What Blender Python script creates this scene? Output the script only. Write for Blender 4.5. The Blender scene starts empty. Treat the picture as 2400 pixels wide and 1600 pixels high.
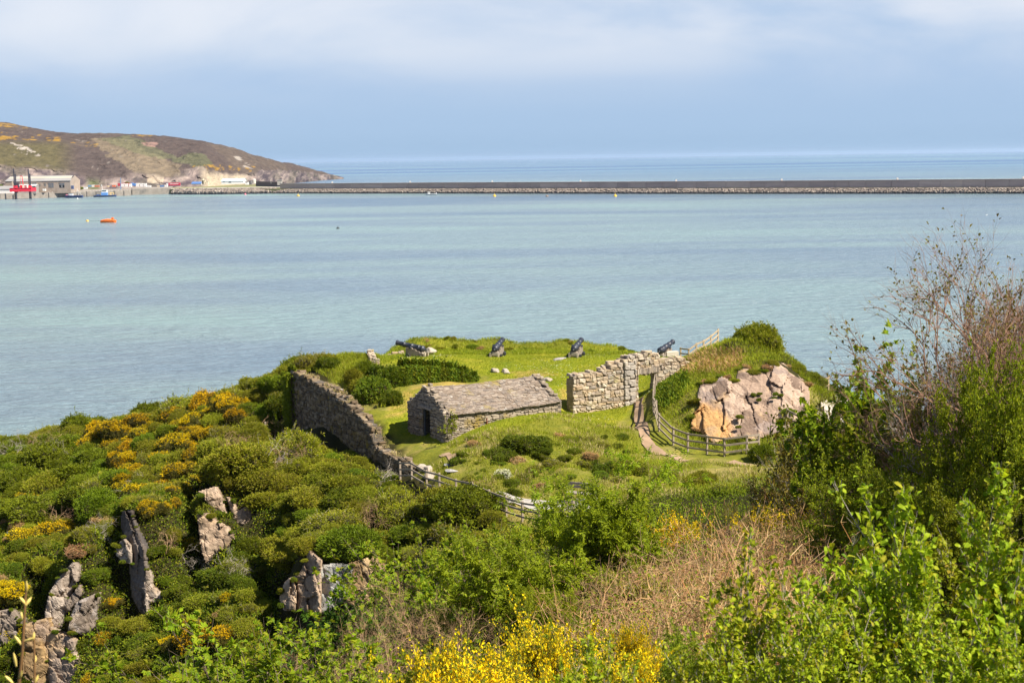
import bpy, bmesh, math, random
import numpy as np
from mathutils import Vector, Matrix

# ------------------------------------------------------------------ camera
R_ = math.radians
F = 3333.0; W0, H0 = 2400.0, 1600.0
CAMZ = 34.0
PITCH = math.atan(429.0 / F)
ROLL = R_(0.85)
cf = np.array([0, math.cos(PITCH), -math.sin(PITCH)])
cu0 = np.array([0, math.sin(PITCH), math.cos(PITCH)])
cr0 = np.array([1.0, 0, 0])
cr = math.cos(ROLL) * cr0 - math.sin(ROLL) * cu0
cu = math.cos(ROLL) * cu0 + math.sin(ROLL) * cr0
scene = bpy.context.scene
col = scene.collection
cam_d = bpy.data.cameras.new("camera"); cam = bpy.data.objects.new("camera", cam_d); col.objects.link(cam)
cam.matrix_world = Matrix(((cr[0], cu[0], -cf[0], 0), (cr[1], cu[1], -cf[1], 0), (cr[2], cu[2], -cf[2], CAMZ), (0, 0, 0, 1)))
cam_d.lens = 50.0; cam_d.sensor_width = 36.0; cam_d.sensor_fit = 'HORIZONTAL'
cam_d.clip_start = 0.1; cam_d.clip_end = 200000
cam_d.dof.use_dof = True; cam_d.dof.focus_distance = 80.0; cam_d.dof.aperture_fstop = 7.0
scene.camera = cam

# ------------------------------------------------------------------ light, sky, exposure
SUN_AZ = (0.90, -0.43)          # horizontal direction towards the sun
SUN_EL = R_(50)
sv = np.array([SUN_AZ[0], SUN_AZ[1], 0]); sv /= np.linalg.norm(sv)
sdir = np.array([sv[0] * math.cos(SUN_EL), sv[1] * math.cos(SUN_EL), math.sin(SUN_EL)])
sun_d = bpy.data.lights.new("sun", 'SUN'); sun = bpy.data.objects.new("sun", sun_d); col.objects.link(sun)
sun_d.energy = 5.0; sun_d.angle = R_(0.5); sun_d.color = (1.0, 0.93, 0.80)
sun.rotation_euler = Vector(sdir).to_track_quat('Z', 'Y').to_euler()
sun.location = (60, -40, 120)
scene.view_settings.view_transform = 'Standard'; scene.view_settings.look = 'None'
scene.view_settings.exposure = 0.95; scene.view_settings.gamma = 1.0
scene.view_settings.use_curve_mapping = False
scene.cycles.max_bounces = 6; scene.cycles.transparent_max_bounces = 4
scene.cycles.volume_bounces = 1

world = bpy.data.worlds.new("World"); scene.world = world; world.use_nodes = True
def sky_world():
    nt = world.node_tree; N = nt.nodes; L = nt.links
    N.clear()
    out = N.new('ShaderNodeOutputWorld'); bg = N.new('ShaderNodeBackground')
    bg.inputs['Strength'].default_value = 0.1
    L.new(bg.outputs[0], out.inputs[0])
    sky = N.new('ShaderNodeTexSky'); sky.sky_type = 'NISHITA'; sky.sun_disc = False
    sky.sun_elevation = SUN_EL; sky.sun_rotation = math.atan2(sdir[0], sdir[1])
    sky.air_density = 1.2; sky.dust_density = 1.0; sky.ozone_density = 1.5
    tc = N.new('ShaderNodeTexCoord')
    sep = N.new('ShaderNodeSeparateXYZ'); L.new(tc.outputs['Generated'], sep.inputs[0])
    # smooth vertical gradient of chosen sky colours, made darker overhead to cut fill light (x10: strength is 0.1)
    ramp = N.new('ShaderNodeValToRGB'); L.new(sep.outputs['Z'], ramp.inputs[0])
    e = ramp.color_ramp.elements
    def c(r, g, b, k=10): return (r * k / 10, g * k / 10, b * k / 10, 1)
    e[0].position = 0.0; e[0].color = c(.192, .302, .445)
    e[1].position = 1.0; e[1].color = c(.07, .105, .19)
    x = e.new(0.020); x.color = c(.212, .322, .480)
    x = e.new(0.055); x.color = c(.216, .315, .480)
    x = e.new(0.10); x.color = c(.25, .335, .48)
    x = e.new(0.26); x.color = c(.11, .155, .26)
    mp = N.new('ShaderNodeMapping'); mp.inputs['Scale'].default_value = (4.2, 4.2, 14); mp.inputs['Location'].default_value = (1.3, 0.2, 0.15)
    L.new(tc.outputs['Generated'], mp.inputs[0])
    nz = N.new('ShaderNodeTexNoise'); nz.inputs['Scale'].default_value = 1.0; nz.inputs['Detail'].default_value = 7.0; nz.inputs['Roughness'].default_value = 0.5
    nz.inputs['Distortion'].default_value = 0.4
    L.new(mp.outputs[0], nz.inputs['Vector'])
    cr_ = N.new('ShaderNodeMapRange'); cr_.inputs[1].default_value = 0.29; cr_.inputs[2].default_value = 0.66; cr_.interpolation_type = 'SMOOTHSTEP'
    L.new(nz.outputs[0], cr_.inputs[0])
    hr = N.new('ShaderNodeMapRange'); hr.inputs[1].default_value = 0.025; hr.inputs[2].default_value = 0.10; hr.interpolation_type = 'SMOOTHSTEP'
    L.new(sep.outputs['Z'], hr.inputs[0])
    mu0 = N.new('ShaderNodeMath'); mu0.operation = 'MULTIPLY'; L.new(cr_.outputs[0], mu0.inputs[0]); L.new(hr.outputs[0], mu0.inputs[1])
    hi = N.new('ShaderNodeMapRange'); hi.inputs[1].default_value = 0.13; hi.inputs[2].default_value = 0.26; hi.inputs[3].default_value = 1.0; hi.inputs[4].default_value = 0.0; hi.interpolation_type = 'SMOOTHSTEP'; L.new(sep.outputs['Z'], hi.inputs[0])  # cloud faded out overhead to cut fill light
    mu = N.new('ShaderNodeMath'); mu.operation = 'MULTIPLY'; L.new(mu0.outputs[0], mu.inputs[0]); L.new(hi.outputs[0], mu.inputs[1])
    m1 = N.new('ShaderNodeMix'); m1.data_type = 'RGBA'
    L.new(mu.outputs[0], m1.inputs['Factor']); L.new(ramp.outputs[0], m1.inputs['A']); m1.inputs['B'].default_value = (.47, .49, .55, 1)
    sc = N.new('ShaderNodeVectorMath'); sc.operation = 'SCALE'; sc.inputs['Scale'].default_value = 8.7
    L.new(m1.outputs['Result'], sc.inputs[0])
    m2 = N.new('ShaderNodeMix'); m2.data_type = 'RGBA'; m2.inputs['Factor'].default_value = 0.90
    L.new(sky.outputs[0], m2.inputs['A']); L.new(sc.outputs[0], m2.inputs['B'])
    L.new(m2.outputs['Result'], bg.inputs['Color'])
sky_world()

# ------------------------------------------------------------------ helpers: projection
def ray(px, py):
    px = np.asarray(px, float); py = np.asarray(py, float)
    return cf + ((px - W0 / 2) / F)[..., None] * cr - ((py - H0 / 2) / F)[..., None] * cu
def P(px, py, Y):
    """the world point seen at (px, py) of the 2400x1600 photograph whose world y is Y"""
    d = ray(px, py); t = np.asarray(Y, float) / d[..., 1]
    return d * t[..., None] + np.array([0, 0, CAMZ])
def Pz(px, py, z):
    d = ray(px, py); t = (z - CAMZ) / d[..., 2]
    return d * t[..., None] + np.array([0, 0, CAMZ])
def proj(p):
    q = np.asarray(p, float) - np.array([0, 0, CAMZ])
    d = q @ cf; d = np.where(np.abs(d) < 1e-6, 1e-6, d)
    return W0 / 2 + F * (q @ cr) / d, H0 / 2 - F * (q @ cu) / d
def inpoly(x, y, poly):
    x = np.asarray(x); y = np.asarray(y); r = np.zeros(x.shape, bool); n = len(poly)
    for i in range(n):
        x0, y0 = poly[i]; x1, y1 = poly[(i + 1) % n]
        if y0 == y1: continue
        c = ((y0 > y) != (y1 > y)) & (x < (x1 - x0) * (y - y0) / (y1 - y0) + x0)
        r ^= c
    return r

# ------------------------------------------------------------------ helpers: noise
def _h(ix, iy, iz, s):
    n = (ix.astype(np.int64) * 374761393 + iy.astype(np.int64) * 668265263 + iz.astype(np.int64) * 2147483647 + s * 974634779) & 0xffffffff
    n = ((n ^ (n >> 13)) * 1274126177) & 0xffffffff
    n = ((n ^ (n >> 15)) * 2246822519) & 0xffffffff
    return ((n ^ (n >> 16)) & 0xffffff) / float(0xffffff)
def vnoise(x, y, z=None, s=0):
    x = np.asarray(x, float); y = np.asarray(y, float); z = np.zeros_like(x) if z is None else np.asarray(z, float)
    ix, iy, iz = np.floor(x), np.floor(y), np.floor(z); fx, fy, fz = x - ix, y - iy, z - iz
    fx = fx * fx * (3 - 2 * fx); fy = fy * fy * (3 - 2 * fy); fz = fz * fz * (3 - 2 * fz)
    r = 0
    for a in (0, 1):
        for b in (0, 1):
            for c in (0, 1):
                w = (fx if a else 1 - fx) * (fy if b else 1 - fy) * (fz if c else 1 - fz)
                r = r + w * _h(ix + a, iy + b, iz + c, s)
    return r * 2 - 1
def fbm(x, y, z=None, o=4, s=0, g=0.5):
    r = 0; a = 1.0; f = 1.0
    for k in range(o):
        r = r + a * vnoise(np.asarray(x) * f, np.asarray(y) * f, None if z is None else np.asarray(z) * f, s + k * 17)
        a *= g; f *= 2.03
    return r
def smooth(a, b, x):
    t = np.clip((np.asarray(x) - a) / (b - a), 0, 1); return t * t * (3 - 2 * t)

# ------------------------------------------------------------------ helpers: objects
def tag(o, label=None, cat=None, group=None, kind=None):
    if label: o['label'] = label
    if cat: o['category'] = cat
    if group: o['group'] = group
    if kind: o['kind'] = kind
    return o
def empty(name, loc, label, cat, group=None, rz=0.0):
    o = bpy.data.objects.new(name, None); col.objects.link(o); o.empty_display_size = 0.3
    o.location = tuple(float(v) for v in loc); o.rotation_euler = (0, 0, rz)
    return tag(o, label, cat, group)
def mesh(name, V, Fs, mats, mi=None, smoothf=False, attr=None):
    """Fs: list of (M,k) int arrays"""
    me = bpy.data.meshes.new(name)
    V = np.asarray(V, np.float32)
    me.vertices.add(len(V)); me.vertices.foreach_set('co', V.ravel())
    if isinstance(Fs, np.ndarray): Fs = [Fs]
    Fs = [np.asarray(f, np.int32) for f in Fs if len(f)]
    tot = np.concatenate([np.full(len(f), f.shape[1], np.int32) for f in Fs]); idx = np.concatenate([f.ravel() for f in Fs])
    st = np.concatenate([[0], np.cumsum(tot)[:-1]]).astype(np.int32)
    me.loops.add(len(idx)); me.loops.foreach_set('vertex_index', idx)
    me.polygons.add(len(tot)); me.polygons.foreach_set('loop_start', st); me.polygons.foreach_set('loop_total', tot)
    if mi is not None: me.polygons.foreach_set('material_index', np.asarray(mi, np.int32))
    me.polygons.foreach_set('use_smooth', np.full(len(tot), bool(smoothf)))
    for m in (mats if isinstance(mats, (list, tuple)) else [mats]): me.materials.append(m)
    if attr is not None:
        a = me.color_attributes.new('tint', 'FLOAT_COLOR', 'POINT')
        c4 = np.ones((len(V), 4), np.float32); c4[:, :3] = attr
        a.data.foreach_set('color', c4.ravel())
    me.update(calc_edges=True); me.validate()
    return me
def obj(name, me, parent=None, loc=None):
    o = bpy.data.objects.new(name, me); col.objects.link(o)
    if parent is not None: o.parent = parent
    if loc is not None: o.location = tuple(float(v) for v in loc)
    return o
class MB:
    """collects simple solids into one mesh"""
    def __init__(s): s.V = []; s.F3 = []; s.F4 = []; s.n = 0
    def add(s, V, F):
        V = np.asarray(V, float); F = np.asarray(F, int) + s.n
        s.V.append(V); (s.F3 if F.shape[1] == 3 else s.F4).append(F); s.n += len(V)
    def box(s, c, size, rz=0.0, M=None, jit=0.0, rng=None):
        h = np.array(size, float) / 2
        v = np.array([[x, y, z] for z in (-1, 1) for y in (-1, 1) for x in (-1, 1)], float) * h
        if jit: v = v + rng.uniform(-jit, jit, v.shape)
        if M is not None: v = v @ np.asarray(M).T
        elif rz:
            ca, sa = math.cos(rz), math.sin(rz); v = v @ np.array([[ca, sa, 0], [-sa, ca, 0], [0, 0, 1]])
        s.add(v + np.asarray(c, float), [[0, 2, 3, 1], [4, 5, 7, 6], [0, 1, 5, 4], [2, 6, 7, 3], [0, 4, 6, 2], [1, 3, 7, 5]])
    def beam(s, a, b, w, h, up=(0, 0, 1)):
        a = np.asarray(a, float); b = np.asarray(b, float); d = b - a; L = np.linalg.norm(d); d = d / L
        u = np.asarray(up, float); sd = np.cross(u, d); sd /= np.linalg.norm(sd); u = np.cross(d, sd)
        s.box((a + b) / 2, (L, w, h), M=np.stack([d, sd, u], 1))
    def tube(s, pts, rad, n=8, cap=True):
        pts = np.asarray(pts, float); rad = np.broadcast_to(np.asarray(rad, float), (len(pts),))
        ring = []; up = np.array([0.13, 0.31, 0.94])
        for i in range(len(pts)):
            d = pts[min(i + 1, len(pts) - 1)] - pts[max(i - 1, 0)]; d = d / (np.linalg.norm(d) + 1e-9)
            a = np.cross(up, d); a /= (np.linalg.norm(a) + 1e-9); b = np.cross(d, a)
            t = np.linspace(0, 2 * math.pi, n, endpoint=False)
            ring.append(pts[i] + rad[i] * (np.cos(t)[:, None] * a + np.sin(t)[:, None] * b))
        V = np.concatenate(ring); Fq = []
        for i in range(len(pts) - 1):
            for k in range(n):
                Fq.append([i * n + k, i * n + (k + 1) % n, (i + 1) * n + (k + 1) % n, (i + 1) * n + k])
        base = s.n; s.add(V, Fq)
        if cap:
            for i, sgn in ((0, -1), (len(pts) - 1, 1)):
                V2 = np.concatenate([[pts[i]], ring[i]])
                f = [[0, 1 + k, 1 + (k + 1) % n] if sgn > 0 else [0, 1 + (k + 1) % n, 1 + k] for k in range(n)]
                s.add(V2, f)
    def build(s, name, mat, parent=None, smoothf=False):
        me = mesh(name, np.concatenate(s.V), [np.concatenate(x) for x in (s.F3, s.F4) if x], mat, smoothf=smoothf)
        return obj(name, me, parent)
def copy_tree(o, parent=None):
    c = o.copy(); col.objects.link(c); c.parent = parent
    for ch in o.children: copy_tree(ch, c)
    return c

# ------------------------------------------------------------------ materials
class NT:
    def __init__(s, name):
        s.m = bpy.data.materials.new(name); s.m.use_nodes = True; s.t = s.m.node_tree; s.N = s.t.nodes; s.L = s.t.links
        s.N.clear(); s.out = s.N.new('ShaderNodeOutputMaterial')
    def n(s, t, **kw):
        x = s.N.new(t)
        for k, v in kw.items(): setattr(x, k, v)
        return x
    def link(s, a, b): s.L.new(a, b)
    def coord(s, kind='Object', scale=(1, 1, 1)):
        tc = s.n('ShaderNodeTexCoord'); mp = s.n('ShaderNodeMapping'); mp.inputs['Scale'].default_value = scale
        s.link(tc.outputs[kind], mp.inputs[0]); return mp.outputs[0]
    def pos(s, scale=(1, 1, 1)):
        g = s.n('ShaderNodeNewGeometry'); mp = s.n('ShaderNodeMapping'); mp.inputs['Scale'].default_value = scale
        s.link(g.outputs['Position'], mp.inputs[0]); return mp.outputs[0]
    def noise(s, v, scale, detail=4, rough=0.55, dist=0.0):
        x = s.n('ShaderNodeTexNoise'); x.inputs['Scale'].default_value = scale; x.inputs['Detail'].default_value = detail
        x.inputs['Roughness'].default_value = rough; x.inputs['Distortion'].default_value = dist; s.link(v, x.inputs['Vector']); return x.outputs[0]
    def ramp(s, f, stops, interp='LINEAR'):
        r = s.n('ShaderNodeValToRGB'); s.link(f, r.inputs[0]); e = r.color_ramp.elements; r.color_ramp.interpolation = interp
        while len(e) < len(stops): e.new(0.5)
        for i, (p, c) in enumerate(stops):
            e[i].position = p; e[i].color = (c[0], c[1], c[2], 1)
        return r.outputs[0]
    def mix(s, f, a, b, mode='MIX'):
        m = s.n('ShaderNodeMix', data_type='RGBA', blend_type=mode)
        for k, v in (('Factor', f), ('A', a), ('B', b)):
            if isinstance(v, (int, float)): m.inputs[k].default_value = v
            elif isinstance(v, tuple): m.inputs[k].default_value = (v[0], v[1], v[2], 1)
            else: s.link(v, m.inputs[k])
        return m.outputs['Result']
    def math(s, op, a, b=0.0):
        m = s.n('ShaderNodeMath', operation=op)
        for i, v in enumerate((a, b)):
            if isinstance(v, (int, float)): m.inputs[i].default_value = v
            else: s.link(v, m.inputs[i])
        return m.outputs[0]
    def rng(s, v, a, b, c=0.0, d=1.0):
        m = s.n('ShaderNodeMapRange'); s.link(v, m.inputs[0])
        for i, x in enumerate((a, b, c, d)): m.inputs[i + 1].default_value = x
        return m.outputs[0]
    def island(s):
        return s.n('ShaderNodeNewGeometry').outputs['Random Per Island']
    def objrand(s):
        return s.n('ShaderNodeObjectInfo').outputs['Random']
    def tint(s):
        a = s.n('ShaderNodeVertexColor'); a.layer_name = 'tint'; return a.outputs[0]
    def bump(s, h, strength=0.5, dist=0.05):
        b = s.n('ShaderNodeBump'); b.inputs['Strength'].default_value = strength; b.inputs['Distance'].default_value = dist
        s.link(h, b.inputs['Height']); return b.outputs[0]
    def bsdf(s, colr, rough=0.9, spec=0.2, normal=None, metal=0.0):
        p = s.n('ShaderNodeBsdfPrincipled')
        if isinstance(colr, tuple): p.inputs['Base Color'].default_value = (*colr[:3], 1)
        else: s.link(colr, p.inputs['Base Color'])
        if isinstance(rough, (int, float)): p.inputs['Roughness'].default_value = rough
        else: s.link(rough, p.inputs['Roughness'])
        p.inputs['Specular IOR Level'].default_value = spec; p.inputs['Metallic'].default_value = metal
        if normal is not None: s.link(normal, p.inputs['Normal'])
        s.link(p.outputs[0], s.out.inputs[0]); return p
def flat(name, c, rough=0.7, var=0.25, scale=3.0, spec=0.3, metal=0.0, bump=0.0):
    t = NT(name); v = t.coord('Object'); n = t.noise(v, scale, 5, 0.6)
    lo = tuple(x * (1 - var) for x in c); hi = tuple(min(1, x * (1 + var)) for x in c)
    cc = t.ramp(n, [(0.25, lo), (0.75, hi)])
    t.bsdf(cc, rough, spec, t.bump(t.noise(v, scale * 4, 4), bump, 0.02) if bump else None, metal); return t.m
def leafmat(name, cols, trans=0.30, rough=0.5, spec=0.2, big=0.35, hue=None):
    """leaf colours chosen per leaf and per plant; part of the light passes through the blade"""
    t = NT(name)
    a = t.ramp(t.island(), [(i / max(1, len(cols) - 1), c) for i, c in enumerate(cols)])
    n = t.noise(t.pos(), big, 3, 0.6)
    a = t.mix(t.rng(n, 0.3, 0.7), t.mix(1.0, a, (0.72, 0.74, 0.7), 'MULTIPLY'), t.mix(1.0, a, (1.15, 1.12, 1.0), 'MULTIPLY'))
    hs = t.n('ShaderNodeHueSaturation'); t.link(a, hs.inputs['Color'])
    t.link(t.rng(t.objrand(), 0, 1, 0.485, 0.515), hs.inputs['Hue']); t.link(t.rng(t.objrand(), 0, 1, 0.85, 1.18), hs.inputs['Value'])
    a = hs.outputs[0]
    p = t.bsdf(a, max(rough, .5), min(spec, .10))
    tr = t.n('ShaderNodeBsdfTranslucent'); t.link(t.mix(1.0, a, (1.25, 1.2, 0.6), 'MULTIPLY'), tr.inputs[0])
    mx = t.n('ShaderNodeMixShader'); mx.inputs[0].default_value = trans
    t.link(p.outputs[0], mx.inputs[1]); t.link(tr.outputs[0], mx.inputs[2]); t.link(mx.outputs[0], t.out.inputs[0])
    return t.m
def stonemat(name, cols, lichen=None, sc=4.0, patch=None):
    t = NT(name); v = t.coord('Object')
    a = t.ramp(t.island(), [(i / max(1, len(cols) - 1), c) for i, c in enumerate(cols)])
    n = t.noise(v, sc * 3, 6, 0.65)
    a = t.mix(t.rng(n, 0.35, 0.7), t.mix(1.0, a, (0.70, 0.68, 0.66), 'MULTIPLY'), a)
    if lichen:
        m = t.rng(t.noise(v, sc * 0.35, 6, 0.7), 0.56, 0.66); a = t.mix(m, a, lichen)
    if patch:
        m = t.rng(t.noise(v, sc * 1.9, 5, 0.7), 0.62, 0.68); a = t.mix(m, a, patch)
    t.bsdf(a, 0.95, 0.1, t.bump(n, 0.6, 0.03)); return t.m
# ------------------------------------------------------------------ water
def water_mat():
    t = NT('sea_water'); p = t.pos()
    big = t.noise(t.pos((0.0016, 0.0046, 1)), 1.0, 3, 0.5, 0.5)
    mid = t.noise(t.pos((0.006, 0.022, 1)), 1.0, 4, 0.55, 0.3)
    far = t.noise(t.pos((0.00012, 0.0011, 1)), 1.0, 3, 0.6)
    k = t.math('ADD', t.math('MULTIPLY', big, 0.65), t.math('MULTIPLY', mid, 0.35))
    c = t.ramp(k, [(0.36, (0.108, 0.172, 0.245)), (0.46, (0.160, 0.224, 0.275)), (0.55, (0.198, 0.280, 0.295)), (0.66, (0.225, 0.345, 0.335))])
    sepn = t.n('ShaderNodeSeparateXYZ'); t.link(p, sepn.inputs[0])
    fm = t.rng(sepn.outputs[1], 1500, 3500)
    c2 = t.ramp(far, [(0.38, (0.045, 0.115, 0.27)), (0.52, (0.11, 0.205, 0.31)), (0.64, (0.19, 0.32, 0.35))])
    c = t.mix(fm, c, c2)
    w1 = t.noise(t.pos((0.5, 1.0, 1)), 1.0, 5, 0.65, 0.3)
    w2 = t.noise(t.pos((0.10, 0.26, 1)), 1.0, 3, 0.6, 0.2)
    hgt = t.math('ADD', t.math('MULTIPLY', w1, 0.45), t.math('MULTIPLY', w2, 1.3))
    ps = t.bsdf(c, 0.22, 0.5, t.bump(hgt, 1.0, 2.2)); ps.inputs['IOR'].default_value = 1.33
    return t.m
S = 60000.0
xs = [-S, -6000, -1500, -300, 0, 300, 1500, 6000, S]; ys = [-600, 0, 150, 400, 900, 2000, 6000, 25000, S]
V = [(x, y, 0) for y in ys for x in xs]; n = len(xs)
Fq = np.array([[j * n + i, j * n + i + 1, (j + 1) * n + i + 1, (j + 1) * n + i] for j in range(len(ys) - 1) for i in range(n - 1)])
tag(obj('water', mesh('water', V, Fq, water_mat())), kind='structure')

# ------------------------------------------------------------------ near terrain (headland with the fort + the slope the camera stands on)
CP = []   # control points in pixels + distance
def cp(*rows):
    for px, py, Y, dz in [(r + (0,))[:4] for r in rows]:
        q = P(px, py, Y); CP.append((q[0], q[1], q[2] + dz))
cp((1168, 835, 112.5), (968, 838, 112.5), (1353, 838, 111.2), (1555, 836, 111), (1450, 828, 113), (1050, 828, 114), (1250, 822, 115),
   (1000, 822, 115), (1200, 870, 105), (1000, 852, 106), (1100, 862, 105.5), (1350, 862, 105), (1420, 850, 107),
   (1000, 905, 99), (1100, 900, 100.5), (940, 930, 96), (930, 960, 93), (905, 985, 91), (1250, 880, 103), (1320, 900, 99), (1310, 945, 94.5),
   (1470, 953, 96.5), (1400, 962, 95), (1330, 970, 94), (1500, 890, 102), (1510, 930, 99),
   (955, 1015, 90.2), (1045, 1043, 86), (1000, 1030, 87), (1180, 990, 86.5), (1280, 962, 90.5), (1110, 1015, 85.0), (1400, 980, 91), (1250, 1030, 83), (1250, 1080, 79),
   (1400, 1040, 84), (1250, 1140, 76), (1330, 1100, 77), (1180, 1120, 76.5), (1100, 1060, 80.5), (1020, 1060, 83), (1060, 1090, 79.5),
   (1120, 1140, 76), (1200, 1170, 74), (1290, 1180, 73.5), (1400, 1150, 74.5), (1030, 1140, 78), (1107, 1173, 75), (1187, 1212, 72), (1255, 1228, 70.5),
   (1500, 1000, 91), (1505, 1035, 86), (1540, 1060, 83.5), (1610, 1075, 81.5), (1750, 1090, 79.5), (1850, 1090, 79),
   (1545, 1018, 87), (1612, 1051, 84), (1698, 1065, 82.5), (1750, 1066, 82),
   (1650, 1020, 86), (1800, 1030, 85), (1700, 1035, 84.8), (1640, 905, 90), (1720, 865, 92.5), (1830, 850, 92.5), (1880, 890, 91), (1905, 950, 89), (1900, 1005, 86.5),
   (1620, 960, 88), (1780, 790, 98), (1700, 805, 97), (1650, 815, 99), (1620, 855, 98), (1560, 900, 94), (1560, 960, 90), (1840, 830, 97), (1870, 880, 95),
   (1930, 920, 93), (1960, 935, 92), (1614, 851, 103), (1683, 806, 106), (1649, 830, 105), (1590, 845, 108),
   (870, 842, 112), (930, 806, 119), (800, 838, 108), (700, 850, 106, -1), (600, 880, 108, -1), (500, 915, 110, -1), (350, 955, 115, -1),
   (200, 985, 120, -1), (0, 1008, 128, -1), (-150, 1030, 131, -1), (850, 900, 101), (800, 872, 104), (760, 900, 100), (890, 940, 95),
   (690, 995, 97), (830, 1062, 88), (960, 1110, 81), (620, 960, 97, -.7), (500, 1000, 98, -1), (400, 1050, 97, -1), (200, 1080, 102, -1), (0, 1100, 106, -1),
   (600, 1050, 88, -1), (750, 1090, 83, -1), (870, 1130, 79, -1), (950, 1170, 75.5, -1), (1080, 1220, 70.5, -1), (900, 1250, 72.5, -1),
   (750, 1200, 76, -1), (600, 1150, 81, -1), (850, 1320, 70, -.8), 
   (600, 1400, 71), (300, 1200, 86, -1), (100, 1250, 86, -1), (0, 1350, 82, -.5), (300, 1500, 73.5, -.5),
   (450, 1520, 71, -1), (600, 1550, 66, -1))
CP += [(x, 122.5, 14.5) for x in (-8, 0, 8, 16)] + [(x, 129, 4) for x in (-8, 2, 12, 22)] + [(x, 140, -4) for x in (-40, -20, 0, 20, 40, 60)]
CP += [(-14, 119, 13), (-16, 126, 4), (-24, 120, 10), (-27, 128, 2), (-34, 124, 7.5), (-37, 132, -1), (-47, 134, 4), (-52, 140, -4), (-60, 120, 3), (-66, 110, -3), (-60, 95, 2), (-70, 80, -4), (-52, 84, 6)]
CP += [(17, 106, 17.5), (17, 115, 8), (24, 103, 14), (30, 100, 13), (24, 112, 3), (36, 108, 2), (45, 100, 3), (36, 92, 15), (50, 88, 12), (34, 84, 17), (46, 76, 18), (56, 80, 12)]
# the slope below the camera, and the cove on the left
CP += [(0, 0, 32.3), (0, 8, 29.7), (3, 8, 30.2), (0.3, 18, 26.3), (5, 16, 27.7), (9, 24, 25.6), (1.5, 38, 21.3), (0, 50, 18.3), (0.5, 62, 16.4), (3.5, 30, 23.9), (6.3, 38, 22.6),
       (8.3, 42, 21.0), (9, 60, 17.4), (12, 50, 19.2), (13.2, 40, 22.3), (18, 50, 21.5), (20, 40, 25.5), (25, 60, 20.2), (30, 50, 26), (20, 70, 18.5), (28, 75, 17.5), (12, 8, 30.3), (20, 20, 32), (40, 40, 30), (50, 60, 24),
       (50, 10, 36), (20, -6, 35), (0, -8, 35), (-20, -8, 32), (-5, 8, 27.2), (-4, 20, 23.6), (-8, 20, 19.5), (-4, 35, 19.6), (-8, 35, 16.5), (-12, 38, 12), (-5, 50, 15.2), (-12, 50, 9), (-7, 62, 11.8), (-14, 62, 7), (-25, 50, 3),
       (-25, 30, 8), (-22, 12, 20), (-40, 40, -2), (-45, 0, 16), (-45, 20, 4), (-30, 64, 3), (-45, 66, 1), (-22, 66, 5), (-60, 55, -4)]

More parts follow.
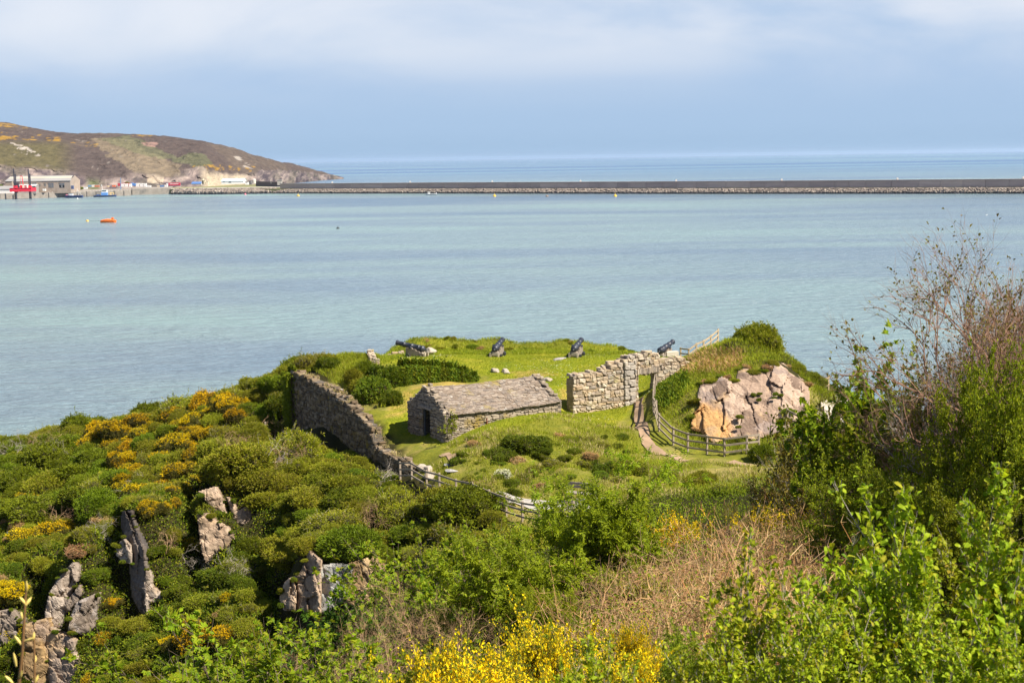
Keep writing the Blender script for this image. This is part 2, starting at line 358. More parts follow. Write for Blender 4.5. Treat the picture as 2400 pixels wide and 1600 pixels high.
# outcrops: outline in the photograph, then material key, label, cell size, seed
ROCKS = [
 ('rock_slab', [(468, 1152), (505, 1140), (522, 1170), (530, 1203), (505, 1198), (490, 1182)], 'slab', 'upper leaning tan slab under the dark scrub, left slope', 1.6, 11),
 ('rock_slab', [(466, 1208), (490, 1203), (502, 1222), (532, 1235), (547, 1262), (536, 1282), (505, 1292), (484, 1318), (474, 1285)], 'slab', 'lower broad tan slab among ivy, left slope', 1.8, 12),
 ('rock_slab', [(533, 1162), (548, 1174), (558, 1196), (590, 1176), (592, 1205), (594, 1236), (565, 1244), (550, 1225)], 'slab', 'small blocky tan rock right of the leaning slab', .7, 13),
 ('rock_fin', [(288, 1205), (308, 1200), (320, 1245), (334, 1290), (340, 1340), (340, 1445), (325, 1425), (308, 1392), (304, 1330), (298, 1270), (285, 1240)], 'dark', 'tall narrow dark rock fin on the left slope', 1.4, 14),
 ('rock_ledge', [(338, 1335), (352, 1342), (357, 1372), (382, 1392), (374, 1410), (350, 1412), (348, 1445), (340, 1445)], 'gslab', 'pale stepped ledge at the right foot of the dark rock fin', .5, 15),
 ('rock_ledge', [(272, 1282), (290, 1260), (306, 1278), (308, 1320), (290, 1318), (274, 1302)], 'gslab', 'small layered ledge at the left of the dark rock fin', .4, 16),
 ('rock_slab', [(170, 1318), (186, 1328), (180, 1362), (160, 1402), (118, 1388), (140, 1350)], 'gslab', 'topmost grey slab of the buttress at bottom left', 1.5, 17),
 ('rock_slab', [(116, 1396), (158, 1404), (182, 1370), (190, 1395), (152, 1442), (138, 1484), (130, 1524), (110, 1484), (110, 1430)], 'gslab', 'long grey slab in the middle of the buttress at bottom left', 1.5, 18),
 ('rock_slab', [(180, 1412), (226, 1390), (222, 1435), (228, 1474), (200, 1486), (162, 1478), (166, 1450)], 'gslab', 'broad grey slab with a white streak right of the buttress', 1.6, 19),
 ('rock_wall', [(110, 1488), (135, 1484), (170, 1498), (184, 1550), (168, 1612), (118, 1612), (114, 1540)], 'slab', 'brown undercut rock wall at the bottom left below the grey slabs', 1.0, 20),
 ('rock_wall', [(62, 1466), (112, 1452), (116, 1540), (124, 1604), (90, 1608), (58, 1584), (56, 1520)], 'och', 'ochre orange rock wall in the bottom left corner', 1.0, 21),
 ('rock_wall', [(-14, 1436), (22, 1428), (44, 1455), (38, 1494), (-14, 1520)], 'gslab', 'grey pink rock at the left edge of the picture', .9, 22),
 ('cliff_rock', [(656, 1400), (666, 1366), (684, 1350), (694, 1390), (690, 1428), (666, 1430)], 'slab', 'leftmost brown rock with a white spot in the small cliff', .6, 23),
 ('cliff_rock', [(686, 1355), (704, 1342), (724, 1294), (750, 1316), (748, 1360), (748, 1434), (715, 1432), (690, 1424)], 'slab', 'dark brown rock left of the grey pillar in the small cliff', .8, 24),
 ('cliff_rock', [(746, 1328), (790, 1322), (824, 1328), (818, 1365), (804, 1408), (782, 1428), (772, 1446), (740, 1436), (742, 1390)], 'gw', 'pale grey pillar of the small cliff below the scrub', .9, 25),
 ('cliff_rock', [(820, 1322), (870, 1306), (894, 1328), (900, 1372), (872, 1404), (840, 1420), (812, 1414), (816, 1375)], 'och', 'ochre brown rock right of the grey pillar in the small cliff', .8, 26)]
ROCKS = [(a, [(sum(p[0] for p in o) / len(o) + (x - sum(p[0] for p in o) / len(o)) * 1.14, sum(p[1] for p in o) / len(o) + (y - sum(p[1] for p in o) / len(o)) * 1.08) for x, y in o], c, d, e, f) for a, o, c, d, e, f in ROCKS]
RY = {13: 81.0, 11: 81.5, 12: 79.0, 14: 77.5, 15: 76.6, 16: 78.2, 17: 77.5, 18: 76.2, 19: 75.6, 20: 74.6, 21: 74.8, 22: 78, 23: 69.8, 24: 69.4, 25: 69.0, 26: 68.9}
YAW = {14: 1.5, 24: .9, 23: .7, 16: .5, 17: -.25, 19: -.35, 12: -.3, 11: -.2, 25: .35, 20: .5, 21: -.3}
LEAN = .30     # metres back per metre up
def rock_y(seed, ymax, y): return RY[seed] + (ymax - y) / F * RY[seed] * LEAN
for nm_, ol_, mk_, lb_, cl_, sd_ in ROCKS:
    xs_ = [p[0] for p in ol_]; ys_ = [p[1] for p in ol_]; ya, yb_ = min(ys_), max(ys_); xm = sum(xs_) / len(xs_); hw = (max(xs_) - min(xs_)) * .3
    for dx in (-hw, hw):
        cp((xm + dx, ya - 2, rock_y(sd_, yb_, ya) + .9), (xm + dx, (ya + yb_) / 2, rock_y(sd_, yb_, (ya + yb_) / 2) + .7))
    cp((xm, yb_ + 4, RY[sd_] - .2))
CP = np.array(CP)
def _rbf():
    D = np.linalg.norm(CP[:, None, :2] - CP[None, :, :2], axis=2)
    n = len(CP); A = np.zeros((n + 3, n + 3)); A[:n, :n] = -D; A[:n, :n] -= 0.10 * np.eye(n) * -1
    A[:n, n] = 1; A[:n, n + 1:] = CP[:, :2]; A[n, :n] = 1; A[n + 1:, :n] = CP[:, :2].T
    return np.linalg.solve(A, np.concatenate([CP[:, 2], [0, 0, 0]]))
WGT = _rbf()
def rbf(x, y):
    x = np.asarray(x, float); y = np.asarray(y, float); s = x.shape; x = x.ravel(); y = y.ravel(); out = np.empty(len(x)); n = len(CP)
    for i in range(0, len(x), 20000):
        D = np.hypot(x[i:i + 20000, None] - CP[None, :, 0], y[i:i + 20000, None] - CP[None, :, 1])
        out[i:i + 20000] = -D @ WGT[:n] + WGT[n] + WGT[n + 1] * x[i:i + 20000] + WGT[n + 2] * y[i:i + 20000]
    return out.reshape(s)
# smooth ground in the fort: mown lawn; rough elsewhere
LAWN = [(860, 850), (900, 820), (1580, 815), (1600, 850), (1480, 960), (1440, 1000), (1300, 975), (1180, 1000), (1060, 1050), (900, 1010), (930, 920), (1200, 900), (1100, 870)]
def segdist(x, y, pts):
    d = np.full(np.shape(x), 1e9)
    for (x0, y0), (x1, y1) in zip(pts[:-1], pts[1:]):
        dx, dy = x1 - x0, y1 - y0; t = np.clip(((x - x0) * dx + (y - y0) * dy) / (dx * dx + dy * dy), 0, 1)
        d = np.minimum(d, np.hypot(x - x0 - t * dx, y - y0 - t * dy))
    return d
BANK = [tuple(P(px, 806, Y)[:2]) for px, Y in ((975, 115.8), (1050, 117), (1200, 117.5), (1400, 117.5), (1520, 117), (1600, 115.5), (1660, 112))]
CRAG = [tuple(P(px, py, Y)[:2]) for px, py, Y in ((1290, 1065, 79.5), (1340, 1075, 79), (1385, 1065, 79.5), (1420, 1110, 77.5))]
GULLIES = []
for pts_, dep_, wd_ in (([(86, 1300, 83), (100, 1400, 79), (104, 1560, 75.3)], 2.6, 1.1), ([(470, 1120, 87), (455, 1200, 82.5), (462, 1320, 78.6)], 2.2, .9), ([(268, 1240, 84), (270, 1330, 79.6), (300, 1440, 77.2)], 2.2, .8), ([(642, 1300, 75), (640, 1400, 71.5), (655, 1470, 69)], 2.4, 1.0), ([(640, 960, 99), (655, 1000, 95.5), (640, 1030, 92)], 1.6, 1.2), ([(610, 1215, 79.6), (640, 1240, 77.8), (610, 1290, 76)], 1.6, .8), ([(905, 1210, 74.5), (925, 1270, 71.6), (905, 1330, 69.6)], 1.5, .8), ([(150, 1180, 92), (175, 1240, 88), (190, 1310, 83)], 1.5, .9)):
    GULLIES.append(([tuple(P(*p)[:2]) for p in pts_], dep_, wd_))
GX0, GX1, GY0, GY1, GS = -72.0, 56.0, -8.0, 140.0, 0.5
def hgt_raw(x, y):
    z = rbf(x, y)
    z = z + (1.05 + .5 * smooth(-3, 9, x)) * np.exp(-(segdist(x, y, BANK) / 1.15) ** 2) * (1 + 0.18 * vnoise(x * 0.7, y * 0.7, s=3))
    z = z - 1.3 * np.exp(-(segdist(x, y, CRAG) / 0.75) ** 2)
    for gl, dep, wd_ in GULLIES: z = z - dep * np.exp(-(segdist(x, y, gl) / wd_) ** 2)
    px, py = proj(np.stack([x, y, z], -1))
    lawn = inpoly(px, py, LAWN)
    rough = np.where(lawn & (y > 80), 0.05, 0.24)
    z = z + rough * fbm(x * 0.55, y * 0.55, o=4, s=5)
    return z
gx = np.arange(GX0, GX1 + 1e-6, GS); gy = np.arange(GY0, GY1 + 1e-6, GS)
XX, YY = np.meshgrid(gx, gy); ZZ = hgt_raw(XX, YY)
def H(x, y):
    """ground height by bilinear lookup (exactly the mesh that is rendered, to a cm)"""
    x = np.asarray(x, float); y = np.asarray(y, float)
    u = np.clip((x - GX0) / GS, 0, len(gx) - 1.001); v = np.clip((y - GY0) / GS, 0, len(gy) - 1.001)
    i = u.astype(int); j = v.astype(int); a = u - i; b = v - j
    return (ZZ[j, i] * (1 - a) + ZZ[j, i + 1] * a) * (1 - b) + (ZZ[j + 1, i] * (1 - a) + ZZ[j + 1, i + 1] * a) * b
def G(px, py, Y, lift=0.0):
    """a ground point: x, y from the photograph, z from the terrain"""
    q = P(px, py, Y); return np.array([q[0], q[1], float(H(q[0], q[1])) + lift])
def ground_at(px, py, y0=6.0, y1=138.0):
    """march the ray through (px, py) to the terrain"""
    ys = np.arange(y0, y1, 0.15); q = P(np.full(len(ys), px), np.full(len(ys), py), ys)
    hit = np.nonzero(q[:, 2] <= H(q[:, 0], q[:, 1]))[0]
    return q[hit[0]] if len(hit) else None
# ground colours: what grows or lies there; scrub floor darkened as shade between bushes
def ground_tint(x, y, z):
    px, py = proj(np.stack([x, y, z], -1))
    n1 = fbm(x * 0.35, y * 0.35, o=4, s=11); n2 = fbm(x * 1.3, y * 1.3, o=3, s=12)
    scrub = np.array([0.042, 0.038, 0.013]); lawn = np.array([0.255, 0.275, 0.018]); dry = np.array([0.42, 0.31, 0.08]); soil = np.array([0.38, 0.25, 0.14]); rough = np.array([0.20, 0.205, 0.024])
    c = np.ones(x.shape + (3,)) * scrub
    def put(m, k): c[...] = c * (1 - m[..., None]) + k * m[..., None]
    fort = (inpoly(px, py, [(800, 830), (930, 795), (1640, 795), (1900, 900), (1960, 1000), (1900, 1110), (1560, 1160), (1400, 1200), (1240, 1240), (980, 1110), (900, 1000), (760, 930)]) & (y > 68) & (y < 121)).astype(float)
    put(fort, rough)
    put(fort * smooth(0.05, 0.7, n1 + 0.35 * n2), np.array([0.30, 0.255, 0.075]))
    lw = (inpoly(px, py, LAWN) & (y > 80) & (y < 121)).astype(float)
    put(lw, lawn); put(lw * smooth(0.0, 0.9, n1), np.array([0.33, 0.31, 0.030])); put(lw * smooth(0.35, 1.0, n2 - n1) * .6, np.array([0.17, 0.225, 0.016]))
    for poly in ([(945, 915), (1010, 895), (1110, 890), (1090, 912), (985, 925), (940, 985), (900, 990), (910, 970)], [(1310, 905), (1340, 890), (1335, 940), (1300, 950)], [(1200, 872), (1290, 860), (1300, 880), (1210, 885)]):
        m = inpoly(px, py, poly).astype(float) * fort; put(m * smooth(-0.9, 0.1, n1 + n2), dry)
    for poly in ([(1105, 1120), (1130, 1115), (1160, 1160), (1210, 1170), (1210, 1180), (1140, 1170)],):
        put(inpoly(px, py, poly).astype(float) * fort * smooth(-.8, 0, n2), soil)
    bank = np.exp(-(segdist(x, y, BANK) / 1.3) ** 2); put(bank * .8 * smooth(-.5, .5, n2), np.array([0.25, 0.25, 0.025]))
    return c
def ground_mat():
    t = NT('ground_cover'); tint = t.tint(); v = t.coord('Object')
    a = t.noise(v, 1.6, 6, 0.65); b = t.noise(v, 9.0, 5, 0.7)
    c = t.mix(t.rng(a, 0.3, 0.7), t.mix(1.0, tint, (0.72, 0.78, 0.8), 'MULTIPLY'), t.mix(1.0, tint, (1.22, 1.1, 1.1), 'MULTIPLY'))
    c = t.mix(t.rng(b, 0.35, 0.65), t.mix(1.0, c, (0.62, 0.66, 0.6), 'MULTIPLY'), c)
    t.bsdf(c, 0.95, 0.1, t.bump(b, 0.8, 0.06)); return t.m
M_ground = ground_mat()
V = np.stack([XX, YY, ZZ], -1).reshape(-1, 3); nx, ny = len(gx), len(gy)
ii = (np.arange(ny - 1)[:, None] * nx + np.arange(nx - 1)[None, :]).ravel()
Fq = np.stack([ii, ii + 1, ii + nx + 1, ii + nx], 1)
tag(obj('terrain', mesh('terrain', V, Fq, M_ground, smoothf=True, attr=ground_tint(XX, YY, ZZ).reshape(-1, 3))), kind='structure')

# footpaths: strips that follow the ground
def strip(name, pts, w, mat, lift=0.05, wn=0.22, s=0):
    pts = np.array(pts, float); seg = np.r_[0, np.cumsum(np.hypot(*np.diff(pts[:, :2], axis=0).T))]
    u = np.arange(0, seg[-1], 0.25); x = np.interp(u, seg, pts[:, 0]); y = np.interp(u, seg, pts[:, 1])
    k = np.ones(9) / 9; xp = np.convolve(np.pad(x, 4, 'edge'), k, 'valid'); yp = np.convolve(np.pad(y, 4, 'edge'), k, 'valid')
    dx, dy = np.gradient(xp), np.gradient(yp); l = np.hypot(dx, dy); nx_, ny_ = -dy / l, dx / l
    cols = []; kk = 7
    for j in range(kk):
        o = (j / (kk - 1) - 0.5) * (w + wn * vnoise(u * 0.9, u * 0 + j * 0.6, s=s))
        X = xp + nx_ * o; Y = yp + ny_ * o; cols.append(np.stack([X, Y, H(X, Y) + lift], -1))
    V = np.stack(cols, 1).reshape(-1, 3); i = (np.arange(len(u) - 1)[:, None] * kk + np.arange(kk - 1)[None]).ravel()
    return tag(obj(name, mesh(name, V, np.stack([i, i + 1, i + kk + 1, i + kk], 1), mat, smoothf=True)), kind='structure')
M_path = flat('trodden_earth', (0.33, 0.225, 0.145), 0.95, 0.3, 1.5, 0.1, bump=0.4)
M_gravel = flat('gravel_path', (0.36, 0.33, 0.30), 0.95, 0.3, 4.0, 0.1, bump=0.6)
pth = [G(*a) for a in ((1492, 945, 97.5), (1496, 970, 94.5), (1500, 1000, 91), (1506, 1030, 87), (1520, 1048, 85), (1545, 1062, 83.3), (1580, 1070, 82), (1615, 1078, 81))]
strip('path', pth, 0.62, M_path, s=1)
pth = [G(*a) for a in ((1040, 1062, 82.5), (1060, 1085, 80.3), (1078, 1103, 78.8))]
strip('path', pth, 0.55, M_path, s=4)
pth = [G(*a) for a in ((1140, 1168, 74.8), (1190, 1175, 74.0), (1260, 1186, 73.0), (1340, 1195, 72.2), (1440, 1200, 72))]
strip('path', pth, 1.5, M_gravel, s=2)
pth = [G(*a) for a in ((1700, 1078, 81), (1760, 1088, 79.8), (1850, 1098, 79), (1960, 1105, 78))]
strip('path', pth, 0.9, M_path, s=3)

# ------------------------------------------------------------------ far headland
def far_hill():
    pxs = np.arange(-500, 808, 3.0)
    yc = np.interp(pxs, [-500, -250, 0, 50, 110, 180, 260, 340, 400, 470, 520, 560, 620, 660, 700, 730, 760, 790, 806], [292, 289, 286, 293, 304, 313, 314, 317, 322, 328.5, 340, 352, 371, 379, 387, 394, 404, 412, 417])
    yb = np.interp(pxs, [-500, 0, 300, 480, 600, 690, 760, 806], [1500, 1565, 1660, 1740, 1930, 2250, 2550, 2690])
    wid = np.interp(pxs, [-500, 0, 300, 480, 600, 690, 760, 806], [420, 380, 330, 260, 200, 130, 70, 30])
    T = np.r_[np.linspace(0, 1, 70), np.linspace(1.04, 2.0, 14)]
    V = np.zeros((len(pxs), len(T), 3)); C = np.zeros((len(pxs), len(T), 3))
    crest = P(pxs, yc, yb + wid)
    cl = np.interp(pxs, [-500, 0, 150, 230, 330, 400, 470, 560, 620, 720, 806], [.4, .36, .34, .26, .30, .24, .42, .30, .55, .7, .9])
    for j, t in enumerate(T):
        if t <= 1:
            f = np.where(t < 0.14, cl * (t / 0.14) ** 0.8, cl + (1 - cl) * (1 - (1 - (t - 0.14) / 0.86) ** 1.7))
        else: f = np.full(len(pxs), (1 - ((t - 1)) ** 1.6))
        Y = yb + wid * t; X = P(pxs, 400 + 0 * pxs, Y)[:, 0]
        V[:, j, 0] = X; V[:, j, 1] = Y; V[:, j, 2] = np.maximum(crest[:, 2], 1.5) * f - (0.5 if t < 0.01 else 0)
    x, y, z = V[..., 0], V[..., 1], V[..., 2]; tt = np.broadcast_to(T, x.shape)
    rock = smooth(0.18, 0.10, tt + 0.05 * fbm(x * .02, y * .02, z * .02, s=31))
    d = fbm(x * 0.035, y * 0.02, z * 0.05, o=5, s=21, g=0.6); rid = 1 - 2 * np.abs(vnoise(x * 0.045, y * 0.03, z * 0.06, s=23))
    edge = np.minimum(1, tt * 8) * np.clip(z / 12, 0.15, 1)
    V[..., 1] += edge * (rock * (rid * 15 + d * 12) + (1 - rock) * d * 8); V[..., 2] += edge * np.clip(2 - tt, 0, 1) * (rock * d * 4 + (1 - rock) * fbm(x * .03, y * .02, o=5, s=25, g=.6) * 1.6)
    n1 = fbm(x * .011, y * .007, z * .02, o=5, s=41); n2 = fbm(x * .05, y * .03, z * .08, o=4, s=42)
    px, py = proj(V)
    heather = np.array([.088, .068, .062]); olive = np.array([.105, .092, .045]); tan = np.array([.20, .16, .11]); grn = np.array([.125, .132, .07]); gorse = np.array([.34, .20, .025]); rk = np.array([.27, .215, .205]); rk2 = np.array([.12, .095, .11]); wht = np.array([.36, .32, .28]); buff = np.array([.42, .35, .26])
    C[...] = heather
    def put(m, k): C[...] = C * (1 - m[..., None]) + k * m[..., None]
    put(smooth(190, 120, px) * smooth(322, 345, py) * .9, olive)
    put(smooth(-.1, .5, n1) * .6, np.array([.12, .095, .075]))
    put(inpoly(px + 14 * n2, py + 5 * n1, [(210, 325), (300, 325), (420, 385), (440, 425), (330, 405), (245, 355)]).astype(float) * .8, tan)
    put(inpoly(px + 10 * n2, py + 4 * n1, [(225, 326), (300, 318), (345, 332), (380, 350), (420, 372), (370, 368), (290, 345)]).astype(float) * .6, grn)
    put(inpoly(px + 10 * n2, py + 4 * n1, [(400, 375), (440, 355), (480, 360), (500, 385), (470, 392)]).astype(float) * .7, grn * .9)
    put(inpoly(px + 8 * n2, py + 3 * n1, [(330, 333), (370, 332), (365, 343), (345, 342)]).astype(float) * .8, np.array([.30, .19, .16]))
    gm = .75 * smooth(.1, .35, fbm(x * .14, y * .08, z * .2, o=3, s=46)) * (inpoly(px, py, [(-100, 282), (60, 292), (95, 301), (0, 300)]) | inpoly(px + 8 * n1, py, [(-50, 308), (140, 318), (145, 332), (40, 327), (-50, 330)]) | inpoly(px, py, [(165, 330), (230, 335), (230, 345), (165, 340)]) | inpoly(px, py, [(310, 312), (360, 316), (350, 322), (310, 319)]) | inpoly(px, py, [(450, 385), (600, 390), (590, 402), (450, 398)]))
    put(gm.astype(float), gorse)
    put(smooth(.25, .4, fbm(x * .12, y * .1, z * .2, o=3, s=44)) * inpoly(px, py, [(25, 335), (60, 340), (95, 365), (80, 368), (50, 358)]), wht)
    put(smooth(.1, .35, fbm(x * .10, y * .05, z * .18, o=3, s=45)) * inpoly(px, py, [(525, 368), (560, 366), (600, 400), (560, 395)]), wht * .8)
    n3 = fbm(x * .16, y * .1, z * .25, o=2, s=43); put(smooth(.95, 1.05, n3) * .8, wht * .6)
    n4 = fbm(x * .10, y * .05, z * .14, o=5, s=47, g=.65); put(rock, rk * .72); put(rock * smooth(-.15, .35, n4), rk2 * .7); put(rock * smooth(.2, .6, -n4) * .8, np.array([.34, .275, .245])); put(rock * smooth(.1, .5, n2) * .45, np.array([.11, .105, .07]))
    put(rock * inpoly(px + 6 * n2, py, [(340, 400), (390, 402), (380, 430), (350, 428)]) * .8, buff); put(rock * smooth(455, 490, px) * smooth(585, 560, px), buff)
    put(rock * smooth(195, 215, px) * smooth(240, 225, px) * .8, np.array([.085, .105, .04]))
    a, b = V.shape[:2]; i = (np.arange(a - 1)[:, None] * b + np.arange(b - 1)[None]).ravel()
    t = NT('far_moorland'); tint = t.tint(); nn = t.noise(t.pos((.12, .06, .25)), 1.0, 6, 0.7)
    c = t.mix(t.rng(nn, .3, .7), t.mix(1.0, tint, (.6, .6, .64), 'MULTIPLY'), t.mix(1.0, tint, (1.3, 1.26, 1.22), 'MULTIPLY'))
    t.bsdf(c, 0.95, 0.05, t.bump(nn, 0.8, 4.0))
    tag(obj('hill', mesh('hill', V.reshape(-1, 3), np.stack([i, i + b, i + b + 1, i + 1], 1), t.m, smoothf=False, attr=C.reshape(-1, 3))), kind='structure')
far_hill()

# ------------------------------------------------------------------ quay, road and low shore under the far headland
M_quay = stonemat('quay_masonry', [(.30, .26, .23), (.36, .32, .28), (.27, .24, .22)], (.16, .15, .14), 0.08)
M_tarmac = flat('harbour_tarmac', (.20, .19, .19), 0.9, 0.15, 0.02)
M_conc = flat('breakwater_concrete', (.205, .165, .165), 0.95, 0.28, 0.035, 0.1)
M_rub = stonemat('rubble_stone', [(.36, .30, .255), (.26, .215, .19), (.45, .385, .33), (.18, .15, .145)], None, 0.2)
M_wet = stonemat('wet_stone', [(.07, .065, .075), (.11, .10, .11), (.055, .055, .065)], None, 0.2)
M_turf = flat('shore_turf', (.21, .20, .09), 0.95, 0.25, 0.02)
rgq = np.random.default_rng(5)
def solid_strip(front, back, z0, z1, name, mat, parent=None):
    f = np.array(front, float); b = np.array(back, float); n = len(f); V = []
    for zz in (z0, z1):
        V += [(p[0], p[1], zz) for p in f] + [(p[0], p[1], zz) for p in b]
    Fq = []
    for i in range(n - 1):
        Fq += [[i, i + 1, 2 * n + i + 1, 2 * n + i], [n + i + 1, n + i, 3 * n + i, 3 * n + i + 1], [2 * n + i, 2 * n + i + 1, 3 * n + i + 1, 3 * n + i]]
    Fq += [[0, 2 * n, 3 * n, n], [n - 1, 2 * n - 1, 4 * n - 1, 3 * n - 1]]
    return obj(name, mesh(name, V, np.array(Fq), mat), parent)
def W(px, Y): return P(px, 430, Y)[:2]
q = empty('quay', (*W(150, 1500), 0), 'grey masonry harbour quay below the red platform and the moored boats', 'quay')
def under(o, p):
    o.parent = p; o.matrix_parent_inverse = Matrix.Translation(-p.location); return o
qf = [W(-320, 1440), W(0, 1470), W(305, 1545)]; qb = [W(-330, 1640), W(0, 1690), W(312, 1660)]
under(solid_strip(qf, qb, -3, 5.6, 'quay_wall', M_quay), q)
under(solid_strip([W(309, 1575), W(400, 1592)], [W(309, 1700), W(405, 1740)], -3, 6.4, 'quay_wall', M_quay), q)
M_fender = flat('fender_timber', (.17, .15, .14), .9, .2, .3); M_boll = flat('bollard_paint', (.55, .53, .5), .8, .1)
for i in range(26):
    u = 0.36 + i * 0.0245; a = np.array(W(0, 1470)); b = np.array(W(305, 1545)); p = a + (b - a) * u
    mb = MB(); mb.tube([(p[0], p[1] + .5, 5.6), (p[0], p[1] + .5, 6.2), (p[0], p[1] + .5, 6.5)], [.35, .22, .4], 8); under(mb.build('bollard', M_boll), q)
    if i % 3 == 0:
        mb = MB(); mb.box((p[0], p[1] - .35, 2.2), (0.7, 0.7, 7.0)); under(mb.build('fender', M_fender), q)
solid_strip([W(396, 1592), W(450, 1560), W(520, 1545), W(600, 1545), W(700, 1530)], [W(400, 1760), W(480, 1790), W(560, 1850), W(640, 1900), W(730, 1700)], -3, 5.2, 'shore_ground', M_turf)['kind'] = 'structure'
def road(pts, w, z, name, mat):
    a = np.array([W(*p) for p in pts]); b = a + np.array([0, w]); o = solid_strip(a, b, z - .3, z, name, mat); o['kind'] = 'structure'
road([(330, 1600), (450, 1610), (600, 1610), (665, 1600)], 26, 5.6, 'road', flat('pale_road', (.46, .43, .40), .9, .1, .05))
# shore boulders (too many to count): one stuff object
def boulders(name, line, n, z0, z1, run, s0, s1, mat, label=None, parent=None):
    line = np.array(line, float); seg = np.r_[0, np.cumsum(np.hypot(*np.diff(line, axis=0).T))]; mb = MB()
    u = rgq.uniform(0, seg[-1], n); t = rgq.uniform(0, 1, n); x = np.interp(u, seg, line[:, 0]); y = np.interp(u, seg, line[:, 1]); s = rgq.uniform(s0, s1, n)
    dx = (line[-1] - line[0]); dx /= np.linalg.norm(dx); nn = np.array([-dx[1], dx[0]])
    for i in range(n):
        A = np.linalg.qr(rgq.normal(size=(3, 3)))[0]
        mb.box((x[i] + nn[0] * run * t[i], y[i] + nn[1] * run * t[i], z0 + (z1 - z0) * t[i]), (s[i] * 1.4, s[i], s[i] * .8), M=A, jit=s[i] * .12, rng=rgq)
    return tag(mb.build(name, mat, parent), kind='stuff')
shore = [W(402, 1575), W(450, 1556), W(520, 1541), W(600, 1541), W(640, 1540)]
boulders('shore_boulders', shore, 1500, 2.0, 5.0, 7, 1.0, 2.6, M_rub); boulders('wet_boulders', shore, 800, -.3, 2.3, 4, 1.0, 2.4, M_wet)

# breakwater
def breakwater():
    pxs = [640, 1000, 1700, 2400, 2800]; Ys = [1537, 1434, 1256, 1133, 1075]
    ln = [np.array(W(a, b)) for a, b in zip(pxs, Ys)]
    root = empty('breakwater', (*ln[2], 0), 'long grey brown concrete breakwater wall on a rubble bank across the bay', 'breakwater')
    def off(o): return [p + np.array([0.25, 1]) / math.hypot(.25, 1) * o for p in ln]
    fr = off(9); fr[0] = fr[0] + (fr[1] - fr[0]) * 0.03
    # wall made of cast bays of slightly different height and face line
    mb = MB(); seg = np.r_[0, np.cumsum([np.linalg.norm(b - a) for a, b in zip(fr[:-1], fr[1:])])]; u = 0.0
    ztop = lambda s: np.interp(s, seg, [10.6, 10.9, 11.2, 11.7, 11.9])
    rg = np.random.default_rng(8); caps = MB()
    while u < seg[-1] - 1:
        l = rg.choice([14, 18, 22, 12]); v = min(u + l, seg[-1])
        a = np.array([np.interp(u + .12, seg, [p[k] for p in fr]) for k in (0, 1)]); b = np.array([np.interp(v - .12, seg, [p[k] for p in fr]) for k in (0, 1)])
        j = rg.uniform(0, .5); z = ztop(u); 
        mb.beam((a[0], a[1] + j + 2, (4.6 + z - .9) / 2), (b[0], b[1] + j + 2, (4.6 + z - .9) / 2), 4.0, z - .9 - 4.6)
        caps.beam((a[0], a[1] + 1.6, z - .45), (b[0], b[1] + 1.6, z - .45), 4.8, .9)
        u = v
    t = NT('cast_concrete_bays'); nn = t.noise(t.pos((.05, .05, .35)), 1.0, 5, .6)
    c = t.ramp(t.island(), [(0, (.47, .37, .34)), (.5, (.54, .43, .385)), (.85, (.58, .46, .41)), (1, (.63, .51, .45))])
    c = t.mix(t.rng(nn, .35, .65), t.mix(1.0, c, (.8, .78, .8), 'MULTIPLY'), c); t.bsdf(c, .95, .1)
    under(mb.build('wall', t.m), root); under(caps.build('coping', flat('coping_concrete', (.40, .32, .29), .95, .2, .05)), root)
    M_mk = flat('pale_marker', (.6, .57, .54), .8, .05)
    for k in range(9):
        s = 70 + k * 100; x, y = [np.interp(s, seg, [p[i] for p in fr]) for i in (0, 1)]; mk = MB(); mk.box((x, y + 1, ztop(s) + .5), (1.6, 1.2, 1.2)); mk.box((x, y + 1, ztop(s) + 1.4), (1.0, .8, .7)); under(mk.build('marker', M_mk), root)
    # bank
    n = len(ln); V = []; prof = [(-1.5, -2.5, 0), (1.2, .8, 0), (6.5, 4.6, 1), (10.5, 5.1, 1), (16, 5.0, 1), (26, -3, 0)]
    for p in ln:
        for o, z, _ in prof: V.append((p[0] + .25 * o, p[1] + o, z))
    k = len(prof); Fq = []
    for i in range(n - 1):
        for j in range(k - 1): Fq.append([i * k + j, (i + 1) * k + j, (i + 1) * k + j + 1, i * k + j + 1])
    under(obj('bank', mesh('bank', V, np.array(Fq), flat('bank_rubble', (.30, .26, .23), .95, .3, .15))), root)
    tf = [p + np.array([.25, 1]) * 7.2 for p in ln]; tb = [p + np.array([.25, 1]) * 9.6 for p in ln]
    under(solid_strip(tf, tb, 4.3, 5.25, 'turf_strip', flat('dry_turf', (.36, .31, .17), .95, .2, .05)), root)
    for mat, N_, z0, z1, run, a, b, nm in ((M_rub, 6500, 1.5, 4.4, 5.2, .5, 1.25, 'rubble'), (M_wet, 4200, -.3, 1.6, 1.6, .7, 1.5, 'wet_rubble')):
        under(boulders(nm, ln, N_, z0, z1, run, a, b, mat), root)
breakwater()
